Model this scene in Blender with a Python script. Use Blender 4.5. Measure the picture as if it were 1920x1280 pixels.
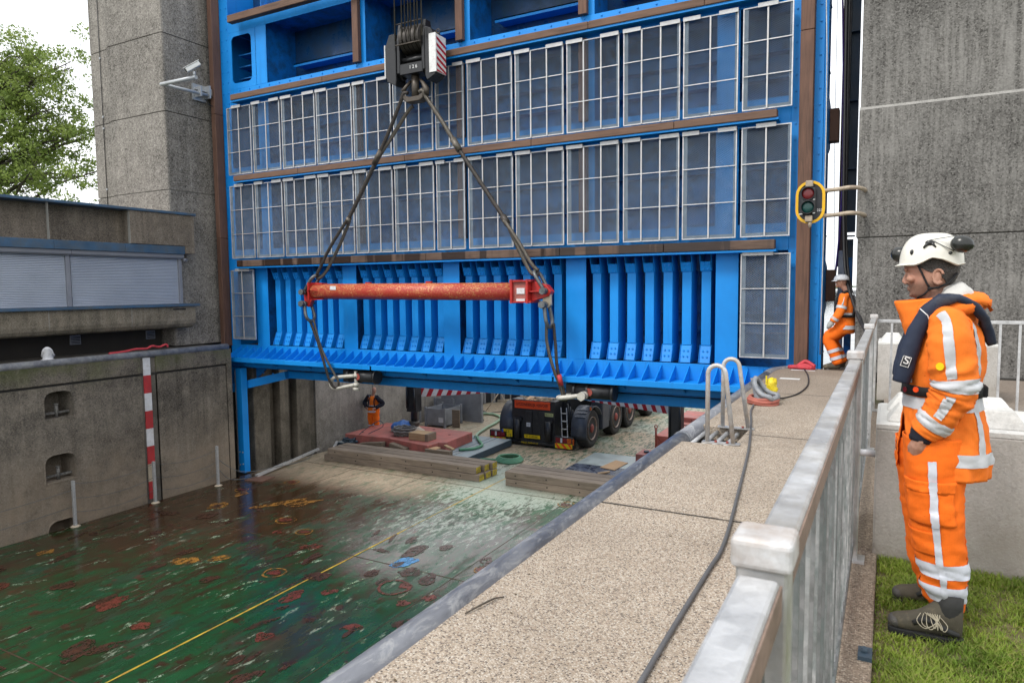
import bpy, bmesh, math, random
import numpy as np
from mathutils import Vector, Matrix, noise as mnoise
for o in list(bpy.data.objects): bpy.data.objects.remove(o)
R_ = random.Random(7)
rad = math.radians
SC = bpy.context.scene
COL = SC.collection

# ------------------------------------------------------------------ camera, sky, sun, exposure
cam = bpy.data.cameras.new('camera'); camo = bpy.data.objects.new('camera', cam); COL.objects.link(camo)
cam.sensor_width = 36; cam.lens = 24.375; cam.clip_start = .05; cam.clip_end = 3000
camo.matrix_world = Matrix(((0.8790, -0.0281, 0.4760, 0), (0.4768, 0.0726, -0.8760, 0), (-0.0099, 0.9970, 0.0772, 1.61), (0, 0, 0, 1)))
cam.dof.use_dof = True; cam.dof.focus_distance = 8.0; cam.dof.aperture_fstop = 7.0
SC.camera = camo
SC.render.resolution_x = 1024; SC.render.resolution_y = 682
vs = SC.view_settings; vs.view_transform = 'Standard'; vs.look = 'None'; vs.gamma = 1; vs.exposure = 0.56; vs.use_curve_mapping = False

SUN_EL, SUN_AZ = 50, 205          # elevation, compass bearing of the sun (clockwise from +Y)
W = bpy.data.worlds.new('World'); SC.world = W; W.use_nodes = True
wn = W.node_tree.nodes; wl_ = W.node_tree.links
wn.clear()
wo = wn.new('ShaderNodeOutputWorld'); bg = wn.new('ShaderNodeBackground'); bg.inputs['Strength'].default_value = 0.11
sky = wn.new('ShaderNodeTexSky'); sky.sky_type = 'NISHITA'; sky.sun_disc = False
sky.sun_elevation = rad(SUN_EL); sky.sun_rotation = rad(SUN_AZ); sky.air_density = 1.0; sky.dust_density = 2.0
tcw = wn.new('ShaderNodeTexCoord'); nzw = wn.new('ShaderNodeTexNoise'); nzw.inputs['Scale'].default_value = 2.2; nzw.inputs['Detail'].default_value = 5
wl_.new(tcw.outputs['Generated'], nzw.inputs['Vector'])
cr = wn.new('ShaderNodeValToRGB'); cr.color_ramp.elements[0].position = .3; cr.color_ramp.elements[0].color = (9.4, 9.7, 10.1, 1)
cr.color_ramp.elements[1].position = .7; cr.color_ramp.elements[1].color = (11.8, 11.9, 12.0, 1)
wl_.new(nzw.outputs['Fac'], cr.inputs['Fac'])
mxw = wn.new('ShaderNodeMix'); mxw.data_type = 'RGBA'; mxw.inputs[0].default_value = 0.9     # nine tenths cloud cover
wl_.new(sky.outputs[0], mxw.inputs[6]); wl_.new(cr.outputs[0], mxw.inputs[7])
wl_.new(mxw.outputs[2], bg.inputs['Color']); wl_.new(bg.outputs[0], wo.inputs['Surface'])
sl = bpy.data.lights.new('sun', 'SUN'); sl.energy = 1.5; sl.angle = rad(16); sl.color = (1, .96, .9)
so = bpy.data.objects.new('sun', sl); COL.objects.link(so); so.location = (-10, -20, 40)
_d = Vector((math.sin(rad(SUN_AZ)) * math.cos(rad(SUN_EL)), math.cos(rad(SUN_AZ)) * math.cos(rad(SUN_EL)), math.sin(rad(SUN_EL))))
so.rotation_euler = _d.to_track_quat('Z', 'Y').to_euler()
try:
    SC.cycles.max_bounces = 6; SC.cycles.diffuse_bounces = 3; SC.cycles.glossy_bounces = 3; SC.cycles.transmission_bounces = 4
    SC.cycles.caustics_reflective = False; SC.cycles.caustics_refractive = False
except Exception: pass

# ------------------------------------------------------------------ mesh helpers
def wloc(o):
    v = Vector((0, 0, 0))
    while o is not None:
        v = v + Vector(o.location); o = o.parent
    return v
def tag(o, label=None, cat=None, group=None, kind=None):
    if label: o['label'] = label
    if cat: o['category'] = cat
    if group: o['group'] = group
    if kind: o['kind'] = kind
    return o
def root(name, loc, label, cat, group=None):
    o = bpy.data.objects.new(name, None); COL.objects.link(o); o.location = loc; o.empty_display_size = .2
    return tag(o, label, cat, group)
def inst(src, parent, d=(0, 0, 0), rz=None, name=None):
    c = src.copy(); COL.objects.link(c); c.parent = parent
    c.location = Vector(src.location) + Vector(d)
    if rz is not None: c.rotation_euler.z = rz
    if name: c.name = name
    return c
def copy_thing(src, loc, rz=None, label=None):
    c = src.copy(); COL.objects.link(c); c.location = loc
    if rz is not None: c.rotation_euler.z = rz
    if label: c['label'] = label
    for ch in list(src.children):
        k = ch.copy(); COL.objects.link(k); k.parent = c
        for g in list(ch.children):
            q = g.copy(); COL.objects.link(q); q.parent = k
    return c

class MB:
    def __init__(s): s.v = []; s.f = []; s.mi = []; s.sm = []
    def add(s, vs, fs, m=0, smooth=False):
        b = len(s.v); s.v += [tuple(v) for v in vs]
        for f in fs: s.f.append(tuple(b + i for i in f)); s.mi.append(m); s.sm.append(smooth)
        return s
    def box(s, x0, x1, y0, y1, z0, z1, m=0):
        if x0 > x1: x0, x1 = x1, x0
        if y0 > y1: y0, y1 = y1, y0
        if z0 > z1: z0, z1 = z1, z0
        vs = [(x, y, z) for x in (x0, x1) for y in (y0, y1) for z in (z0, z1)]
        return s.add(vs, [(0, 1, 3, 2), (4, 6, 7, 5), (0, 4, 5, 1), (2, 3, 7, 6), (0, 2, 6, 4), (1, 5, 7, 3)], m)
    def obox(s, c, size, rot, m=0):
        hx, hy, hz = [q / 2 for q in size]; c = Vector(c)
        vs = [c + rot @ Vector((x, y, z)) for x in (-hx, hx) for y in (-hy, hy) for z in (-hz, hz)]
        return s.add(vs, [(0, 1, 3, 2), (4, 6, 7, 5), (0, 4, 5, 1), (2, 3, 7, 6), (0, 2, 6, 4), (1, 5, 7, 3)], m)
    def beam(s, p0, p1, w, h, m=0, up=(0, 0, 1)):
        p0 = Vector(p0); p1 = Vector(p1); d = p1 - p0; L = d.length; d.normalize(); up = Vector(up)
        side = d.cross(up)
        if side.length < 1e-4: side = d.cross(Vector((0, 1, 0)))
        side.normalize(); u = side.cross(d)
        rot = Matrix((d, side, u)).transposed()
        return s.obox((p0 + p1) / 2, (L, w, h), rot, m)
    def quad(s, a, b, c, d, m=0): return s.add([a, b, c, d], [(0, 1, 2, 3)], m)
    def prism(s, poly, axis, a0, a1, m=0, smooth=False):
        # poly in the two remaining axes (x,y,z order), extruded along axis
        def P(p, a):
            if axis == 'x': return (a, p[0], p[1])
            if axis == 'y': return (p[0], a, p[1])
            return (p[0], p[1], a)
        n = len(poly); vs = [P(p, a0) for p in poly] + [P(p, a1) for p in poly]
        fs = [(i, (i + 1) % n, n + (i + 1) % n, n + i) for i in range(n)]
        s.add(vs, fs, m, smooth)
        b = len(s.v) - 2 * n
        s.f.append(tuple(b + i for i in reversed(range(n)))); s.mi.append(m); s.sm.append(False)
        s.f.append(tuple(b + n + i for i in range(n))); s.mi.append(m); s.sm.append(False)
        return s
    def tube(s, path, r, n=8, m=0, closed=False, cap=True):
        P = [Vector(p) for p in path]; k = len(P); rs = r if isinstance(r, (list, tuple)) else [r] * k
        T = []
        for i in range(k):
            a = P[(i - 1) % k] if (closed or i > 0) else P[i]; b = P[(i + 1) % k] if (closed or i < k - 1) else P[i]
            t = b - a; T.append(t.normalized() if t.length > 1e-9 else Vector((0, 0, 1)))
        up = Vector((0, 0, 1)) if abs(T[0].z) < .9 else Vector((0, 1, 0))
        N = (up - T[0] * up.dot(T[0])).normalized(); vs = []
        for i in range(k):
            if i:
                N = N - T[i] * N.dot(T[i])
                N = N.normalized() if N.length > 1e-6 else (T[i].orthogonal()).normalized()
            B = T[i].cross(N)
            for j in range(n):
                a = 2 * math.pi * j / n; vs.append(P[i] + (N * math.cos(a) + B * math.sin(a)) * rs[i])
        fs = []
        for i in range(k if closed else k - 1):
            i2 = (i + 1) % k
            for j in range(n): fs.append((i * n + j, i * n + (j + 1) % n, i2 * n + (j + 1) % n, i2 * n + j))
        s.add(vs, fs, m, True)
        if cap and not closed:
            b = len(s.v) - k * n
            s.f.append(tuple(b + j for j in reversed(range(n)))); s.mi.append(m); s.sm.append(False)
            s.f.append(tuple(b + (k - 1) * n + j for j in range(n))); s.mi.append(m); s.sm.append(False)
        return s
    def cyl(s, p0, p1, r, n=12, m=0, r1=None): return s.tube([p0, p1], [r, r if r1 is None else r1], n, m)
    def rings(s, rings, m=0, cap=True, closed=True, smooth=True):
        # rings: list of equally long point lists
        n = len(rings[0]); k = len(rings); vs = [p for r in rings for p in r]; fs = []
        for i in range(k - 1):
            for j in range(n if closed else n - 1):
                fs.append((i * n + j, i * n + (j + 1) % n, (i + 1) * n + (j + 1) % n, (i + 1) * n + j))
        s.add(vs, fs, m, smooth)
        if cap:
            b = len(s.v) - k * n
            s.f.append(tuple(b + j for j in reversed(range(n)))); s.mi.append(m); s.sm.append(False)
            s.f.append(tuple(b + (k - 1) * n + j for j in range(n))); s.mi.append(m); s.sm.append(False)
        return s
    def lathe(s, prof, c, n=16, axis='z', m=0, a0=0, a1=2 * math.pi):
        # prof: list of (radius, along-axis); c: centre
        rings = []
        for r, h in prof:
            ring = []
            for j in range(n):
                a = a0 + (a1 - a0) * j / n
                u, w = r * math.cos(a), r * math.sin(a)
                if axis == 'z': ring.append((c[0] + u, c[1] + w, c[2] + h))
                elif axis == 'x': ring.append((c[0] + h, c[1] + u, c[2] + w))
                else: ring.append((c[0] + u, c[1] + h, c[2] + w))
            rings.append(ring)
        return s.rings(rings, m)
    def ell(s, c, r, n=12, k=8, m=0, rot=None):
        rings = []; c = Vector(c)
        for i in range(k + 1):
            t = -math.pi / 2 + math.pi * i / k; ct = max(math.cos(t), .02)
            ring = []
            for j in range(n):
                a = 2 * math.pi * j / n; p = Vector((r[0] * ct * math.cos(a), r[1] * ct * math.sin(a), r[2] * math.sin(t)))
                if rot is not None: p = rot @ p
                ring.append(c + p)
            rings.append(ring)
        return s.rings(rings, m)
    def jitter(s, amp, scale, seed=0.0, stretch=(1, 1, 1), i0=0):
        for i in range(i0, len(s.v)):
            p = Vector(s.v[i]); q = Vector((p.x * stretch[0], p.y * stretch[1], p.z * stretch[2])) * scale + Vector((seed, seed * 1.7, seed * .3))
            d = mnoise.noise_vector(q); s.v[i] = tuple(p + d * amp)
        return s
    def build(s, name, mats, parent=None, org=None, bevel=0, seg=1, smooth_all=False, recalc=True):
        me = bpy.data.meshes.new(name)
        if parent is not None: O = wloc(parent)
        elif org is not None: O = Vector(org)
        else:
            A = np.array(s.v); lo = A.min(0); hi = A.max(0); O = Vector(((lo[0] + hi[0]) / 2, (lo[1] + hi[1]) / 2, lo[2]))
        me.from_pydata([(v[0] - O.x, v[1] - O.y, v[2] - O.z) for v in s.v], [], s.f)
        mats = mats if isinstance(mats, (list, tuple)) else [mats]
        for m in mats: me.materials.append(m)
        me.polygons.foreach_set('material_index', s.mi)
        me.polygons.foreach_set('use_smooth', [True] * len(s.f) if smooth_all else s.sm)
        if recalc:
            bm = bmesh.new(); bm.from_mesh(me); bmesh.ops.recalc_face_normals(bm, faces=bm.faces); bm.to_mesh(me); bm.free()
        o = bpy.data.objects.new(name, me); COL.objects.link(o)
        if name in ('bolt_heads', 'strap_litter', 'bolt_hole', 'wire_litter'): o['kind'] = 'stuff'
        if parent is not None: o.parent = parent
        else: o.location = O
        if bevel:
            b = o.modifiers.new('bevel', 'BEVEL'); b.width = bevel; b.segments = seg; b.limit_method = 'ANGLE'; b.angle_limit = rad(40); b.harden_normals = False
        return o

def arc(c, r, a0, a1, n, plane='xz'):
    out = []
    for i in range(n + 1):
        a = rad(a0 + (a1 - a0) * i / n); u, w = r * math.cos(a), r * math.sin(a)
        if plane == 'xz': out.append((c[0] + u, c[1], c[2] + w))
        elif plane == 'yz': out.append((c[0], c[1] + u, c[2] + w))
        else: out.append((c[0] + u, c[1] + w, c[2]))
    return out
def smooth_path(pts, k=6):
    P = [Vector(p) for p in pts]; out = []
    for i in range(len(P) - 1):
        p0 = P[max(i - 1, 0)]; p1 = P[i]; p2 = P[i + 1]; p3 = P[min(i + 2, len(P) - 1)]
        for j in range(k):
            t = j / k; out.append(.5 * ((2 * p1) + (p2 - p0) * t + (2 * p0 - 5 * p1 + 4 * p2 - p3) * t * t + (3 * p1 - p0 - 3 * p2 + p3) * t ** 3))
    out.append(P[-1]); return out
def text(body, size, mat, parent, loc, rot, name='lettering', ext=.001, sx=1, align='CENTER'):
    cu = bpy.data.curves.new(name, 'FONT'); cu.body = body; cu.size = size; cu.extrude = ext; cu.align_x = align; cu.align_y = 'CENTER'
    cu.materials.append(mat)
    o = bpy.data.objects.new(name, cu); COL.objects.link(o); o.parent = parent
    bpy.context.view_layer.update()
    me = bpy.data.meshes.new_from_object(o); bpy.data.objects.remove(o); me.name = name
    o = bpy.data.objects.new(name, me); COL.objects.link(o); o.parent = parent
    o.location = Vector(loc) - (wloc(parent) if parent else Vector((0, 0, 0))); o.rotation_euler = rot; o.scale = (sx, 1, 1)
    return o

# ------------------------------------------------------------------ materials
class NT:
    def __init__(s, name):
        s.mat = bpy.data.materials.new(name); s.mat.use_nodes = True; s.nt = s.mat.node_tree; s.n = s.nt.nodes; s.l = s.nt.links
        s.b = s.n['Principled BSDF']; s._pos = None
    def new(s, t): return s.n.new(t)
    def put(s, inp, v):
        if isinstance(v, bpy.types.NodeSocket): s.l.new(v, inp)
        elif isinstance(v, (tuple, list)):
            v = tuple(v)
            if len(v) == 3 and inp.type == 'RGBA': v = v + (1,)
            inp.default_value = v
        else:
            inp.default_value = v
    def pos(s):
        if s._pos is None: s._pos = s.new('ShaderNodeNewGeometry').outputs['Position']
        return s._pos
    def obj(s): return s.new('ShaderNodeTexCoord').outputs['Object']
    def rnd(s): return s.new('ShaderNodeObjectInfo').outputs['Random']
    def normal(s): return s.new('ShaderNodeNewGeometry').outputs['Normal']
    def vmul(s, v, k):
        n = s.new('ShaderNodeVectorMath'); n.operation = 'MULTIPLY'; s.put(n.inputs[0], v); s.put(n.inputs[1], k); return n.outputs[0]
    def vadd(s, v, k):
        n = s.new('ShaderNodeVectorMath'); n.operation = 'ADD'; s.put(n.inputs[0], v); s.put(n.inputs[1], k); return n.outputs[0]
    def noise(s, scale, detail=4, rough=.55, vec=None, dist=0):
        n = s.new('ShaderNodeTexNoise'); s.put(n.inputs['Vector'], s.pos() if vec is None else vec)
        n.inputs['Scale'].default_value = scale; n.inputs['Detail'].default_value = detail; n.inputs['Roughness'].default_value = rough; n.inputs['Distortion'].default_value = dist
        return n.outputs['Fac']
    def voro(s, scale, vec=None, out='Distance', feature='F1', rand=1):
        n = s.new('ShaderNodeTexVoronoi'); n.feature = feature; s.put(n.inputs['Vector'], s.pos() if vec is None else vec)
        n.inputs['Scale'].default_value = scale; n.inputs['Randomness'].default_value = rand
        return n.outputs[out]
    def ramp(s, f, stops, interp='LINEAR'):
        n = s.new('ShaderNodeValToRGB'); e = n.color_ramp.elements; n.color_ramp.interpolation = interp
        while len(e) < len(stops): e.new(.5)
        for q, (p, c) in zip(e, stops):
            q.position = p; q.color = (c, c, c, 1) if isinstance(c, (int, float)) else tuple(c) + (1,)
        s.put(n.inputs[0], f); return n.outputs[0]
    def mix(s, f, a, b, t='MIX'):
        n = s.new('ShaderNodeMix'); n.data_type = 'RGBA'; n.blend_type = t; s.put(n.inputs[0], f); s.put(n.inputs[6], a); s.put(n.inputs[7], b); return n.outputs[2]
    def math(s, op, a, b=0, c=None, clamp=False):
        n = s.new('ShaderNodeMath'); n.operation = op; n.use_clamp = clamp; s.put(n.inputs[0], a); s.put(n.inputs[1], b)
        if c is not None: s.put(n.inputs[2], c)
        return n.outputs[0]
    def mr(s, v, a, b, c=0, d=1, smooth=True):
        n = s.new('ShaderNodeMapRange'); n.interpolation_type = 'SMOOTHSTEP' if smooth else 'LINEAR'; n.clamp = True
        s.put(n.inputs[0], v)
        for i, q in enumerate((a, b, c, d)): s.put(n.inputs[i + 1], q)
        return n.outputs[0]
    def sep(s, v):
        n = s.new('ShaderNodeSeparateXYZ'); s.put(n.inputs[0], v); return n.outputs
    def bump(s, h, dist=.005, strength=1, nrm=None):
        n = s.new('ShaderNodeBump'); n.inputs['Distance'].default_value = dist; n.inputs['Strength'].default_value = strength; s.put(n.inputs['Height'], h)
        if nrm is not None: s.put(n.inputs['Normal'], nrm)
        return n.outputs[0]
    def out(s, col=None, rough=.6, metal=0, bump=None, spec=.5, **kw):
        if col is not None: s.put(s.b.inputs['Base Color'], col)
        s.put(s.b.inputs['Roughness'], rough); s.put(s.b.inputs['Metallic'], metal)
        s.b.inputs['Specular IOR Level'].default_value = spec
        if bump is not None: s.l.new(bump, s.b.inputs['Normal'])
        for k, v in kw.items(): s.put(s.b.inputs[k], v)
        return s.mat
def sc(c, k): return tuple(q * k for q in c)

def plain(name, col, rough=.5, metal=0, var=.25, scale=3, grain=.12, gscale=60, bump=.002, dirt=None, dirtamt=0, spec=.5, local=False, perobj=0):
    t = NT(name); v = t.obj() if local else t.pos()
    n1 = t.noise(scale, 5, .6, v); n2 = t.noise(gscale, 3, .6, v)
    c = t.mix(t.ramp(n1, [(.3, 0), (.7, 1)]), sc(col, 1 - var), sc(col, 1 + var * .6))
    c = t.mix(grain, c, t.ramp(n2, [(.35, sc(col, .3)), (.65, sc(col, 1.5))]))
    if perobj: c = t.mix(perobj, c, t.mix(t.rnd(), sc(col, .45), sc(col, 1.6)))
    if dirt is not None:
        d = t.noise(scale * 1.7, 6, .7, v); c = t.mix(t.ramp(d, [(.5 - .25 * dirtamt, 0), (.8 - .25 * dirtamt, 1)]), c, dirt)
    r = t.mr(n1, .3, .7, max(rough - .1, .03), min(rough + .1, 1))
    return t.out(c, r, metal, t.bump(n2, bump, .6) if bump else None, spec)

def concrete(name, base, dark, light, streak=.6, speck=.5, sscale=70, moss=0, ribs=0, low=None):
    t = NT(name); p = t.pos()
    big = t.noise(.55, 6, .68); mid = t.noise(2.6, 7, .7)
    c = t.mix(t.ramp(big, [(.38, 0), (.6, 1)]), dark, base)
    c = t.mix(t.ramp(mid, [(.45, 0), (.75, .6)]), c, light)
    st = t.noise(1.0, 5, .65, t.vmul(p, (3.2, 3.2, .16)))
    sm = t.ramp(t.noise(.42, 4, .6, t.vadd(p, (13, 5, 7))), [(.4, .15), (.62, 1)]); c = t.mix(t.math('MULTIPLY', t.math('MULTIPLY', t.ramp(st, [(.43, 0), (.66, 1)]), sm), streak), c, sc(dark, .5))
    st2 = t.noise(1.0, 4, .6, t.vadd(t.vmul(p, (5, 5, .12)), (9, 3, 1)))
    c = t.mix(t.math('MULTIPLY', t.ramp(st2, [(.6, 0), (.8, 1)]), streak * .55), c, light)
    bl = t.noise(1.7, 6, .75, t.vadd(t.vmul(p, (1, 1, .6)), (4, 8, 2))); c = t.mix(t.ramp(bl, [(.54, 0), (.68, .6)]), c, sc(dark, .6))
    v = t.voro(sscale, out='Color'); vg = t.sep(v)[0]
    c = t.mix(speck, c, t.mix(t.ramp(vg, [(0, 0), (.25, .35), (.8, .65), (1, 1)]), sc(dark, .35), sc(light, 1.25)), 'MIX')
    fine = t.noise(sscale * .45, 4, .7)
    h = t.math('ADD', t.math('MULTIPLY', vg, .6), fine)
    if ribs:
        wv = t.noise(1.0, 3, .55, t.vmul(p, (ribs, ribs, 1.1)))
        c = t.mix(t.math('MULTIPLY', t.ramp(wv, [(.42, 0), (.62, 1)]), t.math('MULTIPLY', t.ramp(big, [(.35, .15), (.65, 1)]), .6)), c, sc(light, 1.1)); h = t.math('ADD', h, t.math('MULTIPLY', wv, 1.6))
    if moss:
        z = t.sep(p)[2]; mz = t.mr(z, -.9, .05); mn = t.noise(1.3, 5, .7)
        c = t.mix(t.math('MULTIPLY', t.math('MULTIPLY', mz, t.ramp(mn, [(.42, 0), (.62, 1)])), moss), c, (.06, .075, .018))
    if low is not None:
        z = t.sep(p)[2]; c = t.mix(t.math('MULTIPLY', t.mr(z, low[1], low[0]), t.ramp(t.noise(1.6, 5, .7), [(.3, .2), (.7, 1)])), c, low[2])
    return t.out(c, .88, 0, t.bump(h, .006, .55), .3)

M = {}
M['tower'] = concrete('tower_concrete', (.215, .196, .172), (.085, .076, .066), (.40, .375, .34), .95, .45, 34)
M['tower_dark'] = concrete('tower_side_concrete', (.17, .152, .13), (.085, .074, .063), (.25, .23, .2), .8, .25, 60)
M['tower_r'] = concrete('ribbed_concrete', (.12, .113, .103), (.036, .033, .030), (.26, .25, .235), .5, .5, 46, ribs=14)
M['wall'] = concrete('lock_wall_concrete', (.17, .148, .122), (.038, .034, .030), (.36, .31, .25), 1.0, .30, 42, moss=.8, low=(-3.9, -1.5, (.30, .235, .17)))
M['wall_far'] = concrete('far_lock_wall_concrete', (.30, .27, .235), (.13, .115, .095), (.42, .385, .335), .7, .3, 45)
M['wall_slot'] = concrete('slot_concrete', (.17, .145, .115), (.05, .045, .032), (.26, .22, .17), 1.0, .2, 45)
M['bld'] = concrete('facade_concrete', (.19, .155, .12), (.07, .057, .045), (.33, .28, .225), 1.0, .4, 60)
M['apron'] = concrete('apron_concrete', (.28, .235, .18), (.085, .073, .05), (.40, .35, .28), 1.0, .3, 60)
M['white_conc'] = concrete('pale_block_top', (.66, .65, .62), (.5, .49, .46), (.74, .73, .70), .15, .12, 90)
M['block'] = concrete('block_concrete', (.50, .475, .445), (.36, .335, .30), (.58, .56, .53), .4, .16, 90, low=(-.05, .55, (.27, .235, .19)))
M['joint'] = plain('joint_dark', (.035, .032, .028), .95, 0, .3, 4, .1)
M['sealant'] = plain('joint_sealant', (.30, .29, .265), .8, 0, .25, 3, .1)

def aggregate(name, bed, cols, scale, rel=.006):
    t = NT(name); p = t.pos()
    vc = t.sep(t.voro(scale, out='Color'))[0]; vd = t.voro(scale)
    c = t.ramp(vc, cols)
    c = t.mix(t.ramp(vd, [(.42, 0), (.72, 1)]), c, bed)
    b = t.noise(.9, 5, .6); c = t.mix(t.ramp(b, [(.35, .0), (.72, .38)]), c, (.13, .10, .075))
    y = t.sep(p)[1]; m2 = t.noise(.5, 4, .6, t.vmul(p, (1, .35, 1)))
    c = t.mix(t.math('MULTIPLY', t.mr(y, 8, 13), t.ramp(m2, [(.3, .25), (.7, .75)])), c, (.19, .145, .11))
    return t.out(c, .8, 0, t.bump(t.math('SUBTRACT', 1, vd), rel, .8), .35)
M['agg'] = aggregate('exposed_aggregate', (.36, .29, .22), [(0, (.05, .045, .045)), (.18, (.17, .14, .115)), (.36, (.39, .325, .255)), (.60, (.50, .425, .345)), (.84, (.60, .55, .475)), (1, (.25, .165, .115))], 108)
M['kerb'] = aggregate('kerb_concrete', (.22, .17, .125), [(0, (.08, .06, .045)), (.4, (.24, .185, .135)), (.8, (.36, .29, .22)), (1, (.45, .38, .3))], 110, .004)
M['pave'] = aggregate('rear_paving', (.27, .235, .2), [(0, (.12, .1, .09)), (.5, (.27, .235, .2)), (1, (.4, .36, .31))], 60, .003)

M['blue'] = plain('blue_paint', (.002, .255, .74), .38, 0, .10, 1.2, .03, 30, .0006, spec=.5)
def _blue():
    t = NT('gate_blue_paint'); p = t.pos(); n = t.noise(1.1, 5, .6); st = t.noise(1, 5, .65, t.vmul(p, (4.5, 4.5, .22))); f = t.noise(45, 3, .6)
    c = t.mix(t.ramp(n, [(.3, 0), (.7, 1)]), (.002, .215, .64), (.003, .27, .77))
    c = t.mix(t.ramp(st, [(.56, 0), (.75, .4)]), c, (.004, .12, .36)); c = t.mix(t.ramp(t.noise(1, 5, .7, t.vadd(t.vmul(p, (7, 7, .3)), (3, 1, 7))), [(.62, 0), (.8, .3)]), c, (.12, .33, .62))
    c = t.mix(t.ramp(t.noise(4.5, 7, .8), [(.66, 0), (.75, .45)]), c, (.06, .12, .19))
    return t.out(c, t.mr(n, .3, .7, .42, .6), 0, t.bump(f, .0008, .4), .4)
M['blue'] = _blue()
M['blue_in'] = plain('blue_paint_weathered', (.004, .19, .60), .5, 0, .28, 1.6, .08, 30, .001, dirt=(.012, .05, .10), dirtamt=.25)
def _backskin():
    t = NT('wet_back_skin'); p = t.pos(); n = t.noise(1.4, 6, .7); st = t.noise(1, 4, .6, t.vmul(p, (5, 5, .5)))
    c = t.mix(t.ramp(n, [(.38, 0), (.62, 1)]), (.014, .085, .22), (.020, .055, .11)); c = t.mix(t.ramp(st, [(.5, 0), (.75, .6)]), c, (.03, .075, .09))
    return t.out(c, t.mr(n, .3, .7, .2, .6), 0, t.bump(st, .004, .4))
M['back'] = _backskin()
M['blue_sill'] = plain('faded_blue_trim', (.045, .105, .19), .5, 0, .35, 2.2, .1, 40, .001, dirt=(.08, .10, .12), dirtamt=.4)
M['blue_steel'] = plain('dull_blue_steel', (.03, .065, .11), .5, 0, .3, 1.5, .08)

def wood(name, base, dark, wet=0, ax=(.4, 6, 6), rough=.7, perobj=.25):
    t = NT(name); p = t.pos()
    g = t.noise(3.2, 6, .65, t.vmul(p, ax), 1.2); b = t.noise(.7, 4, .6)
    c = t.mix(t.ramp(g, [(.35, 0), (.66, 1)]), dark, base)
    c = t.mix(t.ramp(b, [(.4, 0), (.75, .5)]), c, sc(base, 1.45))
    c = t.mix(perobj, c, t.mix(t.rnd(), sc(base, .55), sc(base, 1.5)))
    r = rough
    if wet:
        w = t.noise(1, 3, .5, t.vmul(p, (1.9, 1, .1))); m = t.ramp(w, [(.47, 0), (.52, 1)])
        c = t.mix(t.math('MULTIPLY', m, wet), c, sc(dark, .35)); r = t.mr(m, 0, 1, rough, .25)
    return t.out(c, r, 0, t.bump(g, .004, .6), .4)
M['fender'] = wood('brown_fender_timber', (.155, .088, .058), (.075, .042, .028), perobj=.1)
M['fender_wet'] = wood('wet_fender_timber', (.13, .085, .062), (.05, .026, .018), wet=.85, perobj=.1)
M['fender_v'] = wood('brown_vertical_timber', (.15, .078, .052), (.075, .04, .028), ax=(6, 6, .35), perobj=.1)
M['old_timber'] = wood('grey_old_timber', (.27, .215, .165), (.055, .043, .034), rough=.85, perobj=.35)
M['raw_timber'] = wood('raw_timber', (.40, .27, .15), (.19, .115, .06), rough=.75)
M['dark_timber'] = wood('weathered_wedge_timber', (.22, .17, .12), (.08, .06, .045), rough=.85)
M['ply'] = plain('plywood', (.47, .29, .15), .7, 0, .2, 3, .15)
M['yellow_end'] = plain('yellow_end_paint', (.62, .46, .02), .6, 0, .35, 9, .2, dirt=(.12, .10, .05), dirtamt=.5)

def galv(name, base=.45, rough=.42, metal=.75, var=.35, scale=6, dirtc=None, dirtamt=.3):
    t = NT(name); n = t.noise(scale, 6, .7); v = t.sep(t.voro(38, out='Color'))[0]; f = t.noise(120, 2, .5)
    c = t.mix(t.ramp(n, [(.3, 0), (.7, 1)]), (base * (1 - var),) * 3, (base * (1 + var * .4), base * (1 + var * .42), base * (1 + var * .46)))
    c = t.mix(.14, c, t.ramp(v, [(0, .25), (1, .85)]))
    if 'bar' in name: c = t.mix(.75, c, t.mix(1, c, t.ramp(t.rnd(), [(0, .35), (.5, .9), (1, 1.7)]), 'MULTIPLY'))
    if dirtc: c = t.mix(t.ramp(t.noise(scale * .7, 6, .7), [(.5 - .2 * dirtamt, 0), (.8 - .2 * dirtamt, .9)]), c, dirtc)
    return t.out(c, t.mr(n, .25, .75, rough - .12, rough + .16), metal, t.bump(f, .0008, .4))
M['galv'] = galv('galvanised_steel', .58, .45, .5)
M['mesh'] = plain('expanded_metal', (.27, .33, .40), .45, .3, .2, 6, .05)
M['clip'] = galv('bright_zinc', .50, .45, .25, .15)
M['rail'] = galv('weathered_galvanised_rail', .60, .36, .55, .35, 5, (.36, .33, .28), .25)
M['cap'] = galv('weathered_post_cap', .62, .5, .15, .3, 14, (.36, .29, .24), .6)
M['bar'] = galv('galvanised_bar', .25, .55, .35, .5, 9, (.13, .16, .155), .5)
M['rust_rail'] = plain('rail_side_rusty', (.22, .155, .12), .7, .1, .4, 8, .2)
M['post_grey'] = galv('grey_post', .42, .5, .4, .2)
def _pipe():
    t = NT('edge_pipe_steel'); p = t.pos(); s1 = t.noise(2.2, 6, .7, t.vmul(p, (3, .8, 3))); s2 = t.noise(7, 6, .75, t.vmul(p, (2, .6, 2)), 1.0)
    c = t.mix(t.ramp(s1, [(.35, 0), (.65, 1)]), (.12, .125, .145), (.24, .25, .275)); c = t.mix(t.ramp(s2, [(.5, 0), (.68, .85)]), c, (.42, .42, .42))
    return t.out(c, t.mr(s1, .3, .7, .35, .6), .25, t.bump(s2, .002, .4))
M['pipe'] = _pipe()
M['pipe_l'] = plain('left_edge_pipe', (.24, .245, .265), .6, .1, .5, 3, .15, 40, .002, dirt=(.42, .42, .41), dirtamt=.3)
M['black'] = plain('black_paint', (.018, .019, .022), .42, 0, .4, 6, .15, 50, .0008, dirt=(.10, .095, .085), dirtamt=-.35)
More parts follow.
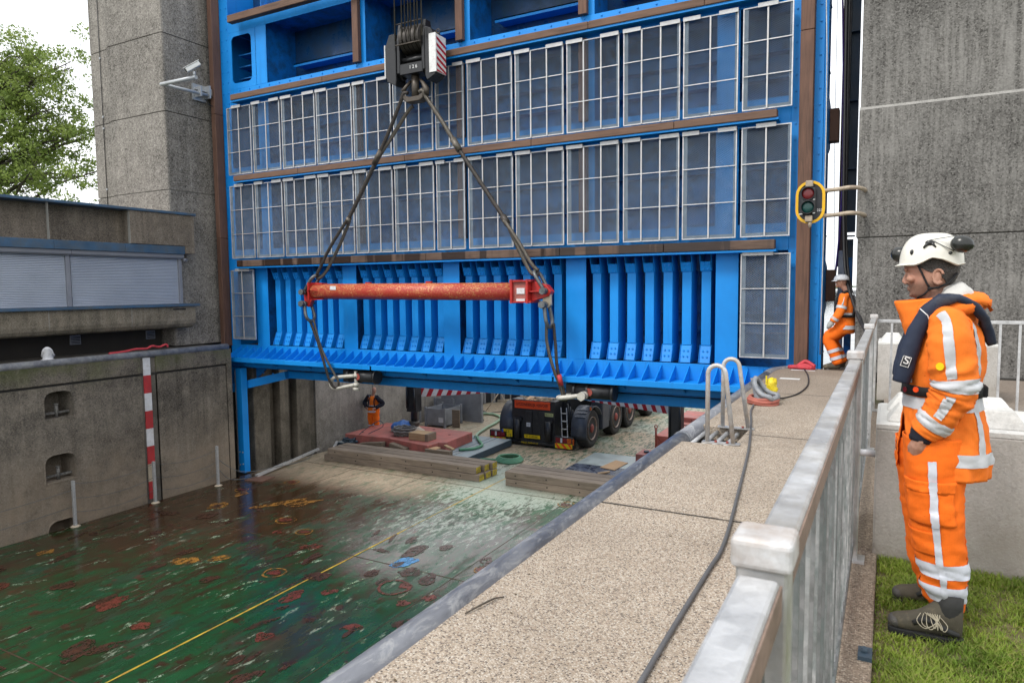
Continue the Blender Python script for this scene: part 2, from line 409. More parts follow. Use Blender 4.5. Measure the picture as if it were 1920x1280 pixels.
M['hook'] = plain('worn_black_paint', (.014, .0145, .016), .36, .1, .4, 8, .15, 60, .001, dirt=(.16, .15, .13), dirtamt=-.5)
M['rubber'] = plain('tyre_rubber', (.028, .028, .029), .8, 0, .4, 4, .1, dirt=(.12, .10, .08), dirtamt=-.1)
M['rope'] = plain('wire_rope', (.13, .115, .095), .45, .5, .4, 9, .35, 90, .002)
M['rope_dark'] = plain('dark_wire_rope', (.06, .052, .046), .5, .4, .4, 9, .35, 90, .002)
M['shackle'] = plain('dull_shackle_steel', (.15, .16, .165), .45, .5, .4, 9, .2)
M['shackle_pale'] = plain('pale_shackle', (.52, .50, .44), .5, .1, .3, 8, .2)
M['hookstem'] = plain('greasy_hook_steel', (.085, .07, .056), .5, .4, .4, 10, .25)
def _spreader():
    t = NT('chipped_red_paint'); p = t.pos(); n = t.noise(34, 5, .75, t.vmul(p, (.7, 1, 1))); n2 = t.noise(2.6, 5, .65, t.vmul(p, (1, 2, 2))); z = t.sep(p)[2]
    up = t.sep(t.normal())[2]; m = t.math('ADD', t.math('ADD', n, t.math('MULTIPLY', t.math('SUBTRACT', n2, .5), .40)), t.math('MULTIPLY', up, .05))
    c = t.mix(t.ramp(m, [(.52, 0), (.60, 1)]), (.40, .04, .026), (.56, .25, .09)); c = t.mix(t.ramp(m, [(.66, 0), (.72, 1)]), c, (.60, .45, .28))
    d = t.noise(22, 5, .7, t.vadd(p, (5, 5, 5))); c = t.mix(t.ramp(d, [(.62, 0), (.7, .8)]), c, (.10, .03, .02))
    return t.out(c, .5, 0, t.bump(n, .002, .5))
M['spreader'] = _spreader()
M['red'] = plain('red_paint', (.46, .025, .02), .42, 0, .25, 5, .1, dirt=(.16, .02, .015), dirtamt=.0)
M['redsteel'] = plain('red_oxide_steel', (.42, .12, .10), .6, 0, .3, 1.8, .1, dirt=(.20, .085, .065), dirtamt=.25)
M['redsling'] = plain('red_webbing', (.50, .045, .06), .7, 0, .3, 14, .2, 120, .002)
M['orangesling'] = plain('brown_red_webbing', (.36, .11, .08), .7, 0, .3, 14, .2, 120, .002)
M['white'] = plain('white_paint', (.70, .70, .69), .5, 0, .12, 6, .08, dirt=(.40, .38, .35), dirtamt=-.1)
M['markred'] = plain('marking_red', (.42, .012, .025), .5, 0, .2, 5, .06)
M['oldwhite'] = plain('chalky_white', (.68, .68, .70), .6, 0, .15, 6, .1, dirt=(.36, .33, .27), dirtamt=-.1)
M['oldred'] = plain('faded_red', (.46, .035, .04), .6, 0, .25, 6, .1, dirt=(.22, .05, .05), dirtamt=0)
M['oldpale'] = plain('stained_cream', (.52, .44, .33), .6, 0, .3, 6, .15)
M['shutter'] = plain('grey_shutter', (.42, .46, .54), .4, .15, .08, 1.5, .04, 30, .0004)
M['shutterbox'] = plain('grey_box', (.24, .25, .285), .45, .1, .12, 1.5, .05)
M['yellow'] = plain('signal_yellow', (.78, .44, .004), .45, 0, .14, 6, .05)
M['plate'] = plain('number_plate_yellow', (.80, .56, .0), .45, 0, .05, 5, .02)
M['orange_sign'] = plain('fluorescent_orange_sign', (.86, .075, .01), .5, 0, .06, 5, .02)
M['lens_red'] = plain('dark_red_lens', (.14, .012, .014), .2, 0, .2, 8, .02, bump=0)
M['lens_green'] = plain('dark_green_lens', (.004, .048, .042), .2, 0, .2, 8, .02, bump=0)
M['lamp_red'] = plain('lamp_red', (.22, .012, .02), .2, 0, .2, 8, .02, bump=0)
M['lamp_amber'] = plain('lamp_amber', (.55, .10, .01), .25, 0, .2, 8, .02, bump=0)
M['pale_pipe'] = plain('weathered_pale_pipe', (.40, .33, .25), .6, 0, .35, 5, .2, dirt=(.2, .14, .10), dirtamt=0)
M['camgrey'] = plain('camera_grey', (.42, .44, .46), .4, .2, .1, 6, .05)
M['camwhite'] = plain('camera_white', (.72, .73, .72), .4, 0, .08, 6, .05)
M['mudguard'] = plain('dark_blue_grey_plastic', (.05, .058, .075), .45, 0, .3, 4, .12, dirt=(.2, .2, .21), dirtamt=-.4)
M['rim'] = plain('brake_dusted_rim', (.36, .31, .26), .5, .2, .35, 9, .2, dirt=(.24, .05, .03), dirtamt=.2)
M['hub'] = plain('rusty_red_hub', (.30, .06, .045), .6, 0, .4, 12, .2)
M['alu'] = galv('aluminium', .62, .35, .5, .2)
M['hose'] = plain('green_hose', (.09, .26, .15), .5, 0, .2, 5, .08)
M['hose_pale'] = plain('pale_green_hose', (.30, .44, .30), .55, 0, .2, 5, .08)
M['bluerope'] = plain('blue_tarp', (.05, .17, .47), .55, 0, .4, 14, .2)
M['greyrope'] = plain('grey_rope', (.17, .16, .15), .85, 0, .4, 12, .3, 90, .003)
M['cable'] = plain('grey_cable', (.10, .10, .105), .6, 0, .2, 6, .15, 120, .001)
M['blackcable'] = plain('black_cable', (.02, .02, .022), .5, 0, .2, 6, .1)
M['purple'] = plain('purple_sling', (.13, .05, .30), .7, 0, .3, 8, .15)
M['matgrey'] = plain('grey_blue_mat_steel', (.24, .29, .31), .6, .1, .25, 2.0, .15, dirt=(.30, .29, .26), dirtamt=.1)
M['matside'] = plain('dark_blue_mat_side', (.035, .06, .085), .6, 0, .3, 3, .15)
M['platesteel'] = plain('worn_steel_plate', (.36, .41, .40), .4, .2, .2, 2.2, .15)
M['platenavy'] = plain('navy_wet_plate', (.015, .03, .075), .3, .1, .5, 4, .2, dirt=(.25, .28, .29), dirtamt=.1)
M['scuffed'] = plain('scuffed_grey_paint', (.22, .235, .26), .55, .1, .3, 7, .15, dirt=(.38, .38, .37), dirtamt=.1)
M['pad'] = plain('dirty_pale_pad', (.55, .48, .38), .65, 0, .3, 6, .15)
M['box'] = plain('grey_stillage', (.30, .31, .33), .5, .3, .2, 4, .1)
M['dark'] = plain('dark_void', (.012, .012, .013), .9, 0, .2, 3, .05)
M['tarp'] = plain('dark_tarp', (.02, .021, .024), .7, 0, .4, 3, .1)
M['signblack'] = plain('signal_board_black', (.02, .021, .026), .45, 0, .2, 6, .06)
M['ink'] = plain('sign_ink', (.02, .015, .012), .6, 0, .1, 5, 0, bump=0)
M['inkred'] = plain('sign_dark_red_ink', (.05, .003, .004), .6, 0, .1, 5, 0, bump=0)
M['inkwhite'] = plain('sign_white_ink', (.75, .75, .74), .6, 0, .1, 5, 0, bump=0)
M['eublue'] = plain('plate_blue', (.02, .07, .42), .5, 0, .1, 5, 0, bump=0)
M['limelabel'] = plain('pale_yellow_label', (.52, .52, .22), .6, 0, .1, 5, .05)
M['linepaint'] = plain('yellow_line_paint', (.46, .31, .03), .5, 0, .4, 3, .2, 25, .001, dirt=(.2, .10, .03), dirtamt=.35)

# workwear and skin
def cloth(name, col, rough=.85, weave=260, var=.14, dirt=None, amt=-.3):
    t = NT(name); p = t.pos(); n = t.noise(5, 5, .6); ws = t.noise(26, 4, .6); f = t.noise(weave, 2, .5)
    c = t.mix(t.ramp(n, [(.3, 0), (.7, 1)]), sc(col, 1 - var), sc(col, 1 + var * .5))
    if dirt: c = t.mix(t.ramp(t.noise(7, 6, .75), [(.55, 0), (.82, .8)]), c, dirt)
    if dirt: c = t.mix(t.ramp(t.noise(22, 4, .7, t.vadd(p, (3, 3, 3))), [(.69, 0), (.74, .6)]), c, sc(dirt, .45)); c = t.mix(t.ramp(t.voro(120, feature='DISTANCE_TO_EDGE', rand=0), [(.0, .16), (.10, 0)]), c, sc(col, .55))
    h = t.math('ADD', t.math('MULTIPLY', f, .25), ws)
    return t.out(c, rough, 0, t.bump(h, .004, .5), .25)
M['hivis'] = cloth('hi_vis_orange', (.90, .20, .022), dirt=(.55, .11, .015))
M['hivis_trouser'] = cloth('hi_vis_trouser_orange', (.90, .165, .012), dirt=(.6, .12, .015))
M['reflect'] = cloth('reflective_tape', (.52, .53, .55), .45, 400, .16)
M['reflect_w'] = cloth('white_reflective_tape', (.56, .58, .64), .45, 400, .1)
M['navy'] = cloth('navy_lifejacket', (.022, .03, .055), .6, 200, .25, (.09, .09, .09))
M['belt'] = cloth('black_webbing', (.015, .015, .016), .7)
M['cuff'] = cloth('dark_cuff', (.018, .02, .03), .9)
M['hoodgrey'] = cloth('grey_hood_lining', (.56, .55, .52), .9)
M['jacket_lining'] = cloth('red_orange_lining', (.62, .06, .02), .85)
M['boot'] = cloth('worn_boot_leather', (.085, .075, .055), .75, 120, .4, (.24, .195, .13))
M['boot_dark'] = cloth('dark_boot_rubber', (.035, .035, .034), .7)
M['sole'] = cloth('boot_sole', (.022, .022, .022), .8)
M['toecap'] = plain('scuffed_toe_cap', (.06, .055, .05), .6, 0, .3, 14, .2, dirt=(.3, .26, .2), dirtamt=-.2)
M['lace'] = cloth('pale_lace', (.45, .40, .30), .9)
M['glove'] = cloth('grey_glove', (.36, .36, .34), .85)
M['helmet'] = plain('helmet_shell', (.74, .715, .64), .35, 0, .06, 9, .04, 30, .0004, dirt=(.52, .47, .38), dirtamt=-.25)
M['helmet_w'] = plain('white_helmet_shell', (.76, .77, .80), .35, 0, .05, 9, .03, 30, 0)
M['muff'] = plain('black_ear_muff', (.018, .019, .017), .22, 0, .4, 12, .1, bump=0)
def _skin(name, beard):
    t = NT(name); o = t.obj(); n = t.noise(30, 4, .6, o); x, y, z = t.sep(o)
    c = t.mix(t.ramp(n, [(.3, 0), (.7, 1)]), (.36, .185, .125), (.48, .265, .19))
    c = t.mix(t.math('MULTIPLY', t.ramp(t.noise(9, 3, .5, o), [(.5, 0), (.7, .35)])  , 1), c, (.50, .20, .15))
    if beard:
        # stubble over jaw, chin and upper lip
        m = t.math('MULTIPLY', t.mr(z, 1.650, 1.618), t.mr(z, 1.53, 1.555))
        st = t.noise(420, 2, .6, o); c = t.mix(t.math('MULTIPLY', m, t.ramp(st, [(.3, .45), (.7, .8)])), c, (.075, .043, .030))
    return t.out(c, .58, 0, t.bump(n, .0012, .4), .35, **{'Subsurface Weight': .03, 'Subsurface Radius': (.02, .008, .004)})
M['skin'] = _skin('stubbled_skin', True); M['skin2'] = _skin('weathered_skin', False)
def _hair():
    t = NT('dark_greying_hair'); o = t.obj(); n = t.noise(60, 4, .7, t.vmul(o, (1, 1, 3))); f = t.noise(300, 3, .7, t.vmul(o, (1.0, 1, .5)))
    return t.out(t.mix(t.ramp(f, [(.4, 0), (.65, 1)]), (.018, .014, .012), (.085, .075, .068)), .6, 0, t.bump(t.math('ADD', f, n), .004, .9))
M['hair'] = _hair()
M['eye'] = plain('eye', (.25, .22, .2), .2, 0, .1, 9, 0, bump=0)

def _leaf(name, a, b):
    t = NT(name); r = t.noise(1.1, 3, .6); o = t.noise(14, 2, .6)
    c = t.mix(t.ramp(r, [(.35, 0), (.65, 1)]), a, b); c = t.mix(t.ramp(o, [(.4, 0), (.7, .5)]), c, sc(b, 1.4))
    if 'grass' in name: c = t.mix(t.ramp(t.noise(60, 2, .6), [(.52, 0), (.62, .8)]), c, (.38, .34, .13)); c = t.mix(t.ramp(t.noise(3.3, 4, .6), [(.5, 0), (.7, .7)]), c, (.07, .145, .018))
    m = t.out(c, .6, 0, None, .3)
    tr = t.new('ShaderNodeBsdfTranslucent'); t.put(tr.inputs[0], c); ms = t.new('ShaderNodeMixShader'); ms.inputs[0].default_value = .35
    ou = [n for n in t.n if n.type == 'OUTPUT_MATERIAL'][0]
    t.l.new(t.b.outputs[0], ms.inputs[1]); t.l.new(tr.outputs[0], ms.inputs[2]); t.l.new(ms.outputs[0], ou.inputs[0]); return m
M['leaf'] = _leaf('willow_leaf', (.10, .165, .035), (.27, .34, .08))
M['grass'] = _leaf('grass_blade', (.11, .20, .02), (.29, .38, .05))
M['bark'] = plain('bark', (.07, .058, .045), .9, 0, .3, 5, .3)
M['soil'] = plain('soil', (.13, .12, .04), .95, 0, .35, 6, .35, 60, .02, dirt=(.11, .085, .05), dirtamt=.3)
M['field'] = plain('far_bank_grass', (.07, .10, .03), .95, 0, .3, .4, .2)
M['water'] = plain('dark_water', (.02, .03, .025), .08, 0, .2, 1, 0, 5, .01)

def _deck():
    t = NT('wet_painted_deck'); p = t.pos(); x, y, z = t.sep(p)
    ps = t.vmul(p, (1, .33, 1))
    big = t.noise(.33, 4, .6); mid = t.noise(1.3, 6, .68, ps, .4); st = t.noise(5.5, 7, .74, ps, .6); fine = t.noise(22, 5, .7, t.vmul(p, (1, .5, 1)))
    green = t.mix(t.ramp(mid, [(.35, 0), (.65, 1)]), (.007, .038, .015), (.017, .105, .034))
    green = t.mix(t.ramp(t.noise(.9, 4, .6, t.vadd(p, (7, 0, 0))), [(.55, 0), (.8, .4)]), green, (.012, .085, .065))
    rust = t.mix(t.ramp(st, [(.35, 0), (.7, 1)]), (.026, .014, .007), (.105, .042, .019))
    pale = t.mix(t.ramp(fine, [(.3, 0), (.7, 1)]), (.17, .235, .18), (.38, .42, .355))
    tan = t.mix(t.ramp(fine, [(.3, 0), (.7, 1)]), (.26, .185, .12), (.47, .38, .27))
    # rust gathers towards the left wall, in front of the gate
    rz = t.math('ADD', t.math('ADD', t.mr(x, -8.5, -15.5, -.02, .10), t.mr(y, 6.8, 11.5, 0, .12)), t.mr(y, 16.5, 14, -.10, 0))
    rm = t.math('ADD', t.math('ADD', t.math('MULTIPLY', st, .62), t.math('MULTIPLY', mid, .38)), rz)
    rmask = t.ramp(rm, [(.55, 0), (.68, .92)])
    c = t.mix(rmask, green, rust)
    seams = t.math('MULTIPLY', t.ramp(t.noise(1, 3, .6, t.vmul(p, (7, .14, 1))), [(.56, 0), (.66, 1)]), .7); c = t.mix(seams, c, (.045, .020, .010))
    grit = t.ramp(t.noise(13, 6, .8, t.vadd(ps, (2, 7, 0))), [(.56, 0), (.66, 1)]); c = t.mix(t.math('MULTIPLY', grit, .65), c, (.03, .018, .010))
    blots = t.ramp(t.noise(2.7, 4, .6, t.vadd(p, (11, 5, 0))), [(.61, 0), (.65, 1)]); c = t.mix(t.math('MULTIPLY', blots, .85), c, (.06, .020, .011))
    film = t.ramp(t.math('ADD', t.math('MULTIPLY', t.noise(.8, 4, .6, t.vadd(ps, (30, 2, 0))), .55), t.math('MULTIPLY', st, .45)), [(.50, 0), (.60, 1)]); c = t.mix(t.math('MULTIPLY', film, .7), c, (.040, .020, .010))
    # paint worn pale on the middle of the deck and behind the gate
    dx = t.math('SUBTRACT', x, -9.2); dy = t.math('SUBTRACT', y, 14.2)
    dist = t.math('SQRT', t.math('ADD', t.math('MULTIPLY', t.math('MULTIPLY', dx, dx), .16), t.math('MULTIPLY', t.math('MULTIPLY', dy, dy), .085)))
    pz = t.math('ADD', t.mr(dist, .3, 1.5, .085, -.12), t.mr(y, 14.6, 17.5, 0, .24))
    pm = t.math('ADD', t.math('ADD', t.math('MULTIPLY', t.noise(8.5, 7, .78, t.vadd(ps, (3, 9, 0)), .8), .72), t.math('MULTIPLY', st, .28)), pz)
    pmask = t.ramp(pm, [(.565, 0), (.635, 1)])
    palec = t.mix(t.mr(y, 15.6, 18.2), pale, t.mix(t.ramp(big, [(.45, 0), (.6, 1)]), tan, pale))
    c = t.mix(pmask, c, palec)
    tanm = t.math('MULTIPLY', t.math('MULTIPLY', t.mr(y, 14.0, 15.6), t.mr(x, -10, -12.2)), t.ramp(st, [(.3, .2), (.55, 1)])); c = t.mix(t.math('MULTIPLY', tanm, .85), c, tan)
    chips = t.ramp(t.noise(4.2, 7, .8, t.vadd(ps, (20, 4, 0))), [(.60, 0), (.64, 1)]); c = t.mix(t.math('MULTIPLY', chips, .7), c, (.34, .40, .30)); chip2 = t.ramp(t.noise(1.9, 6, .78, t.vadd(p, (40, 14, 0)), .6), [(.64, 0), (.67, 1)]); c = t.mix(t.math('MULTIPLY', chip2, .8), c, (.13, .040, .022)); chip3 = t.ramp(t.noise(3.1, 6, .8, t.vadd(p, (60, 24, 0)), .5), [(.66, 0), (.69, 1)]); c = t.mix(t.math('MULTIPLY', chip3, .75), c, (.012, .010, .008))
    # wetness: standing water in the near half, drying behind the gate
    wet = t.math('SUBTRACT', t.math('ADD', t.math('MULTIPLY', mid, .6), t.math('MULTIPLY', st, .3)), t.mr(y, 13.5, 16.5, 0, .35))
    rough = t.mr(wet, .28, .52, .58, .07)
    c = t.mix(t.mr(wet, .3, .5), c, t.mix(1, c, (.66, .66, .66), 'MULTIPLY'))
    return t.out(c, rough, 0, t.bump(t.math('ADD', t.math('MULTIPLY', st, .7), t.math('MULTIPLY', fine, .5)), .008, .45), .55)
M['deck'] = _deck()

# ------------------------------------------------------------------ the setting
def struct(o): o['kind'] = 'structure'; return o
# far banks and the water of the canal
g = MB(); g.box(-400, -22.5, -60, 900, -.6, -.12)
struct(g.build('left_bank', M['field'], org=(-200, 0, 0)))
g = MB(); g.box(3.2, 400, -60, 900, -.6, -.02); g.box(-.3, 3.2, 17.5, 900, -.6, -.02)
struct(g.build('right_bank', M['field'], org=(200, 0, 0)))
g = MB(); g.quad((-60, -60, -4.7), (60, -60, -4.7), (60, 900, -4.7), (-60, 900, -4.7))
struct(g.build('water', M['water'], org=(0, 0, -4.7)))

# --- quay: exposed aggregate slabs, edge pipe, kerb, concrete body
quay = bpy.data.objects.new('quay', None); COL.objects.link(quay); struct(quay); quay.location = (-1, 7, 0)
XQ0, XQ1 = -1.86, -.20
b = MB(); b.box(-2.02, 3.2, -4, 14.42, -5.2, -.16); b.box(-1.0, 3.2, 14.42, 17.5, -5.2, -.16)
b.build('quay_wall', M['wall'], quay)
js = [-3.9, -1.04, 1.88, 4.80, 7.10, 7.74, 10.66, 13.0]
LAD = (7.12, 8.02)
def slab(x0, x1, y0, y1):
    b = MB(); b.box(x0, x1, y0 + .011, y1 - .011, -.16, 0); b.build('concrete_slab', M['agg'], quay, bevel=.006)
for y0, y1 in ((-3.9, -1.04), (-1.04, 1.88), (1.88, 4.80), (4.80, LAD[0]), (LAD[1], 10.9), (10.9, 14.42)): slab(XQ0, XQ1, y0, y1)
for yj, xa in ((1.88, XQ0), (4.80, XQ0), (7.73, -1.33), (10.9, XQ0)):
    b = MB(); n = 24; P0 = []; P1 = []
    for i in range(n + 1):
        x = xa + (XQ1 - xa) * i / n; w = .009 + .005 * mnoise.noise((x * 9, yj, 0)); P0.append((x, yj - w, .002)); P1.append((x, yj + w, .002))
    b.rings([P0, P1], cap=False, closed=False, smooth=False); b.build('slab_joint', M['joint'], quay)
slab(-1.34, XQ1, *LAD); slab(-.98, XQ1 + .0, 14.43, 17.0)
b = MB(); b.box(XQ1 + .004, -.02, -3.9, 9.75, -.16, .012); b.build('kerb', M['kerb'], quay, bevel=.012, seg=2)
# edge pipe: three lengths with narrow couplings, bending into the gate slot at the end
cx, cz, pr = -1.93, -.055, .095
def pipe_len(path):
    b = MB(); b.tube(path, pr, 20); b.build('edge_pipe', M['pipe'], quay)
pipe_len([(cx, -4, cz), (cx, 7.36, cz)]); pipe_len([(cx, 7.40, cz), (cx, 13.3, cz)])
pipe_len(smooth_path([(cx, 13.31, cz), (cx, 13.7, cz), (cx + .05, 14.05, cz), (cx + .2, 14.33, cz), (cx + .45, 14.44, cz)], 5))
b = MB(); b.tube([(cx, 7.355, cz), (cx, 7.405, cz)], pr + .006, 20); b.build('pipe_coupling', M['scuffed'], quay)
b = MB()
for sx in (XQ0 - .004,):
    P = [(XQ0 - .03, -.012 + R_.uniform(-.001, .001)) for _ in range(2)]
    b.box(XQ0 - .035, XQ0 + .002, -4, 7.1, -.1, -.006); b.box(XQ0 - .035, XQ0 + .002, 8.03, 14.0, -.1, -.006)
b.build('grout_line', M['sealant'], quay)
# white marks near the end of the quay
b = MB(); b.box(-1.62, -1.30, 12.62, 12.78, 0.001, .004); b.build('paint_mark', M['white'], quay)
b = MB(); b.box(-1.60, -1.18, 14.02, 14.12, 0.001, .004); b.build('paint_mark', M['white'], quay)
b = MB()
for (x, y) in ((-1.62, 7.05),): pass
# paving behind the fence towards the tower, lawn and soil
b = MB(); b.box(-.02, 3.2, 5.45, 17.0, -.3, .0); struct(b.build('rear_pavement', M['pave'], org=(1, 10, 0)))
b = MB()
NX, NY = 26, 66
gx0, gx1, gy0, gy1 = -.018, 3.2, -3.9, 5.45
vsg = []
for j in range(NY + 1):
    for i in range(NX + 1):
        x = gx0 + (gx1 - gx0) * i / NX; y = gy0 + (gy1 - gy0) * j / NY
        vsg.append((x, y, -.03 + .03 * mnoise.noise((x * 1.3, y * 1.3, 0)) * min(1, i / 4)))
b.add(vsg, [(j * (NX + 1) + i, j * (NX + 1) + i + 1, (j + 1) * (NX + 1) + i + 1, (j + 1) * (NX + 1) + i) for j in range(NY) for i in range(NX)], 0, True)
struct(b.build('lawn_soil', M['soil'], org=(1, 2, 0)))
# grass blades
def grass():
    rg = np.random.default_rng(5); V = []; F = []
    def tuft(x, y, n, hh, lean):
        for _ in range(n):
            a = rg.uniform(0, 2 * math.pi); h = hh * rg.uniform(.5, 1.25); w = rg.uniform(.0016, .0034); d = h * rg.uniform(.15, lean)
            bx, by = x + rg.normal(0, .018), y + rg.normal(0, .018); ca, sa = math.cos(a), math.sin(a); px, py = -sa * w, ca * w; z0 = -.035
            k = len(V)
            V.extend([(bx - px, by - py, z0), (bx + px, by + py, z0), (bx + ca * d * .45 + px * .8, by + sa * d * .45 + py * .8, z0 + h * .6), (bx + ca * d * .45 - px * .8, by + sa * d * .45 - py * .8, z0 + h * .6), (bx + ca * d * 1.3, by + sa * d * 1.3, z0 + h * .92)])
            F.append((k, k + 1, k + 2, k + 3)); F.append((k + 3, k + 2, k + 4))
    for _ in range(9000):
        y = rg.uniform(2.2, 4.62); x = rg.uniform(-.05, 1.35)
        if x > .05 + (y - 2.2) * .62: continue
        dens = .5 + .8 * mnoise.noise((x * 2.6, y * 2.6, 3)); dens = min(max(dens, .05), 1.25)
        edge = min(1, (x + .02) / .16)
        if rg.uniform() > .22 + .8 * dens * edge: continue
        tuft(x, y, rg.integers(9, 17), (.022 + .050 * dens) * (.55 + .45 * edge), .95)
    for _ in range(700):          # taller wisps against the block
        y = rg.uniform(4.38, 4.56); x = rg.uniform(.0, .95); tuft(x, y, 6, .055, .7)
    me = bpy.data.meshes.new('grass'); me.from_pydata(V, [], F); me.materials.append(M['grass'])
    o = bpy.data.objects.new('grass', me); COL.objects.link(o); tag(o, 'short green lawn grass beside the kerb under the near worker', 'grass', None, 'stuff')
grass()

# --- barge deck
barge = root('barge', (-9.6, 12, -4), 'flat green painted work barge with wet rusty steel deck filling the lock', 'barge')
b = MB(); b.box(-17.12, -2.12, -6, 33.5, -5.6, -4.0); b.build('deck', M['deck'], barge)
# yellow guide line with ragged edge, painted
b = MB(); n = 90; pts0 = []; pts1 = []
for i in range(n + 1):
    y = 3.4 + (19.3 - 3.4) * i / n; x = -9.75 + (-9.75 + 9.66) * 0 + (y - 5.6) * -.005 + .012 * mnoise.noise((y * 1.1, 0, 0)); w = .021 + .014 * mnoise.noise((y * 3.1, 4, 0))
    if 12.6 < y < 14.4: w *= .45
    pts0.append((x - w, y, -3.996)); pts1.append((x + w, y, -3.996))
b.rings([pts0, pts1], cap=False, closed=False, smooth=False); b.build('yellow_line', M['linepaint'], barge)
# weld seams of the deck plates
b = MB()
for y in (5.4, 10.9, 16.4): b.box(-17.1, -2.14, y - .012, y + .012, -4.0, -3.996)
for x in (-14.6, -12.1, -7.3, -4.6): b.box(x - .008, x + .008, -6, 24, -4.0, -3.9965)
b.build('weld_seam', plain('rusty_weld', (.05, .03, .015), .5, 0, .5, 6, .2), barge)
# patches of paint left by tests and removed fittings, ragged outlines
def blob(b, x, y, rx, ry, z, rot=0, n=14, rag=.35, hole=0):
    s = R_.uniform(0, 99); P = []
    for i in range(n):
        a = 2 * math.pi * i / n; k = 1 + rag * (mnoise.noise((math.cos(a) * 1.0 + s, math.sin(a) * 1.0, s)) + .3 * mnoise.noise((math.cos(a) * 5 + s, math.sin(a) * 5, s)))
        u, w = rx * k * math.cos(a), ry * k * math.sin(a); P.append((x + u * math.cos(rot) - w * math.sin(rot), y + u * math.sin(rot) + w * math.cos(rot), z))
    if hole:
        Q = [(x + (p[0] - x) * hole, y + (p[1] - y) * hole, z) for p in P]; b.rings([P, Q], cap=False, smooth=False)
    else: b.add(P, [tuple(range(n))])
PT = {'brick': [], 'rust': [], 'pale': [], 'orange': [], 'skyblue': []}
PT['skyblue'] = [(-8.62, 11.1, .20, .30, -.3)]
PT['orange'] = [(-15.3, 11.9, .22, .3, .6), (-15.6, 12.9, .18, .22, .2), (-12.75, 9.1, .28, .22, .8), (-12.25, 9.5, .2, .16, .8), (-14.0, 12.75, .14, .75, -.55), (-13.4, 13.2, .10, .5, -.6), (-15.9, 8.0, .14, .18, .4)]
rp = random.Random(21)
PT['brick'] = [(-9.5, 8.9, .16, .22, 0), (-7.2, 10.0, .13, .12, 0), (-7.5, 9.6, .12, .11, 0), (-7.9, 10.2, .14, .13, 0), (-10.9, 10.9, .12, .2, .3), (-12.2, 7.2, .22, .26, .2), (-8.8, 7.6, .18, .16, 0), (-10.9, 6.9, .17, .13, .3), (-14.9, 6.4, .3, .4, .2), (-9.0, 9.35, .16, .10, .7), (-7.7, 8.5, .18, .12, .5), (-12.9, 5.2, .3, .42, .1), (-12.35, 11.2, .1, .1, 0), (-11.1, 10.8, .09, .11, 0), (-8.6, 5.9, .13, .1, .2)]
for _ in range(70):
    PT['rust'].append((rp.uniform(-16.5, -6.6), rp.uniform(4.0, 12.5), rp.uniform(.05, .28) * rp.uniform(.5, 1), rp.uniform(.08, .36), rp.uniform(-.5, .5)))
for _ in range(36):
    PT['pale'].append((rp.uniform(-16.5, -7.2), rp.uniform(5.5, 12.8), rp.uniform(.03, .10), rp.uniform(.08, .42), rp.uniform(-.9, .3)))
def worn(name, col, dark, hold):
    # paint left on the deck: worn through in specks, so the deck shows between
    t = NT(name); p = t.pos(); n = t.noise(9, 6, .75, t.vmul(p, (1, .5, 1))); f = t.noise(38, 4, .7)
    c = t.mix(t.ramp(n, [(.35, 0), (.7, 1)]), dark, col); t.out(c, t.mr(f, .3, .7, .2, .5), 0, t.bump(f, .002, .4))
    tr = t.new('ShaderNodeBsdfTransparent'); ms = t.new('ShaderNodeMixShader'); m = t.math('ADD', t.math('MULTIPLY', n, .6), t.math('MULTIPLY', f, .4))
    t.put(ms.inputs[0], t.ramp(m, [(hold, 0), (hold + .05, 1)])); ou = [q for q in t.n if q.type == 'OUTPUT_MATERIAL'][0]
    t.l.new(tr.outputs[0], ms.inputs[1]); t.l.new(t.b.outputs[0], ms.inputs[2]); t.l.new(ms.outputs[0], ou.inputs[0]); return t.mat
pm_ = {'brick': worn('brick_red_primer', (.16, .032, .02), (.05, .018, .01), .445), 'rust': worn('rust_scab', (.07, .026, .013), (.025, .012, .008), .445),
       'pale': worn('pale_paint_scrape', (.30, .38, .27), (.12, .22, .13), .52), 'orange': worn('orange_primer', (.34, .16, .025), (.14, .06, .015), .46), 'skyblue': worn('sky_blue_paint', (.06, .25, .52), (.03, .14, .30), .44)}
for k, L in PT.items():
    b = MB()
    for i, q in enumerate(L): blob(b, q[0], q[1], q[2], q[3], -3.9935 + i * .00004, q[4], 44, .55)
    tag(b.build(k + '_paint_patch', pm_[k], barge, recalc=False), kind='stuff')
# painted rings round the deck sockets
RINGS = [(-8.05, 10.05, .33, 'brick'), (-8.3, 9.05, .24, 'pale'), (-7.0, 11.5, .16, 'orange'), (-13.6, 13.0, .32, 'orange'), (-15.2, 14.4, .22, 'orange'), (-12.8, 11.9, .26, 'orange'), (-10.6, 9.5, .24, 'orange'), (-15.9, 13.2, .2, 'orange'), (-13.3, 15.6, .24, 'pale'), (-7.2, 16.1, .24, 'orange'), (-11.8, 11.5, .2, 'orange'), (-5.9, 15.9, .3, 'pale')]
for x, y, r, k in RINGS:
    b = MB(); blob(b, x, y, r, r, -3.991, 0, 26, .12, .82); b.build('socket_ring', pm_[k], barge, recalc=False)
    if r < .3 and k != 'pale':
        b = MB(); blob(b, x, y, r * .62, r * .5, -3.9895, 0, 16, .5); b.build('socket_cover', pm_['brick'], barge, recalc=False)
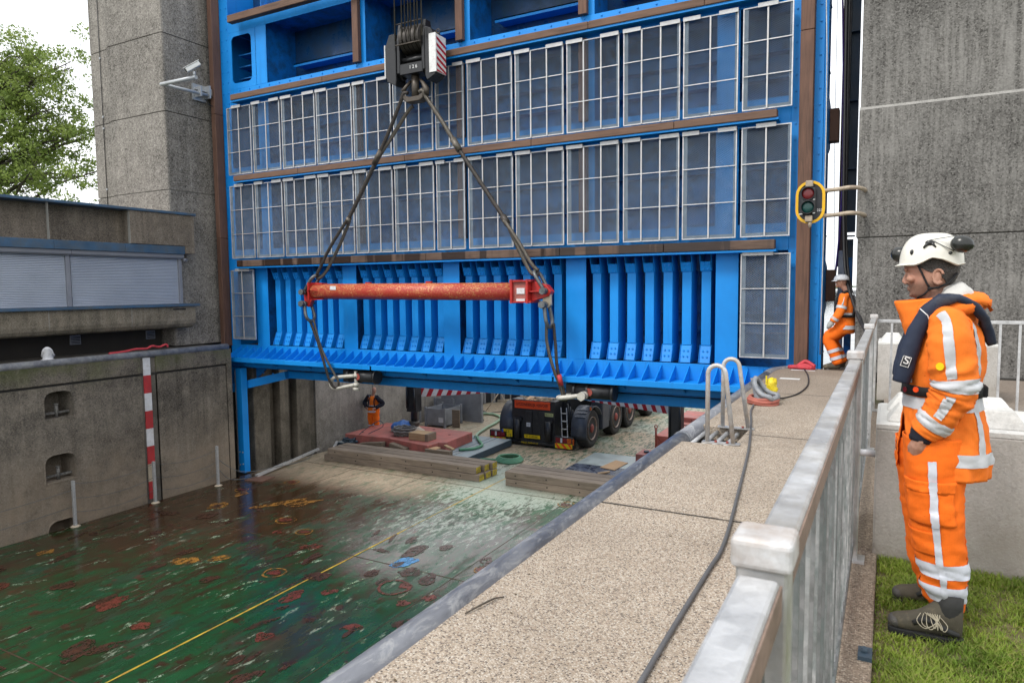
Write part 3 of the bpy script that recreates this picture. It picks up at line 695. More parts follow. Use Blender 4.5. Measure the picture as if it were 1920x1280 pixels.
# guard-rail posts of the barge along the left side, with sagging wires
postspots = [(-17.02, 9.27, 1.12), (-17.0, 11.33, 1.12), (-16.86, 13.19, 1.16), (-17.0, 23.22, 1.30), (-17.0, 26.2, 1.2)]
posts = []
for i, (x, y, h) in enumerate(postspots):
    b = MB(); b.box(x - .04, x + .04, y - .03, y + .03, -4, -4 + h); posts.append(b.build('rail_post', M['post_grey'], barge, bevel=.006))
    b = MB(); b.lathe([(.11, 0), (.11, .015), (.07, .035), (.06, .035)], (x, y, -4), 12); b.build('post_foot', M['oldpale'], barge)
def wire(p, q, sag, r=.005):
    return [(p[0] + (q[0] - p[0]) * t, p[1] + (q[1] - p[1]) * t, p[2] + (q[2] - p[2]) * t - sag * 4 * t * (1 - t)) for t in [i / 10 for i in range(11)]]
for (a, c_) in ((0, 1), (1, 2), (3, 4)):
    for hz in (.36, .70, 1.06):
        b = MB(); A = postspots[a]; B = postspots[c_]; b.tube(wire((A[0], A[1], -4 + hz), (B[0], B[1], -4 + hz), .13), .006, 5); b.build('guard_wire', M['shackle'], barge)
b = MB()
for hz in (.5, .9): b.tube(wire((-17, 4.0, -4 + hz), (-17.02, 9.27, -4 + hz), .1), .006, 5)
b.build('guard_wire', M['shackle'], barge)

# --- left lock wall with niches, gauge strip, grooves
lw = root('lock_wall', (-17.5, 6, 0), 'dark streaked concrete lock wall with recessed mooring niches on the left side', 'wall')
XW = -17.2
niches = [(8.83, 9.49, -1.37, -.72, 1), (8.77, 9.47, -2.87, -2.22, 1), (8.76, 9.45, -4.6, -3.80, 1)]
def wall_panel(y0, y1, z0, z1, holes):
    b = MB(); ys = sorted({y0, y1} | {h[0] for h in holes} | {h[1] for h in holes}); zs = sorted({z0, z1} | {h[2] for h in holes} | {h[3] for h in holes})
    for i in range(len(ys) - 1):
        for j in range(len(zs) - 1):
            cy, cz_ = (ys[i] + ys[i + 1]) / 2, (zs[j] + zs[j + 1]) / 2
            if any(h[0] < cy < h[1] and h[2] < cz_ < h[3] for h in holes): continue
            b.quad((XW, ys[i], zs[j]), (XW, ys[i + 1], zs[j]), (XW, ys[i + 1], zs[j + 1]), (XW, ys[i], zs[j + 1]))
    b.build('wall_panel', M['wall'], lw)
GX = (11.24, 11.68)      # gauge channel
wall_panel(-8, GX[0], -5.4, -.60, niches); wall_panel(GX[1], 13.88, -5.4, -.60, [])
b = MB(); b.box(XW - .02, XW - 6, -8, 14.1, -5.4, -.25); b.box(XW - .10, XW - .02, -8, GX[0], -.66, -.5); 
b2 = MB(); b2.box(XW - .6, XW - .0, -8, GX[0], -.55, -.10); b2.build('coping_beam', M['wall'], lw, bevel=.01)
b2 = MB(); b2.box(XW - .6, XW - .0, GX[1], 14.1, -.55, -.10); b2.build('coping_beam', M['wall'], lw, bevel=.01)
b2 = MB(); b2.box(XW - .6, XW + .0, 13.93, 14.1, -5.4, -.5501); b2.build('end_pilaster', M['wall'], lw, bevel=.01)
b2 = MB(); b2.box(XW - .35, XW - .06, GX[0] - .0, GX[1] + .0, -5.4, -.1); b2.build('gauge_channel', M['tower_dark'], lw)
b2 = MB(); b2.box(XW - .5, XW - .05, 13.86, 13.95, -5.4, -.5); b2.box(XW - .5, XW - .05, -8, 13.95, -.615, -.545); b2.build('groove', M['joint'], lw)
b2 = MB(); b2.box(XW - .62, XW - 5.2, -8, 14.1, -5.4, -.10); b2.box(XW - .1, XW - .62, 13.96, 14.1, -5.4, -.56); b2.build('wall_body', M['tower_dark'], lw)
for (y0, y1, z0, z1, k) in niches:                      # rounded steel lined niche with a mooring post inside
    w = y1 - y0; h = z1 - z0; r = .2; out = []
    P = [(y0, z0), (y1, z0)] + [(y1 - r + r * math.cos(a), z1 - r + r * math.sin(a)) for a in [math.pi / 2 * i / 6 for i in range(7)]] + [(y0 + r + r * math.cos(a), z1 - r + r * math.sin(a)) for a in [math.pi / 2 + math.pi / 2 * i / 6 for i in range(7)]]
    cy, cz_ = (y0 + y1) / 2, (z0 + z1) / 2
    big = [((p[0] - cy) * 1.12 + cy, (p[1] - cz_) * 1.12 + cz_) for p in P]
    nb = MB(); fr = [(XW + .006, p[0], p[1]) for p in big]; lip = [(XW + .012, p[0], p[1]) for p in P]; bk = [(XW - .55, (p[0] - cy) * .86 + cy, (p[1] - cz_) * .86 + cz_) for p in P]
    sqr = [(XW + .003, min(max(p[0] + (p[0] - cy) * .0, y0), y1), min(max(p[1], z0), z1)) for p in big]
    nb.rings([fr, lip, bk], cap=False, smooth=False); nb.f.append(tuple(range(len(nb.v) - len(bk), len(nb.v)))); nb.mi.append(0); nb.sm.append(False)
    # corner fillers so the square cut behind the rounded frame stays closed
    o = nb.build('niche_lining', M['wall'], lw)
    nb = MB(); nb.box(XW - .20, XW - .16, y0 + .02, y1 - .02, z0 + .10, z0 + .15); nb.cyl((XW - .17, cy + .02, z0 + .02), (XW - .17, cy + .02, z0 + .33), .04, 10); nb.lathe([(.055, 0), (.055, .03)], (XW - .17, cy + .02, z0 + .31), 10)
    nb.build('mooring_pin', M['tower_r'], o)
    cf = MB()
    for sy, yy in ((1, y1), (-1, y0)):
        cf.add([(XW + .001, yy, z1), (XW + .001, yy - sy * r, z1), (XW + .001, yy - sy * r * .29, z1 - r * .29), (XW + .001, yy, z1 - r)], [(0, 1, 2, 3)])
    cf.build('niche_corner', M['wall'], o)
gz = [-.135 - .475 * i for i in range(9)]
for i in range(8):
    b = MB(); b.box(XW - .055, XW - .03, 11.33, 11.53, gz[i + 1] + .002, gz[i]); b.build('gauge_stripe', M['oldpale'] if i == 6 else (M['oldwhite'] if i % 2 == 0 else M['oldred']), lw)
b = MB(); b.box(XW - .25, XW + .01, GX[0] - .1, GX[1] + .08, -.10, -.03); b.build('gauge_cap', M['oldpale'], lw, bevel=.01)
b = MB(); b.tube([(XW - .07, -8, -.055), (XW - .07, 14.02, -.055)], .095, 16); b.build('edge_pipe', M['pipe_l'], lw)
b = MB(); b.box(XW - .12, XW - 5.2, -8, 14.1, -.098, -.03); b.build('quay_top', M['tower_dark'], lw, bevel=.01)
# wall beyond the gate slot
fw = root('lock_wall', (-17.6, 24, 0), 'pale concrete lock wall beyond the raised gate', 'wall')
b = MB(); b.box(-17.3, -22.4, 17.6, 60, -5.4, -.1); b.build('wall_panel', M['wall_far'], fw)
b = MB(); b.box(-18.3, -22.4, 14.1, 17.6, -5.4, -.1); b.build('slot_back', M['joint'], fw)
for i, (y0, y1, x) in enumerate(((15.05, 15.7, -17.42), (15.72, 16.1, -17.7), (16.12, 16.5, -17.42), (16.52, 16.75, -17.62), (16.77, 17.58, -17.34))):
    b = MB(); b.box(x, -18.3, y0, y1, -5.4, -.1); b.build('slot_pier', M['wall_slot'], fw, bevel=.02)
b = MB()
for y in (20.6, 24.0, 27.4): b.box(-17.298, -17.34, y - .012, y + .012, -5.4, -.1)
b.build('wall_joint', M['joint'], fw)

# --- left control building
bd = root('control_building', (-18.5, 8, 0), 'low concrete lock control building with closed grey roller shutters', 'building')
XF = -17.72
for y0, y1 in ((-6, -1.0), (-1.0, 4.4), (4.4, 9.46), (9.46, 11.49), (11.49, 13.43)):
    b = MB(); b.box(XF, XF - .35, y0 + .006, y1 - .006, 2.885, 3.76)
    if y1 > 13: b.box(XF, XF - .35, 13.105, y1 - .012, 2.67, 2.885); b.build('fascia_panel', M['bld'], bd, bevel=.008)
for y in (4.4, 9.46, 11.49):
    b = MB(); b.box(XF - .012, XF - .1, y - .0045, y + .0045, 2.885, 3.76); b.build('fascia_joint', M['sealant'], bd)
b = MB(); b.box(XF + .04, XF - .5, -6, 13.47, 3.762, 3.83); b.build('roof_trim', M['blue_sill'], bd, bevel=.006)
b = MB(); b.box(XF - .351, -22, -6, 13.4, 2.5, 3.75); b.box(-18.15, -22, -6, 13.05, .6, 2.5); b.build('building_core', M['bld'], bd)
b = MB(); b.box(-18.9, -22, -6, 13.05, -.03, .6); b.build('recess_wall', plain('recess_shade_concrete', (.035, .031, .027), .95, 0, .4, 2, .2), bd)  # shade of the deep recess painted into the near-black wall colour
for y0, y1 in ((-6, 4.4), (4.4, 9.55), (9.55, 11.34), (11.34, 13.1)):
    b = MB(); b.box(XF - .005, XF - .42, y0 + .003, y1 - .003, 2.655, 2.875); b.build('lintel_trim', M['blue_sill'], bd, bevel=.005)
for y0, y1 in ((-6, 4.0), (4.0, 9.98), (9.98, 13.1)):
    b = MB(); b.prism([(XF - .06, 2.652), (XF - .06, 2.56), (XF - .10, 2.52), (XF - .4, 2.52), (XF - .4, 2.652)], 'y', y0 + .004, y1 - .004); b.build('shutter_box', M['shutterbox'], bd)
def shutter(y0, y1):
    fr = MB(); fr.box(-17.86, -17.98, y1, y1 + .10, 1.25, 2.52); g_ = fr.build('shutter_guide', M['shutterbox'], bd, bevel=.004)
    z = 1.30; n = 0
    b = MB(); b.box(-17.895, -17.93, y0 + .003, y1 - .003, 1.252, 1.30); s = b.build('shutter_foot_rail', M['shutter'], bd, bevel=.004)
    P = [(-17.925, 0), (-17.905, .006), (-17.902, .02), (-17.907, .034), (-17.925, .040), (-17.935, .02)]
    b = MB(); b.prism(P, 'y', y0 + .004, y1 - .004); first = b.build('shutter_slat', M['shutter'], bd)
    first.location.z += 1.302
    for k in range(1, 30): inst(first, bd, (0, 0, k * .0405))
shutter(-5.9, 3.9); shutter(4.06, 9.87); shutter(10.0, 12.97)
b = MB(); b.cyl((-17.83, 13.1, 2.5), (-17.83, 13.2, 2.5), .045, 10); b.build('shutter_motor', M['shutterbox'], bd)
b = MB(); b.box(-17.60, -18.2, -6, 13.42, 1.175, 1.245); b.build('window_sill', M['blue_sill'], bd, bevel=.006)
def apron(y0, y1):
    prof = [(XF + .02, 1.172), (XF + .02, .78), (XF - .01, .68), (XF - .08, .60), (XF - .2, .555), (XF - .55, .54), (XF - .55, 1.172)]
    b = MB(); b.prism(prof, 'y', y0 + .012, y1 - .012, smooth=False); b.build('apron_panel', M['apron'], bd)
for y0, y1 in ((-6, -1), (-1, 4.4), (4.4, 9.32), (9.32, 11.40), (11.40, 13.34)): apron(y0, y1)
for y in (4.4, 9.32, 11.40):
    b = MB(); b.prism([(XF + .012, 1.17), (XF + .012, .78), (XF - .018, .685), (XF - .09, .61), (XF - .4, .57), (XF - .4, 1.17)], 'y', y - .012, y + .012); b.build('apron_joint', M['sealant'], bd)
b = MB(); b.box(XF + .015, XF + .026, 12.62, 13.02, 1.075, 1.115); b.build('overflow_slot', M['dark'], bd)
for y0 in (10.07, 12.2):
    b = MB(); z0 = .20
    b.box(-18.90, -18.86, y0 + .35, y0 + .62, z0 + .03, z0 + .27); v = b.build('wall_vent', M['shutterbox'], bd)
    b = MB()
    for k in range(5): b.box(-18.858, -18.85, y0 + .37, y0 + .60, z0 + .055 + k * .04, z0 + .075 + k * .04)
    b.build('vent_louvre', M['dark'], v)

# --- left tower: stacked concrete lifts with recessed joints
tw = root('lock_tower', (-20, 14.5, 0), 'tall weathered concrete lock tower left of the blue gate', 'tower')
XT, YT = -18.32, 13.1
zs = [0, 4.53, 6.75, 8.93, 11.2, 13.6]
XS = [(-18.40, -22.35), (-18.38, -22.2), (-18.32, -22.0), (-18.30, -21.9), (-18.28, -21.8), (-18.26, -21.7)]
for i in range(5):
    z0, z1 = zs[i] + .012, zs[i + 1] - .012
    xa = -18.32; xc = -20.85; xd = -22.0
    poly = [(xa, 19), (xa, YT + .06), (xa - .02, YT + .015), (xa - .06, YT), (xc, YT), (xc - .10, YT + .03), (xc - .22, YT + .10), (xd, YT + .16), (xd, 19)]
    b = MB(); b.prism(poly, 'z', z0, z1); b.build('concrete_lift', M['tower'], tw)
    if i: 
        b = MB(); b.prism([(xa - .03, 18.9), (xa - .03, YT + .04), (xc, YT + .03), (xc - .2, YT + .14), (xd + .03, YT + .2), (xd + .03, 18.9)], 'z', zs[i] - .013, zs[i] + .013); b.build('lift_joint', M['sealant'] if i == 1 else M['joint'], tw)
b = MB(); b.tube([(-21.43, YT + .10, 3.5), (-21.43, YT + .10, 13)], .012, 6); 
b.build('lightning_conductor', M['blackcable'], tw)
b = MB()
for z in (4.75, 6.6, 6.95, 8.7): b.box(-21.46, -21.40, YT + .09, YT + .115, z, z + .05)
b.build('conductor_clip', M['camgrey'], tw)

# --- right tower
tr = root('lock_tower', (1.5, 15, 0), 'ribbed grey concrete lock tower behind the near worker on the right', 'tower')
for i, (z0, z1, x0) in enumerate(((-.1, 2.43, -.525), (2.445, 4.68, -.55), (4.70, 7.6, -.535), (7.62, 10, -.535))):
    b = MB(); b.box(x0, 6, 14.0 + (.03 if i == 2 else 0), 17.4, z0, z1); b.build('concrete_lift', M['tower_r'], tr, bevel=.012)
b = MB(); b.box(-.51, 5.9, 14.02, 17.3, 2.42, 2.46); b.build('lift_joint', M['joint'], tr)
b = MB(); b.prism([(14.004, 4.68), (14.034, 4.735), (14.3, 4.74), (14.3, 4.66)], 'x', -.545, 5.9); b.build('cast_ledge', plain('pale_ledge', (.30, .29, .27), .85, 0, .3, 5, .25), tr)
b = MB(); b.box(-.45, 5.9, 13.93, 14.0, -.1, .03); b.build('base_strip', M['joint'], tr)

# ------------------------------------------------------------------ the blue lift gate
gate = root('lock_gate', (-9.6, 15.5, 0), 'huge bright blue raised steel lock gate with galvanised gratings and brown timber fenders', 'lock gate')
GX0, GX1, GF, GB = -18.02, -1.20, 14.8, 16.15
BL = M['blue']
def gpart(name, m=None, bevel=0, **k):
    def go(b): return b.build(name, m or BL, gate, bevel=bevel, **k)
    return go
def plate(name, x0, x1, y0, y1, z0, z1, m=None, bevel=.006):
    b = MB(); b.box(x0, x1, y0, y1, z0, z1); return b.build(name, m or BL, gate, bevel=bevel)
# back skin, end plates, diaphragms
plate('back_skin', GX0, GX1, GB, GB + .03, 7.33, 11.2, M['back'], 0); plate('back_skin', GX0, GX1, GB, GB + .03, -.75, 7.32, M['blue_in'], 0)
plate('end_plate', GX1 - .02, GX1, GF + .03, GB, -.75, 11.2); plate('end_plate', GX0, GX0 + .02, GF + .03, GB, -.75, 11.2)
COLS = [(-16.84, -16.34), (-13.40, -12.91), (-10.03, -9.54), (-6.60, -6.10), (-3.19, -2.73)]
for x0, x1 in COLS: plate('column_flange', x0, x1, GF, GF + .025, -.05, 2.32)
plate('edge_plate', GX0, -17.62, GF, GF + .025, -.05, 11.2); plate('edge_plate', -1.78, GX1, GF, GF + .025, -.05, 11.2)
for x in (-16.6, -13.15, -9.8, -6.35, -2.95):
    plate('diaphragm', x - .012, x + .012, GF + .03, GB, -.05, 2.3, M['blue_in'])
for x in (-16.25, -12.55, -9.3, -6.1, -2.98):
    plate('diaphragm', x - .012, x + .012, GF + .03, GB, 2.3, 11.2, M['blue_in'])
# horizontal girders: front flange and web
LV = [(2.30, 2.84), (4.76, 5.30), (7.10, 7.61), (9.26, 9.78)]
for i, (z0, z1) in enumerate(LV):
    plate('girder_flange', -17.62, -1.78, GF + .002, GF + .024, z0, z1)
    plate('girder_web', GX0 + .03, GX1 - .03, GF + .026, GB, z0 + .22, z0 + .25, M['blue_in'])
# columns behind the gratings and in the open bays
UPC = [(-16.48, -16.05), (-3.22, -2.76)]
for x0, x1 in UPC:
    for z0, z1 in ((2.84, 4.76), (5.30, 7.10), (7.61, 9.26)): plate('column_flange', x0, x1, GF + .002, GF + .024, z0, z1)
for x0 in (-12.72, -9.47, -6.23):
    for z0, z1 in ((2.84, 4.76), (5.30, 7.10), (7.61, 9.26)):
        plate('post_timber', x0, x0 + .2, GF - .12, GF, z0 + .01, z1 - .01, M['fender_v'])
        plate('column_flange', x0 + .03, x0 + .33, GF + .03, GF + .05, z0, z1)
# stiffener shelves on the back skin
for z in (.55, 1.0, 1.6, 3.4, 4.1, 5.95, 6.5):
    plate('stiffener', GX0 + .03, GX1 - .03, GB - .3, GB, z, z + .02, M['blue_in'], 0)
for a, c in ((-16.2, -12.58), (-12.5, -9.33), (-9.25, -6.12), (-6.05, -3.0)):
    b = MB(); b.box(a + .35, c, GB - .50, GB, 8.30, 8.33); b.box(a + .35, c, GB - .50, GB - .48, 8.24, 8.33); b.build('stiffener', BL, gate)
# left end bay with a round-cornered opening
b = MB(); x0, x1, z0, z1 = -17.62, -16.49, 7.61, 9.26; hx0, hx1, hz0, hz1, r = -17.50, -16.66, 7.78, 9.14, .15
H = []
for cx_, cz_, a0 in ((hx1 - r, hz1 - r, 0), (hx0 + r, hz1 - r, 90), (hx0 + r, hz0 + r, 180), (hx1 - r, hz0 + r, 270)):
    for i in range(6): a = rad(a0 + 18 * i); H.append((cx_ + r * math.cos(a), cz_ + r * math.sin(a)))
ccx, ccz = (x0 + x1) / 2, (z0 + z1) / 2
OUT = []
for p in H:
    d = (p[0] - ccx, p[1] - ccz); k = min((x1 - ccx) / abs(d[0]) if d[0] else 9e9, (z1 - ccz) / abs(d[1]) if d[1] else 9e9); OUT.append((ccx + d[0] * k, ccz + d[1] * k))
b.rings([[(p[0], GF + .002, p[1]) for p in OUT], [(p[0], GF + .002, p[1]) for p in H], [(p[0], GF + .03, p[1]) for p in H]], cap=False, smooth=False)
for cx_, cz_ in ((x0, z0), (x0, z1), (x1, z0), (x1, z1)):
    pass
b.box(x0, hx0 - .0, GF + .004, GF + .02, z0, hz0 + .06); b.box(x0, hx0, GF + .004, GF + .02, hz1 - .06, z1); b.box(hx1, x1, GF + .004, GF + .02, z0, hz0 + .06); b.box(hx1, x1, GF + .004, GF + .02, hz1 - .06, z1)
b.build('end_bay_plate', BL, gate)
for z in (8.0, 8.35, 8.7): plate('stiffener', -17.6, -16.5, GF + .35, GB, z, z + .03, M['blue_in'], 0)
# ribs of the four lower bays, each with bolted haunches top and bottom
def make_rib():
    b = MB(); w = .20; yf = 14.97; yb = 15.5
    b.box(0, w, yf, yb, .34, 1.94)
    # lower haunch leans out to the face of the gate
    b.add([(-.02, 14.85, -.03), (w + .02, 14.85, -.03), (w + .005, yf - .008, .33), (-.005, yf - .008, .33), (-.02, yb, -.03), (w + .02, yb, -.03), (w + .005, yb, .345), (-.005, yb, .345)],
          [(0, 1, 2, 3), (0, 3, 7, 4), (1, 5, 6, 2), (3, 2, 6, 7)])
    for x in (-.022, w + .012):      # proud gusset edges
        b.add([(x, 14.80, -.03), (x + .01, 14.80, -.03), (x + .01, yf - .01, .35), (x, yf - .01, .35), (x, 15.3, -.03), (x + .01, 15.3, -.03), (x + .01, 15.3, .35), (x, 15.3, .35)], [(0, 1, 2, 3), (0, 3, 7, 4), (1, 5, 6, 2), (3, 2, 6, 7)])
        b.prism([(14.81, 2.30), (15.3, 2.30), (15.3, 1.92), (yf - .03, 1.92)], 'x', x, x + .012)
    b.add([(-.01, yf - .034, 1.92), (w, yf - .034, 1.92), (w, yf - .10, 2.12), (-.01, yf - .10, 2.12), (-.01, yf - .0, 1.92), (w, yf, 1.92), (w, yf - .08, 2.12), (-.01, yf - .08, 2.12)], [(0, 1, 2, 3), (7, 6, 5, 4), (3, 2, 6, 7), (0, 4, 5, 1)])
    return b
rib0 = None; bolts0 = None
RIBX = [-16.20 + .4135 * k for k in range(7)] + [-12.82 + .4155 * k for k in range(7)] + [-9.46 + .413 * k for k in range(7)] + [-6.00 + .4135 * k for k in range(7)]
for X in RIBX:
    if rib0 is None:
        b = make_rib(); b.v = [(v[0] + X, v[1], v[2]) for v in b.v]; rib0 = b.build('rib', BL, gate, bevel=.004)
        b = MB()
        for bx in (.055, .145):
            for z in (.10, .22):
                y = 14.85 + (z + .03) / .36 * .112; b.lathe([(.019, -.022), (.019, .004), (.006, .004)], (X + bx, y - .006, z), 6, 'y')
            for z in (1.965, 2.065): b.lathe([(.019, -.02), (.019, .004)], (X + bx, 14.934 - (z - 1.92) * .33, z), 6, 'y')
        bolts0 = b.build('bolt_heads', BL, rib0); X0 = X
    else:
        r_ = inst(rib0, gate, (X - X0, 0, 0)); k = bolts0.copy(); COL.objects.link(k); k.parent = r_
# lower ledge: sloping gussets on a flange plate, lip, brackets, recessed bottom beam
plate('bottom_plate', GX0, GX1, GF, GF + .03, -.74, -.05)
plate('ledge', GX0 + .05, GX1, 14.27, GF, -.43, -.405)
for a, c in ((GX0 + .05, -12.05), (-12.0, -6.72), (-6.67, GX1)): plate('ledge_lip', a, c, 14.25, 14.275, -.53, -.40)
b = MB(); y0, y1 = 14.29, GF
b.add([(0, y0, -.403), (0, y1, -.403), (0, y1, -.085), (0, y0, -.38), (.016, y0, -.403), (.016, y1, -.403), (.016, y1, -.085), (.016, y0, -.38)], [(0, 1, 2, 3), (7, 6, 5, 4), (0, 3, 7, 4), (3, 2, 6, 7)])
gx = -17.62; b.v = [(v[0] + gx, v[1], v[2]) for v in b.v]; gs0 = b.build('gusset', BL, gate)
for k in range(1, 53):
    x = gx + .302 * k
    if abs(x + 13.15) < .0: continue
    inst(gs0, gate, (x - gx, 0, 0))
b = MB(); x = -17.4; b.add([(x, 14.28, -.432), (x, GF, -.432), (x, GF, -.70), (x + .016, 14.28, -.432), (x + .016, GF, -.432), (x + .016, GF, -.70)], [(0, 1, 2), (5, 4, 3), (0, 2, 5, 3)])
br0 = b.build('bracket', BL, gate)
for k in range(1, 12): inst(br0, gate, (k * 1.36, 0, 0))
plate('underside', GX0, GX1, GF, GB, -.765, -.745, M['blue_in'])
plate('bottom_beam', -16.2, GX1 + .0, 15.3, 15.85, -1.09, -.87)
b = MB(); b.box(-16.2, GX1, 15.32, 15.83, -.87, -.765); b.build('beam_gap_shade', M['dark'], gate)  # black filler paints the shade in the gap above the bottom beam
b = MB(); b.beam((-16.15, 15.36, -.98), (-17.98, 14.86, -1.42), .5, .24); b.build('end_brace', BL, gate)
b = MB(); b.prism([(-17.98, -.75), (-17.98, -1.55), (-16.9, -.78)], 'y', 15.2, 15.25); b.build('end_gusset', M['blue_in'], gate)
plate('end_web', GX0, GX0 + .03, 14.3, 15.3, -1.57, -.43)
# bolts along the flanges (too small to pick apart one by one)
b = MB()
def bolt(x, y, z): b.lathe([(.019, -.022), (.019, .004)], (x, y, z), 6, 'y')
for k in range(34):
    z = .1 + k * .31; bolt(-1.70, GF, z); bolt(-1.27, GF, z); bolt(-17.68, GF, z); bolt(-17.9, GF, z)
for k in range(38): bolt(-17.2 + k * .41, GF, 7.55); bolt(-17.2 + k * .41, 15.3, -.98)
tag(b.build('bolt_heads', BL, gate), kind='stuff')
# gratings ----------------------------------------------------------------
def mesh_sheet(w, h):
    # expanded metal: zig-zag strands touching at the knuckles
    b = MB(); L = .056; S = .036; nz = int(h / (S / 2)); nx = int(w / (L / 2)); t = .0032
    for j in range(nz):
        z = (j + .5) * h / nz; P = []
        for i in range(nx + 1):
            s = 1 if (i + j) % 2 else -1; P.append((w * i / nx, z + s * S * .25 * .86))
        base = len(b.v)
        for (x, zz) in P: b.v.append((x, -.004, zz - t)); b.v.append((x, .004, zz + t))
        for i in range(nx): b.f.append((base + 2 * i, base + 2 * i + 2, base + 2 * i + 3, base + 2 * i + 1)); b.mi.append(0); b.sm.append(False)
    return b
SHEETS = {}
def grating(x0, x1, z0, z1, bars, clips):
    w, h = x1 - x0, z1 - z0; y = 14.60
    b = MB(); f = .021
    b.box(x0, x1, y - .02, y + .02, z1 - f, z1); b.box(x0, x1, y - .02, y + .02, z0, z0 + f); b.box(x0, x0 + f, y - .02, y + .02, z0 + f, z1 - f); b.box(x1 - f, x1, y - .02, y + .02, z0 + f, z1 - f)
    p = b.build('grating_panel', M['galv'], gate)
    # solid margin strip the sheet is welded to
    b = MB(); e = .075
    b.box(x0 + f, x0 + f + e, y + .004, y + .010, z0 + f, z1 - f); b.box(x1 - f - e * .6, x1 - f, y + .004, y + .010, z0 + f, z1 - f); b.box(x0 + f + e, x1 - f - e * .6, y + .004, y + .010, z0 + f, z0 + f + e * .8)
    b.build('margin_strip', M['mesh'], p)
    key = (round(w, 1), round(h, 1))
    if key not in SHEETS:
        m = mesh_sheet(w - .06, h - .06); m.v = [(v[0] + x0 + .03, v[1] + y - .004, v[2] + z0 + .03) for v in m.v]
        o = m.build('expanded_mesh', M['mesh'], p, recalc=False); SHEETS[key] = (o, x0, z0, w, h)
    else:
        s, sx, sz, sw, sh = SHEETS[key]; o = inst(s, p, (0, 0, 0))
        # same mesh data, shifted and fitted to this frame
        O = wloc(p); kx = (w - .06) / (sw - .06); kz = (h - .06) / (sh - .06)
        o.scale = (kx, 1, kz); ox = (sx + .03 - O.x); oz = (sz + .03 - O.z)
        o.location = (x0 + .03 - O.x - kx * ox, 0, z0 + .03 - O.z - kz * oz)
    for i in range(1, bars + 1):
        x = x0 + w * i / (bars + 1); b = MB(); b.box(x - .015, x + .015, y - .034, y - .012, z0 + .01, z1 - .01); b.build('grating_bar', M['clip'], p)
    for k in (1, 2):
        z = z0 + h * k / 3; b = MB(); b.box(x0 + .01, x1 - .01, y - .026, y - .006, z - .009, z + .009); b.build('grating_bar', M['galv'], p)
    for a, c in clips:
        b = MB(); b.box(x0 + w * a, x0 + w * c, y - .045, y + .10, z1 + .012, z1 + .022); b.box(x0 + w * a, x0 + w * c, y - .055, y - .045, z1 - .04, z1 + .042); b.build('hook_clip', M['clip'], p)
PX = [(-17.56, -16.56, 1), (-16.48, -15.38, 1), (-15.30, -14.04, 2), (-13.98, -12.72, 2), (-12.66, -11.41, 2), (-11.34, -10.11, 2), (-10.03, -9.20, 1), (-9.09, -7.86, 2), (-7.78, -6.55, 2), (-6.47, -5.24, 2), (-5.14, -3.92, 2), (-3.85, -2.76, 1), (-2.67, -1.74, 1)]
for i, (x0, x1, nb) in enumerate(PX):
    cl = [(.0, .32), (.66, 1.0)] if 0 < i < 12 else ([(.24, .62)] if i == 0 else [(.30, .70)])
    grating(x0, x1, 5.05, 7.02, nb, cl); grating(x0, x1, 2.57, 4.73, nb, cl)
grating(-17.66, -16.68, .13, 2.22, 1, [(.24, .85)]); grating(-2.65, -1.71, .15, 2.24, 1, [(.04, .66)])
# timber fenders ----------------------------------------------------------
def fender(z0, z1, m, cuts, xa=-17.22, xb=-1.99):
    xs = [xa] + cuts + [xb]
    for a, c in zip(xs[:-1], xs[1:]): plate('fender_timber', a + .003, c - .003, 14.44, 14.64, z0, z1, m, .012)
fender(2.315, 2.505, M['fender_wet'], [-14.1, -10.3, -6.6, -4.2]); fender(4.84, 4.995, M['fender'], [-14.6, -10.9, -7.3, -4.0]); fender(7.185, 7.345, M['fender'], [-13.6, -9.9, -5.9, -3.4], xb=-1.99); fender(9.40, 9.60, M['fender'], [-13.2, -9.2, -5.2])
for z in ((2.27, 2.315), (4.80, 4.84), (7.14, 7.185)): plate('fender_shelf', -17.25, -1.97, 14.47, GF, z[0], z[1], None, 0)
for z0, z1 in ((-.3, 2.9), (2.905, 6.4), (6.405, 11.2)): plate('fender_post', -1.61, -1.365, 14.54, 14.79, z0, z1, M['fender_v'], .012)
for z0, z1 in ((-.1, 3.2), (3.205, 6.9), (6.905, 11.2)): plate('fender_post', -18.14, -17.96, 14.50, 14.79, z0, z1, M['fender_v'], .012)
# right-hand end: guide brackets standing out from the end plate
b = MB(); b.box(-1.199, -1.14, 14.82, 15.0, -.5, 11.2); b.build('guide_flange', BL, gate, bevel=.004)
for z in (.2, 1.3, 2.6, 3.5, 4.6, 5.9, 7.2): plate('guide_rib', -1.199, -1.17, 15.05, 15.95, z, z + .02, M['blue_in'], 0)
plate('guide_flange', -1.199, -1.185, 15.9, 15.96, -.5, 11.2, M['blue_in'])
def bracket(z):
    b = MB(); b.prism([(15.05, z - .62), (15.05, z + .62), (15.5, z + .52), (15.85, z + .42), (15.85, z - .38), (15.5, z - .52)], 'x', -1.198, -1.14); k = b.build('guide_bracket', BL, gate, bevel=.01)
    b = MB(); b.box(-1.14, -.97, 15.5, 15.8, z - .28, z + .36); b.build('guide_shoe', M['fender_v'], k, bevel=.01)
    b = MB()
    for dz in (-.45, .45): b.lathe([(.03, -.03), (.03, .0)], (-1.17, 15.05, z + dz), 8, 'y')
    b.build('bolt_heads', M['clip'], k)
bracket(4.75); bracket(1.55)
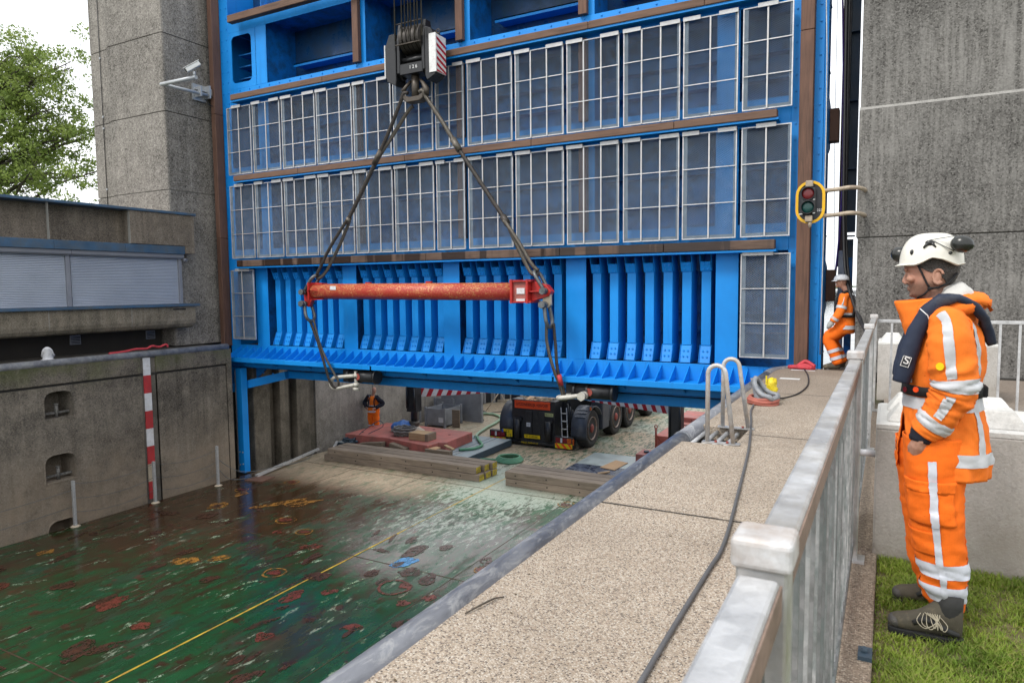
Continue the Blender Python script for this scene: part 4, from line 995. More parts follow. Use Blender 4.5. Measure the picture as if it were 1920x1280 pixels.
# pole under the left end of the gate, standing on the barge
t = root('steel_strut', (-17.4, 14.6, -4), 'blue steel strut standing on the deck under the left gate end', 'strut')
b = MB(); b.box(-17.53, -17.29, 14.50, 14.72, -4, -.76); b.build('column', BL, t, bevel=.006)
b = MB(); b.box(-17.60, -17.535, 14.52, 14.70, -4, -.8); b.build('side_channel', M['post_grey'], t)
b = MB()
for x, z in ((-17.47, -3.35), (-17.34, -3.35), (-17.47, -3.75), (-17.34, -3.72)): b.lathe([(.022, -.02), (.022, 0)], (x, 14.50, z), 8, 'y')
b.build('bolt_heads', M['clip'], t)
# lifting lugs (rollers) hung under the ledge
def lug(x, label):
    r = root('lifting_lug', (x, 14.45, -.8), label, 'lifting lug', 'black lifting lugs under the gate')
    b = MB(); b.cyl((x - .5, 14.5, -.74), (x + .45, 14.5, -.74), .165, 18); b.cyl((x - .52, 14.5, -.74), (x - .44, 14.5, -.74), .195, 18); b.cyl((x - .2, 14.5, -.74), (x - .12, 14.5, -.74), .195, 18); b.cyl((x + .40, 14.5, -.74), (x + .47, 14.5, -.74), .195, 18); b.build('roller', M['black'], r)
    b = MB(); b.box(x - .7, x - .42, 14.42, 14.46, -.92, -.58); b.box(x - .7, x - .42, 14.54, 14.58, -.92, -.58); b.box(x - .3, x + .5, 14.5, 14.78, -.62, -.53); b.build('cheek_plate', M['black'], r, bevel=.02)
    b = MB(); b.cyl((x - .1, 14.32, -.74), (x - .1, 14.33, -.74), .09, 14); b.build('pin_cap', M['hub'], r)
    return r
lug(-12.45, 'black lifting lug under the gate near the deck worker'); lug(-5.75, 'black lifting lug under the gate above the crane truck')

# ------------------------------------------------------------------ lifting gear hanging in front of the gate
YH = 14.0
def wire_rope(name, path, r, mat, parent, pitch=.34, strands=6, n=4):
    # laid rope: strands wound round the path
    P = smooth_path(path, 4) if len(path) > 2 else [Vector(p) for p in path]
    L = [0]
    for a, c in zip(P[:-1], P[1:]): L.append(L[-1] + (c - a).length)
    N = max(6, int(L[-1] / (pitch / 7))); Q = []
    j = 0
    for i in range(N + 1):
        s = L[-1] * i / N
        while j < len(L) - 2 and L[j + 1] < s: j += 1
        t = (s - L[j]) / max(L[j + 1] - L[j], 1e-9); Q.append((P[j].lerp(P[j + 1], t), s))
    b = MB()
    for k in range(strands):
        pts = []
        for i, (p, s) in enumerate(Q):
            d = (Q[min(i + 1, N)][0] - Q[max(i - 1, 0)][0]).normalized(); u = d.cross(Vector((0, 1, 0)))
            u = u.normalized() if u.length > 1e-3 else Vector((1, 0, 0)); w = d.cross(u); a = 2 * math.pi * (s / pitch + k / strands)
            pts.append(p + (u * math.cos(a) + w * math.sin(a)) * r * .58)
        b.tube(pts, r * .42, n)
    return b.build(name, mat, parent)
hk = root('hook_block', (-10.18, YH, 6.1), 'black crane hook block with striped side plate hanging before the gate', 'hook block')
b = MB()
for x in (-10.60, -9.87): b.prism([(13.82, 6.78), (13.82, 7.55), (13.90, 7.95), (14.10, 7.95), (14.18, 7.55), (14.18, 6.78), (14.05, 6.66), (13.95, 6.66)], 'x', x, x + .085)
b.build('side_frame', M['hook'], hk, bevel=.012)
for x0, x1 in ((-10.93, -10.62), (-9.76, -9.46)):
    b = MB(); b.prism([(x0, 6.80), (x0 + .05, 6.62), (x1 - .02, 6.50), (x1, 6.62), (x1, 7.72), (x0 + .12 if x0 < -10 else x0, 7.72), (x0, 7.45)] if x0 < -10 else [(x0, 6.62), (x0 + .05, 6.50), (x1 - .03, 6.60), (x1, 6.78), (x1, 7.42), (x0 + .17, 7.68), (x0, 7.75)], 'y', 13.80, 14.20); b.build('cheek_weight', M['hook'], hk, bevel=.015)
b = MB(); b.box(-10.965, -10.93, 13.80, 14.20, 6.72, 7.50); b.build('side_plate', M['white'], hk, bevel=.01)
pl = MB(); pl.box(-9.46, -9.425, 13.79, 14.2, 6.66, 7.52); plo = pl.build('side_plate', M['white'], hk, bevel=.006)
pf = MB(); pf.box(-9.62, -9.43, 13.775, 13.797, 6.66, 7.54); plf = pf.build('side_plate', M['white'], hk)
b = MB()
for k in range(6):
    z = 7.40 - k * .15; b.add([(-9.421, 13.80, z), (-9.421, 13.80, z + .07), (-9.421, 14.19, z - .08), (-9.421, 14.19, z - .15)], [(0, 1, 2, 3)])
b.v = [(x, y, max(min(z, 7.5), 6.67)) for x, y, z in b.v]
b.build('red_stripe', M['markred'], plo, recalc=False)
for k in range(5):
    x = -10.44 + k * .12; b = MB(); b.lathe([(.10, 0), (.30, 0), (.325, .012), (.29, .035), (.29, .055), (.325, .078), (.30, .09), (.10, .09)], (x, YH, 7.56), 26, 'x'); b.build('sheave', M['rope_dark'], hk)
b = MB(); b.cyl((-10.55, 13.72, 7.40), (-9.82, 13.72, 7.40), .018, 8); b.cyl((-10.55, 13.76, 7.90), (-9.82, 13.76, 7.90), .015, 8); b.build('guard_bar', M['hookstem'], hk)
b = MB(); b.cyl((-10.55, 13.95, 7.10), (-9.82, 13.95, 7.10), .06, 14); b.build('cross_tube', M['hook'], hk)
b = MB(); b.box(-10.50, -9.84, 13.80, 14.2, 6.72, 6.98); tv = b.build('trunnion', M['hook'], hk, bevel=.015)
text('1 2 6', .115, M['inkwhite'], tv, (-10.10, 13.797, 6.87), (rad(90), 0, 0))
b = MB(); b.box(-10.5, -9.85, 14.05, 14.18, 6.98, 7.35); b.build('inner_plate', M['dark'], hk)
b = MB(); b.cyl((-10.19, YH, 6.72), (-10.19, YH, 6.2), .095, 16); b.build('hook_shank', M['hookstem'], hk)
b = MB(); b.prism([(-10.52, 6.29), (-10.47, 6.15), (-10.38, 6.09), (-10.0, 6.09), (-9.91, 6.14), (-9.86, 6.29), (-9.95, 6.27), (-10.05, 6.22), (-10.33, 6.22), (-10.43, 6.27)], 'y', 13.88, 14.12); b.build('ramshorn_hook', M['hookstem'], hk, bevel=.02)
for s, x in ((-1, -10.62), (1, -9.44)):
    b = MB(); b.tube(arc((x - .25 * 0, 13.9, 7.60), .05, 0, 330, 8), .012, 6); b.build('eye_bolt', M['hookstem'], hk)
for i, x in enumerate((-10.533, -10.33, -10.275, -10.14, -10.10, -9.955, -9.91, -9.755)):
    y = 13.70 if i % 2 == 0 else 14.29
    y = 13.69 if i in (0, 1, 3, 5, 7) else 13.74
    b = MB(); b.tube([(x, y, 7.5), (x, y, 60)], .017, 6); o = b.build('hoist_rope', M['rope'], org=(x, y, 7.5))
    tag(o, '%s vertical hoist rope from the left, above the black hook block' % ('first', 'second', 'third', 'fourth', 'fifth', 'sixth', 'seventh', 'last')[i], 'rope', 'hoist ropes above the hook block')

# spreader beam
sp = root('spreader_beam', (-10.3, YH, 1.55), 'chipped red tubular spreader beam hanging level in front of the gate', 'spreader beam')
b = MB(); b.tube([(-13.66, YH, 1.56), (-7.45, YH, 1.52)], .205, 28); b.build('beam_tube', M['spreader'], sp)
b = MB(); b.box(-13.70, -13.66, 13.76, 14.24, 1.34, 1.80); b.prism([(-13.66, 1.80), (-13.30, 1.775), (-13.30, 1.755), (-13.66, 1.74)], 'y', 13.9, 14.1); b.prism([(-13.66, 1.33), (-13.30, 1.345), (-13.30, 1.365), (-13.66, 1.38)], 'y', 13.9, 14.1); b.add([(-13.66, 13.78, 1.56), (-13.3, 13.8, 1.56), (-13.66, 13.7, 1.6)], [(0, 1, 2)])
b.build('end_flange', M['red'], sp)
b = MB(); b.prism([(-13.70, 1.75), (-13.98, 1.62), (-14.02, 1.50), (-14.0, 1.18), (-13.86, 1.14), (-13.70, 1.36)], 'y', 13.94, 14.06); b.build('pad_eye', M['red'], sp, bevel=.01)
for z0, z1 in ((1.74, 1.775), (1.275, 1.31)):
    b = MB(); b.box(-7.52, -6.98, 13.74, 14.26, z0, z1); b.build('head_plate', M['red'], sp)
for x in (-7.50, -7.10):
    b = MB(); b.box(x, x + .05, 13.72, 14.28, 1.26, 1.79); b.build('head_plate', M['red'], sp)
b = MB(); b.box(-7.45, -7.10, 13.80, 13.82, 1.31, 1.74); b.build('head_plate', M['redsteel'], sp)
b = MB(); b.box(-7.36, -7.16, 13.785, 13.80, 1.47, 1.60); b.build('maker_plate', M['oldwhite'], sp)
b = MB(); b.box(-7.36, -7.14, 13.76, 13.80, 1.285, 1.36); b.build('maker_plate', M['oldwhite'], sp)
b = MB(); b.box(-12.93, -12.73, 13.794, 13.80, 1.60, 1.70); b.build('sticker', M['oldwhite'], sp)
b = MB(); b.prism([(-7.05, 1.76), (-6.68, 1.66), (-6.56, 1.52), (-6.62, 1.42), (-7.05, 1.29)], 'y', 13.90, 14.10); b.build('pad_eye', M['red'], sp, bevel=.012)
b = MB(); b.prism([(-7.05, 1.54), (-6.75, 1.535), (-6.75, 1.515), (-7.05, 1.51)], 'y', 13.78, 13.90); b.build('stiffener', M['red'], sp)
b = MB(); b.prism([(-6.80, 1.50), (-6.60, 1.52), (-6.60, 1.22), (-6.68, 1.15), (-6.80, 1.2)], 'y', 13.95, 14.05); b.build('hanger_plate', M['oldpale'], sp, bevel=.015)
for x in (-11.8, -9.9):
    b = MB(); b.box(x - .08, x + .08, 13.97, 14.03, 1.74, 1.785); b.build('lifting_tab', M['red'], sp)

def shackle(label, pin, bow, half, r, mat, axis='y', group='bow shackles of the lifting gear'):
    # pin centre, far end of the bow, half width between the legs, bar radius
    p = Vector(pin); q = Vector(bow); d = (q - p); L = d.length; d.normalize(); ax = Vector((0, 1, 0)) if axis == 'y' else Vector((0, 0, 1)) if axis == 'z' else Vector((1, 0, 0))
    rt = root('shackle', pin, label, 'shackle', group)
    pts = [p - ax * half]
    bw = half * 1.25
    for t in (.25, .55): pts.append(p + d * L * t - ax * (half + (bw - half) * min(1, t * 1.6)))
    c = p + d * (L - bw)
    for i in range(9):
        a = math.pi * i / 8; pts.append(c + d * bw * math.sin(a) - ax * bw * math.cos(a))
    for t in (.55, .25): pts.append(p + d * L * t + ax * (half + (bw - half) * min(1, t * 1.6)))
    pts.append(p + ax * half)
    b = MB(); b.tube(pts, r, 10); b.build('bow', mat, rt)
    b = MB(); b.cyl(p - ax * (half + r * 2.4), p + ax * (half + r * 2.6), r * .95, 12); b.cyl(p - ax * (half + r * 3.2), p - ax * (half + r * 1.6), r * 1.9, 6); b.cyl(p - ax * (half + r * 1.0), p - ax * (half - r * .9), r * 1.7, 12); b.cyl(p + ax * (half - r * .9), p + ax * (half + r), r * 1.7, 12); b.build('pin', mat, rt)
    return rt
shackle('shackle joining the upper left sling to the red beam', (-13.93, 13.98, 1.545), (-13.53, 13.98, 2.0), .12, .042, M['shackle'])
shackle('hanging shackle under the left end of the red beam', (-13.93, 13.98, 1.235), (-13.80, 13.98, .76), .13, .045, M['shackle'])
shackle('shackle joining the upper right sling to the red beam', (-6.70, 13.98, 1.53), (-6.98, 13.98, 1.98), .12, .042, M['shackle'])
shackle('hanging shackle with yellow wear under the right beam end', (-6.71, 13.98, 1.23), (-6.62, 13.98, .72), .13, .045, M['shackle'])
shackle('pale shackle lying level on the lug near the deck worker', (-12.62, 14.36, -.84), (-13.40, 14.22, -.96), .12, .05, M['shackle_pale'], 'z')
shackle('pale shackle lying level on the lug above the crane truck', (-5.92, 14.36, -.80), (-6.52, 14.2, -.88), .13, .055, M['shackle_pale'], 'y')

def sling(label, group='wire rope slings'): return root('wire_sling', (-10, YH, 3), label, 'sling', group)
s = sling('dark thick wire rope sling from the hook down to the left beam end')
wire_rope('rope', [(-10.36, 13.93, 6.32), (-10.48, 13.9, 6.33), (-10.56, 13.9, 6.16), (-10.95, 13.95, 5.55), (-11.32, 13.97, 4.985)], .05, M['rope_dark'], s)
wire_rope('rope', [(-10.36, 14.12, 6.05), (-10.50, 14.1, 5.95), (-10.95, 14.03, 5.38), (-11.34, 14.0, 4.93)], .05, M['rope'], s)
b = MB(); b.cyl((-11.27, 13.98, 5.06), (-11.50, 13.98, 4.74), .075, 12); b.build('ferrule', M['hookstem'], s)
wire_rope('rope', [(-11.45, 13.98, 4.8), (-11.95, 13.98, 4.06), (-12.40, 13.98, 3.42)], .058, M['rope_dark'], s)
b = MB(); b.cyl((-12.36, 13.98, 3.46), (-12.46, 13.98, 3.32), .07, 12); b.build('ferrule', M['rope'], s)
wire_rope('rope', [(-12.40, 13.93, 3.40), (-12.98, 13.90, 2.72), (-13.42, 13.92, 2.12), (-13.58, 13.95, 1.95)], .046, M['rope_dark'], s)
wire_rope('rope', [(-12.40, 14.03, 3.38), (-12.80, 14.05, 2.75), (-13.20, 14.04, 2.18), (-13.42, 14.0, 1.95), (-13.56, 13.98, 1.92)], .046, M['rope'], s)
s = sling('brown wire rope sling from the hook down to the right beam end')
wire_rope('rope', [(-10.02, 13.93, 6.30), (-9.90, 13.9, 6.32), (-9.80, 13.92, 6.12), (-9.45, 13.96, 5.6), (-9.07, 13.98, 5.02)], .058, M['rope'], s)
b = MB(); b.tube([(-10.05, 14.0, 6.62), (-9.93, 13.93, 6.52), (-9.80, 13.90, 6.34), (-9.79, 13.9, 6.2)], [.03, .04, .075, .06], 10); b.build('thimble', M['hookstem'], s)
b = MB(); b.tube([(-10.32, 14.0, 6.62), (-10.42, 13.93, 6.48), (-10.50, 13.90, 6.36)], [.03, .04, .06], 10); b.build('thimble', M['hookstem'], s)
b = MB(); b.cyl((-9.13, 13.98, 5.11), (-8.94, 13.98, 4.82), .078, 12); b.build('ferrule', M['rope'], s)
wire_rope('rope', [(-8.98, 13.98, 4.88), (-8.35, 13.98, 4.0), (-7.76, 13.98, 3.18)], .055, M['rope_dark'], s)
b = MB(); b.cyl((-7.80, 13.98, 3.24), (-7.68, 13.98, 3.06), .078, 12); b.build('ferrule', M['rope_dark'], s)
wire_rope('rope', [(-7.74, 13.92, 3.14), (-7.42, 13.90, 2.72), (-7.05, 13.92, 2.14), (-6.90, 13.96, 1.98)], .05, M['rope'], s)
wire_rope('rope', [(-7.72, 14.04, 3.08), (-7.55, 14.05, 2.70), (-7.28, 14.04, 2.2), (-7.08, 14.0, 1.93), (-6.92, 13.97, 1.92)], .05, M['rope'], s)
s = sling('double wire sling hanging from the left beam end to the lug')
wire_rope('rope', [(-13.84, 13.94, .80), (-13.62, 14.0, .2), (-13.42, 14.05, -.5), (-13.34, 14.12, -.88), (-13.26, 14.2, -1.06), (-13.16, 14.26, -1.02)], .04, M['rope_dark'], s)
wire_rope('rope', [(-13.76, 14.02, .78), (-13.58, 14.05, .1), (-13.34, 14.1, -.4), (-13.10, 14.18, -.86), (-13.14, 14.24, -1.0)], .034, M['rope'], s)
s = sling('double wire sling hanging from the right beam end to the lug')
wire_rope('rope', [(-6.68, 13.92, .80), (-6.70, 13.96, .4), (-6.56, 14.0, -.2), (-6.42, 14.1, -.66), (-6.40, 14.18, -.95)], .04, M['rope'], s)
wire_rope('rope', [(-6.56, 14.02, .80), (-6.52, 14.04, .3), (-6.49, 14.06, -.2), (-6.38, 14.14, -.7), (-6.33, 14.2, -.96)], .04, M['rope_dark'], s)
b = MB(); b.cyl((-6.44, 14.04, -.34), (-6.40, 14.08, -.58), .055, 8); b.build('sleeve', M['oldred'], s)

# ------------------------------------------------------------------ traffic signal, camera, guide column
ts = root('traffic_signal', (-1.28, 13.55, 3.07), 'yellow rimmed black lock signal with red above green lamp', 'traffic light')
def stadium(x, z, rx, hz, n=10):
    return [(x + rx * math.cos(a), z + hz + rx * math.sin(a)) for a in [math.pi * i / n for i in range(n + 1)]] + [(x + rx * math.cos(a), z - hz + rx * math.sin(a)) for a in [math.pi + math.pi * i / n for i in range(n + 1)]]
b = MB(); o1 = stadium(-1.277, 3.07, .242, .135); i1 = stadium(-1.277, 3.07, .196, .135)
b.rings([[(p[0], 13.53, p[1]) for p in i1], [(p[0], 13.50, p[1]) for p in i1], [(p[0], 13.50, p[1]) for p in o1], [(p[0], 13.56, p[1]) for p in o1], [(p[0], 13.56, p[1]) for p in i1]], cap=False, smooth=False); b.build('yellow_rim', M['yellow'], ts)
b = MB(); b.prism(i1, 'y', 13.525, 13.55); board = b.build('backboard', M['signblack'], ts)
b = MB(); b.box(-1.43, -1.185, 13.42, 13.53, 2.86, 3.32); b.build('lamp_housing', plain('lamp_housing_black', (.035, .035, .036), .45, 0, .3, 9, .15), ts, bevel=.02)
for z, m in ((3.215, 'lens_red'), (2.975, 'lens_green')):
    b = MB(); b.lathe([(.118, .0), (.118, -.06), (.108, -.06), (.105, .02)], (-1.307, 13.42, z), 28, 'y'); hd = b.build('lamp_hood', M['signblack'], ts)
    b = MB(); b.ell((-1.307, 13.425, z), (.105, .03, .105), 24, 8); b.build('lens', M[m], ts)
for z, k in ((3.385, .5), (2.775, .5)):
    b = MB(); b.box(-1.35, -1.23, 13.40, 13.50, z - .055, z + .055); b.build('clamp', M['pale_pipe'], ts, bevel=.01)
b = MB(); b.lathe([(.02, -.10), (.035, -.02), (.03, 0)], (-1.27, 13.45, 2.72), 8); b.build('clamp_bolt', M['pale_pipe'], ts)
for x0, x1, z in ((-1.45, -1.39, 2.862), (-1.225, -1.185, 2.868), (-1.225, -1.19, 3.105)):
    b = MB(); b.box(x0, x1, 13.40, 13.42, z - .008, z + .008); b.build('white_clip', M['white'], ts)
text('223', .062, M['inkwhite'], board, (-1.122, 13.522, 2.925), (rad(90), 0, 0))
for z in (3.275, 2.835):
    b = MB(); b.tube(smooth_path([(-1.12, 13.58, z - .012), (-.85, 13.58, z + .0), (-.66, 13.58, z + .018), (-.52, 13.66, z + .012), (-.44, 13.84, z), (-.42, 14.02, z)], 5), .036, 12); b.build('support_pipe', M['pale_pipe'], ts)

cc = root('security_camera', (-17.9, 13.4, 7.4), 'pale grey security camera on a long elbow pole on the left tower', 'camera')
b = MB(); b.tube([(-18.06, 14.42, 7.43), (-18.06, 12.86, 7.385)], .045, 12); b.build('wall_arm', M['camgrey'], cc)
b = MB(); b.tube([(-18.10, 12.86, 7.385), (-16.62, 12.86, 7.36)], .052, 12); b.build('swing_arm', M['camgrey'], cc)
b = MB(); b.box(-18.3, -18.1, 14.0, 14.4, 7.52, 7.55); b.box(-18.3, -18.24, 13.98, 14.45, 7.25, 7.72); b.box(-18.3, -17.98, 14.05, 14.09, 7.33, 7.62); b.box(-18.3, -17.98, 14.36, 14.40, 7.33, 7.70); b.build('wall_bracket', M['camgrey'], cc)
b = MB(); b.box(-18.25, -18.05, 14.42, 14.62, 7.45, 7.63); b.build('junction_box', M['camgrey'], cc)
b = MB(); b.cyl((-16.69, 12.86, 7.40), (-16.69, 12.86, 7.52), .035, 10); b.build('swivel', M['camgrey'], cc)
dr = Vector((-.30, -.45, -.38)).normalized(); c0 = Vector((-16.71, 12.84, 7.64)); sd = dr.cross(Vector((0, 0, 1))).normalized(); upv = sd.cross(dr); rm = Matrix((dr, sd, upv)).transposed()
b = MB(); b.obox(c0, (.42, .13, .12), rm); hsg = b.build('housing', M['camwhite'], cc, bevel=.02, seg=2)
b = MB(); b.obox(c0 + dr * .01 + upv * .068, (.48, .155, .014), rm); b.build('sun_shield', M['camwhite'], cc, bevel=.004)
b = MB(); b.cyl(c0 + dr * .20, c0 + dr * .225, .045, 12); b.build('lens', M['muff'], hsg)
b = MB(); b.tube(smooth_path([(-18.1, 14.3, 7.3), (-18.05, 14.4, 7.15), (-18.05, 14.6, 7.15), (-18.1, 14.8, 7.3), (-18.1, 15.0, 7.42)], 5), .014, 6); b.tube([(-18.06, 14.42, 7.42), (-18.1, 15.1, 7.36)], .022, 6); b.build('camera_cable', M['blackcable'], cc)

gc = root('guide_column', (-.85, 17.2, 0), 'dark blue and brown guide rail column between gate and right tower', 'column')
b = MB(); b.box(-1.02, -.93, 16.9, 17.1, 2.0, 11.2); b.build('timber_strip', M['fender_v'], gc)
b = MB(); b.box(-.93, -.865, 17.0, 17.2, .5, 11.2); b.build('rail', M['black'], gc)
b = MB(); b.box(-.865, -.69, 17.1, 17.14, 2.75, 11.2); b.box(-.865, -.72, 17.1, 17.14, .0, 2.6); b.build('web_plate', M['blue_steel'], gc)
b = MB(); b.box(-.865, -.735, 17.08, 17.1, -.1, 2.2); b.build('web_plate', M['blue_in'], gc)
for z in (2.65, 4.1, 5.55, 7.0):
    b = MB(); b.box(-.865, -.69, 16.95, 17.1, z, z + .03); b.build('rib', M['blue_steel'], gc)
b = MB(); b.box(-1.0, -.875, 16.86, 16.9, .2, 2.35); b.build('cover_plate', M['camgrey'], gc)
def cable(name, path, r, mat, label, group=None, k=5):
    b = MB(); b.tube(smooth_path(path, k), r, 7); o = b.build(name, mat, org=path[0]); return tag(o, label, 'cable', group)
cable('steel_wire', [(-1.285, 16.4, 11), (-1.27, 16.4, 7.2), (-1.255, 16.4, 3.6), (-1.33, 16.4, 1.5), (-1.30, 16.4, 0)], .016, M['blackcable'], 'dark hanging wire nearest the right edge of the gate')
cable('steel_wire', [(-1.14, 16.8, 11), (-1.13, 16.8, 5), (-1.06, 16.8, 1.9), (-1.05, 16.8, 0)], .006, M['shackle'], 'very thin steel wire in the sky gap beside the gate')
cable('steel_wire', [(-1.40, 14.72, 11), (-1.16, 14.72, 6), (-1.15, 14.7, .25)], .012, M['alu'], 'pale wire running down the blue right edge of the gate')
cable('lifting_sling', [(-1.05, 16.75, 8), (-1.0, 16.75, 6.5), (-.965, 16.75, 5.3), (-.96, 16.75, 3.2), (-1.08, 16.75, 1.3)], .02, M['purple'], 'purple round sling hanging down beside the guide column')
cable('power_cable', [(-.87, 14.95, 8.0), (-.83, 14.9, 4.0), (-.80, 14.85, 2.7), (-.72, 14.6, 1.75), (-.47, 13.9, 1.02), (-.30, 13.4, .72), (-.2, 13.2, .3)], .028, M['blackcable'], 'thick black cable bending down over the fence corner, outer one', 'black cables at the right tower')
cable('power_cable', [(-.82, 15.0, 8.0), (-.79, 14.95, 4.0), (-.76, 14.9, 2.6), (-.66, 14.6, 1.65), (-.42, 13.9, .95), (-.27, 13.4, .66), (-.17, 13.2, .3)], .024, M['blackcable'], 'thick black cable bending down over the fence corner, inner one', 'black cables at the right tower')

# ------------------------------------------------------------------ railing along the quay
fence = root('railing', (-.157, 4.4, 0), 'long galvanised flat bar railing between quay and lawn', 'railing')
FX = -.157
for y in (-2.2, 1.10, 4.40, 7.45, 9.84):
    b = MB(); b.box(FX - .037, FX + .037, y - .037, y + .037, .012, 1.19); p = b.build('post', M['rail'], fence, bevel=.004)
    b = MB(); b.box(FX - .045, FX + .045, y - .045, y + .045, 1.183, 1.232); b.build('post_cap', M['cap'], p, bevel=.010, seg=3)
    b = MB(); b.box(FX - .075, FX + .075, y - .06, y + .06, .012, .026); b.build('base_plate', M['rail'], p)
def rail(y0, y1):
    b = MB(); b.box(FX - .030, FX + .030, y0, y1, 1.128, 1.186); r_ = b.build('top_rail', M['rail'], fence, bevel=.007, seg=2)
    b = MB(); b.box(FX + .0305, FX + .034, y0, y1, 1.130, 1.178); b.build('rail_edge_strip', M['rust_rail'], r_)
    b = MB(); b.box(FX - .02, FX + .02, y0, y1, .10, .135); b.build('bottom_rail', M['bar'], fence, bevel=.003)
for a, c in ((-2.16, 1.035), (1.15, 4.35), (4.45, 7.40), (7.50, 9.79)): rail(a, c)
bar0 = None; kk = 0
y = -2.05
while y < 9.75:
    if min(abs(y - q) for q in (-2.2, 1.1, 4.4, 7.45, 9.84)) > .06:
        if bar0 is None:
            b = MB(); b.box(FX - .011, FX + .013, y - .0055, y + .0055, .135, 1.128); bar0 = b.build('baluster', M['bar'], fence); yb0 = y
        else: inst(bar0, fence, (R_.uniform(-.0015, .0015), y - yb0, 0))
    y += .118
b = MB(); b.cyl((-.14, 4.62, .60), (-.03, 4.62, .60), .021, 12); b.build('tie_pipe', M['oldwhite'], fence)
b = MB(); b.box(-.075, -.02, 3.20, 3.30, .012, .03); b.cyl((-.05, 3.25, .02), (-.05, 3.25, .05), .014, 6); b.build('anchor_foot', M['matside'], fence)
rear = root('railing', (1.4, 9.9, 0), 'thin grey railing crossing behind the near worker', 'railing')
b = MB(); b.box(-.11, 3.4, 9.88, 9.92, 1.125, 1.165); b.build('top_rail', M['galv'], rear, bevel=.004)
b0 = None
for x in (.045, .24, .43, .62, .80, .985, 1.165, 1.355, 1.54, 1.73, 1.92, 2.11):
    if b0 is None:
        b = MB(); b.box(x - .013, x + .013, 9.888, 9.912, .0, 1.125); b0 = b.build('baluster', M['galv'], rear); xx = x
    else: inst(b0, rear, (x - xx, 0, 0))

# ------------------------------------------------------------------ concrete stacking blocks
def stack_block(x0, x1, y0, y1, h, label, mtop):
    r_ = root('concrete_block', ((x0 + x1) / 2, (y0 + y1) / 2, 0), label, 'concrete block', 'interlocking concrete blocks')
    b = MB(); b.box(x0, x1, y0, y1, -.03, h - .035); b.build('block_body', M['block'], r_, bevel=.012, seg=2)
    b = MB(); b.rings([[(x0 + e, y0 + e, z), (x1 - e, y0 + e, z), (x1 - e, y1 - e, z), (x0 + e, y1 - e, z)] for e, z in ((0, h - .035), (0, h - .01), (.02, h))], smooth=False); b.build('block_top', mtop, r_)
    n = max(1, int(round((x1 - x0) / .4))); st0 = None
    for i in range(n):
        for j in range(2):
            cx_ = x0 + (x1 - x0) * (i + .5) / n; cy = y0 + (y1 - y0) * (j + .5) / 2; w = .145
            if st0 is None:
                b = MB(); b.rings([[(cx_ - w, cy - w, h + .0), (cx_ + w, cy - w, h), (cx_ + w, cy + w, h), (cx_ - w, cy + w, h)], [(cx_ - .08, cy - .08, h + .095), (cx_ + .08, cy - .08, h + .095), (cx_ + .08, cy + .08, h + .095), (cx_ - .08, cy + .08, h + .095)]], smooth=False); st0 = b.build('stud', mtop, r_, bevel=.006); sx0, sy0 = cx_, cy
            else: inst(st0, r_, (cx_ - sx0, cy - sy0, 0))
stack_block(-.045, 1.555, 4.56, 5.36, .80, 'pale concrete stacking block on the grass beside the near worker', M['white_conc'])
stack_block(-.115, 1.30, 11.0, 11.8, .80, 'pale concrete stacking block behind the thin rear railing', M['white_conc'])

# ------------------------------------------------------------------ quay ladder, bollards, cables, small things on the quay
ld = root('quay_ladder', (-1.5, 7.6, 0), 'galvanised quay ladder with two hoop handrails over its well', 'ladder')
for y, top, lx in ((7.15, .815, -1.605), (8.0, .80, -1.625)):
    path = [(lx, y, .0), (lx, y, top - .11)] + arc((lx + .088, y, top - .10), .088, 170, 8, 8) + [(-1.345, y, .01)]
    b = MB(); b.tube(path, .0235, 12); b.build('hoop', M['pale_pipe'] if False else galv('old_hoop_%d' % int(y * 10), .52, .5, .3, .3, 8, (.42, .33, .24), .4), ld)
    b = MB(); b.box(lx - .05, -1.28, y - .035, y + .035, .002, .016); bp = b.build('base_plate', M['rail'], ld)
    b = MB()
    for x in (lx + .09, -1.40): b.cyl((x, y - .02, .016), (x, y - .02, .035), .014, 6)
    b.build('bolt_heads', M['hub'], bp)
for k in range(4):
    b = MB(); b.tube([(-1.80 + k * .115, 7.13, -.06), (-1.80 + k * .115, 8.0, -.06)], .024, 8); b.build('well_bar', M['galv'], ld)
b = MB(); b.box(-1.85, -1.35, 7.13, 8.01, -.158, -.15); b.build('well_shade', M['dark'], ld)  # black sheet painted as the shade below the well bars

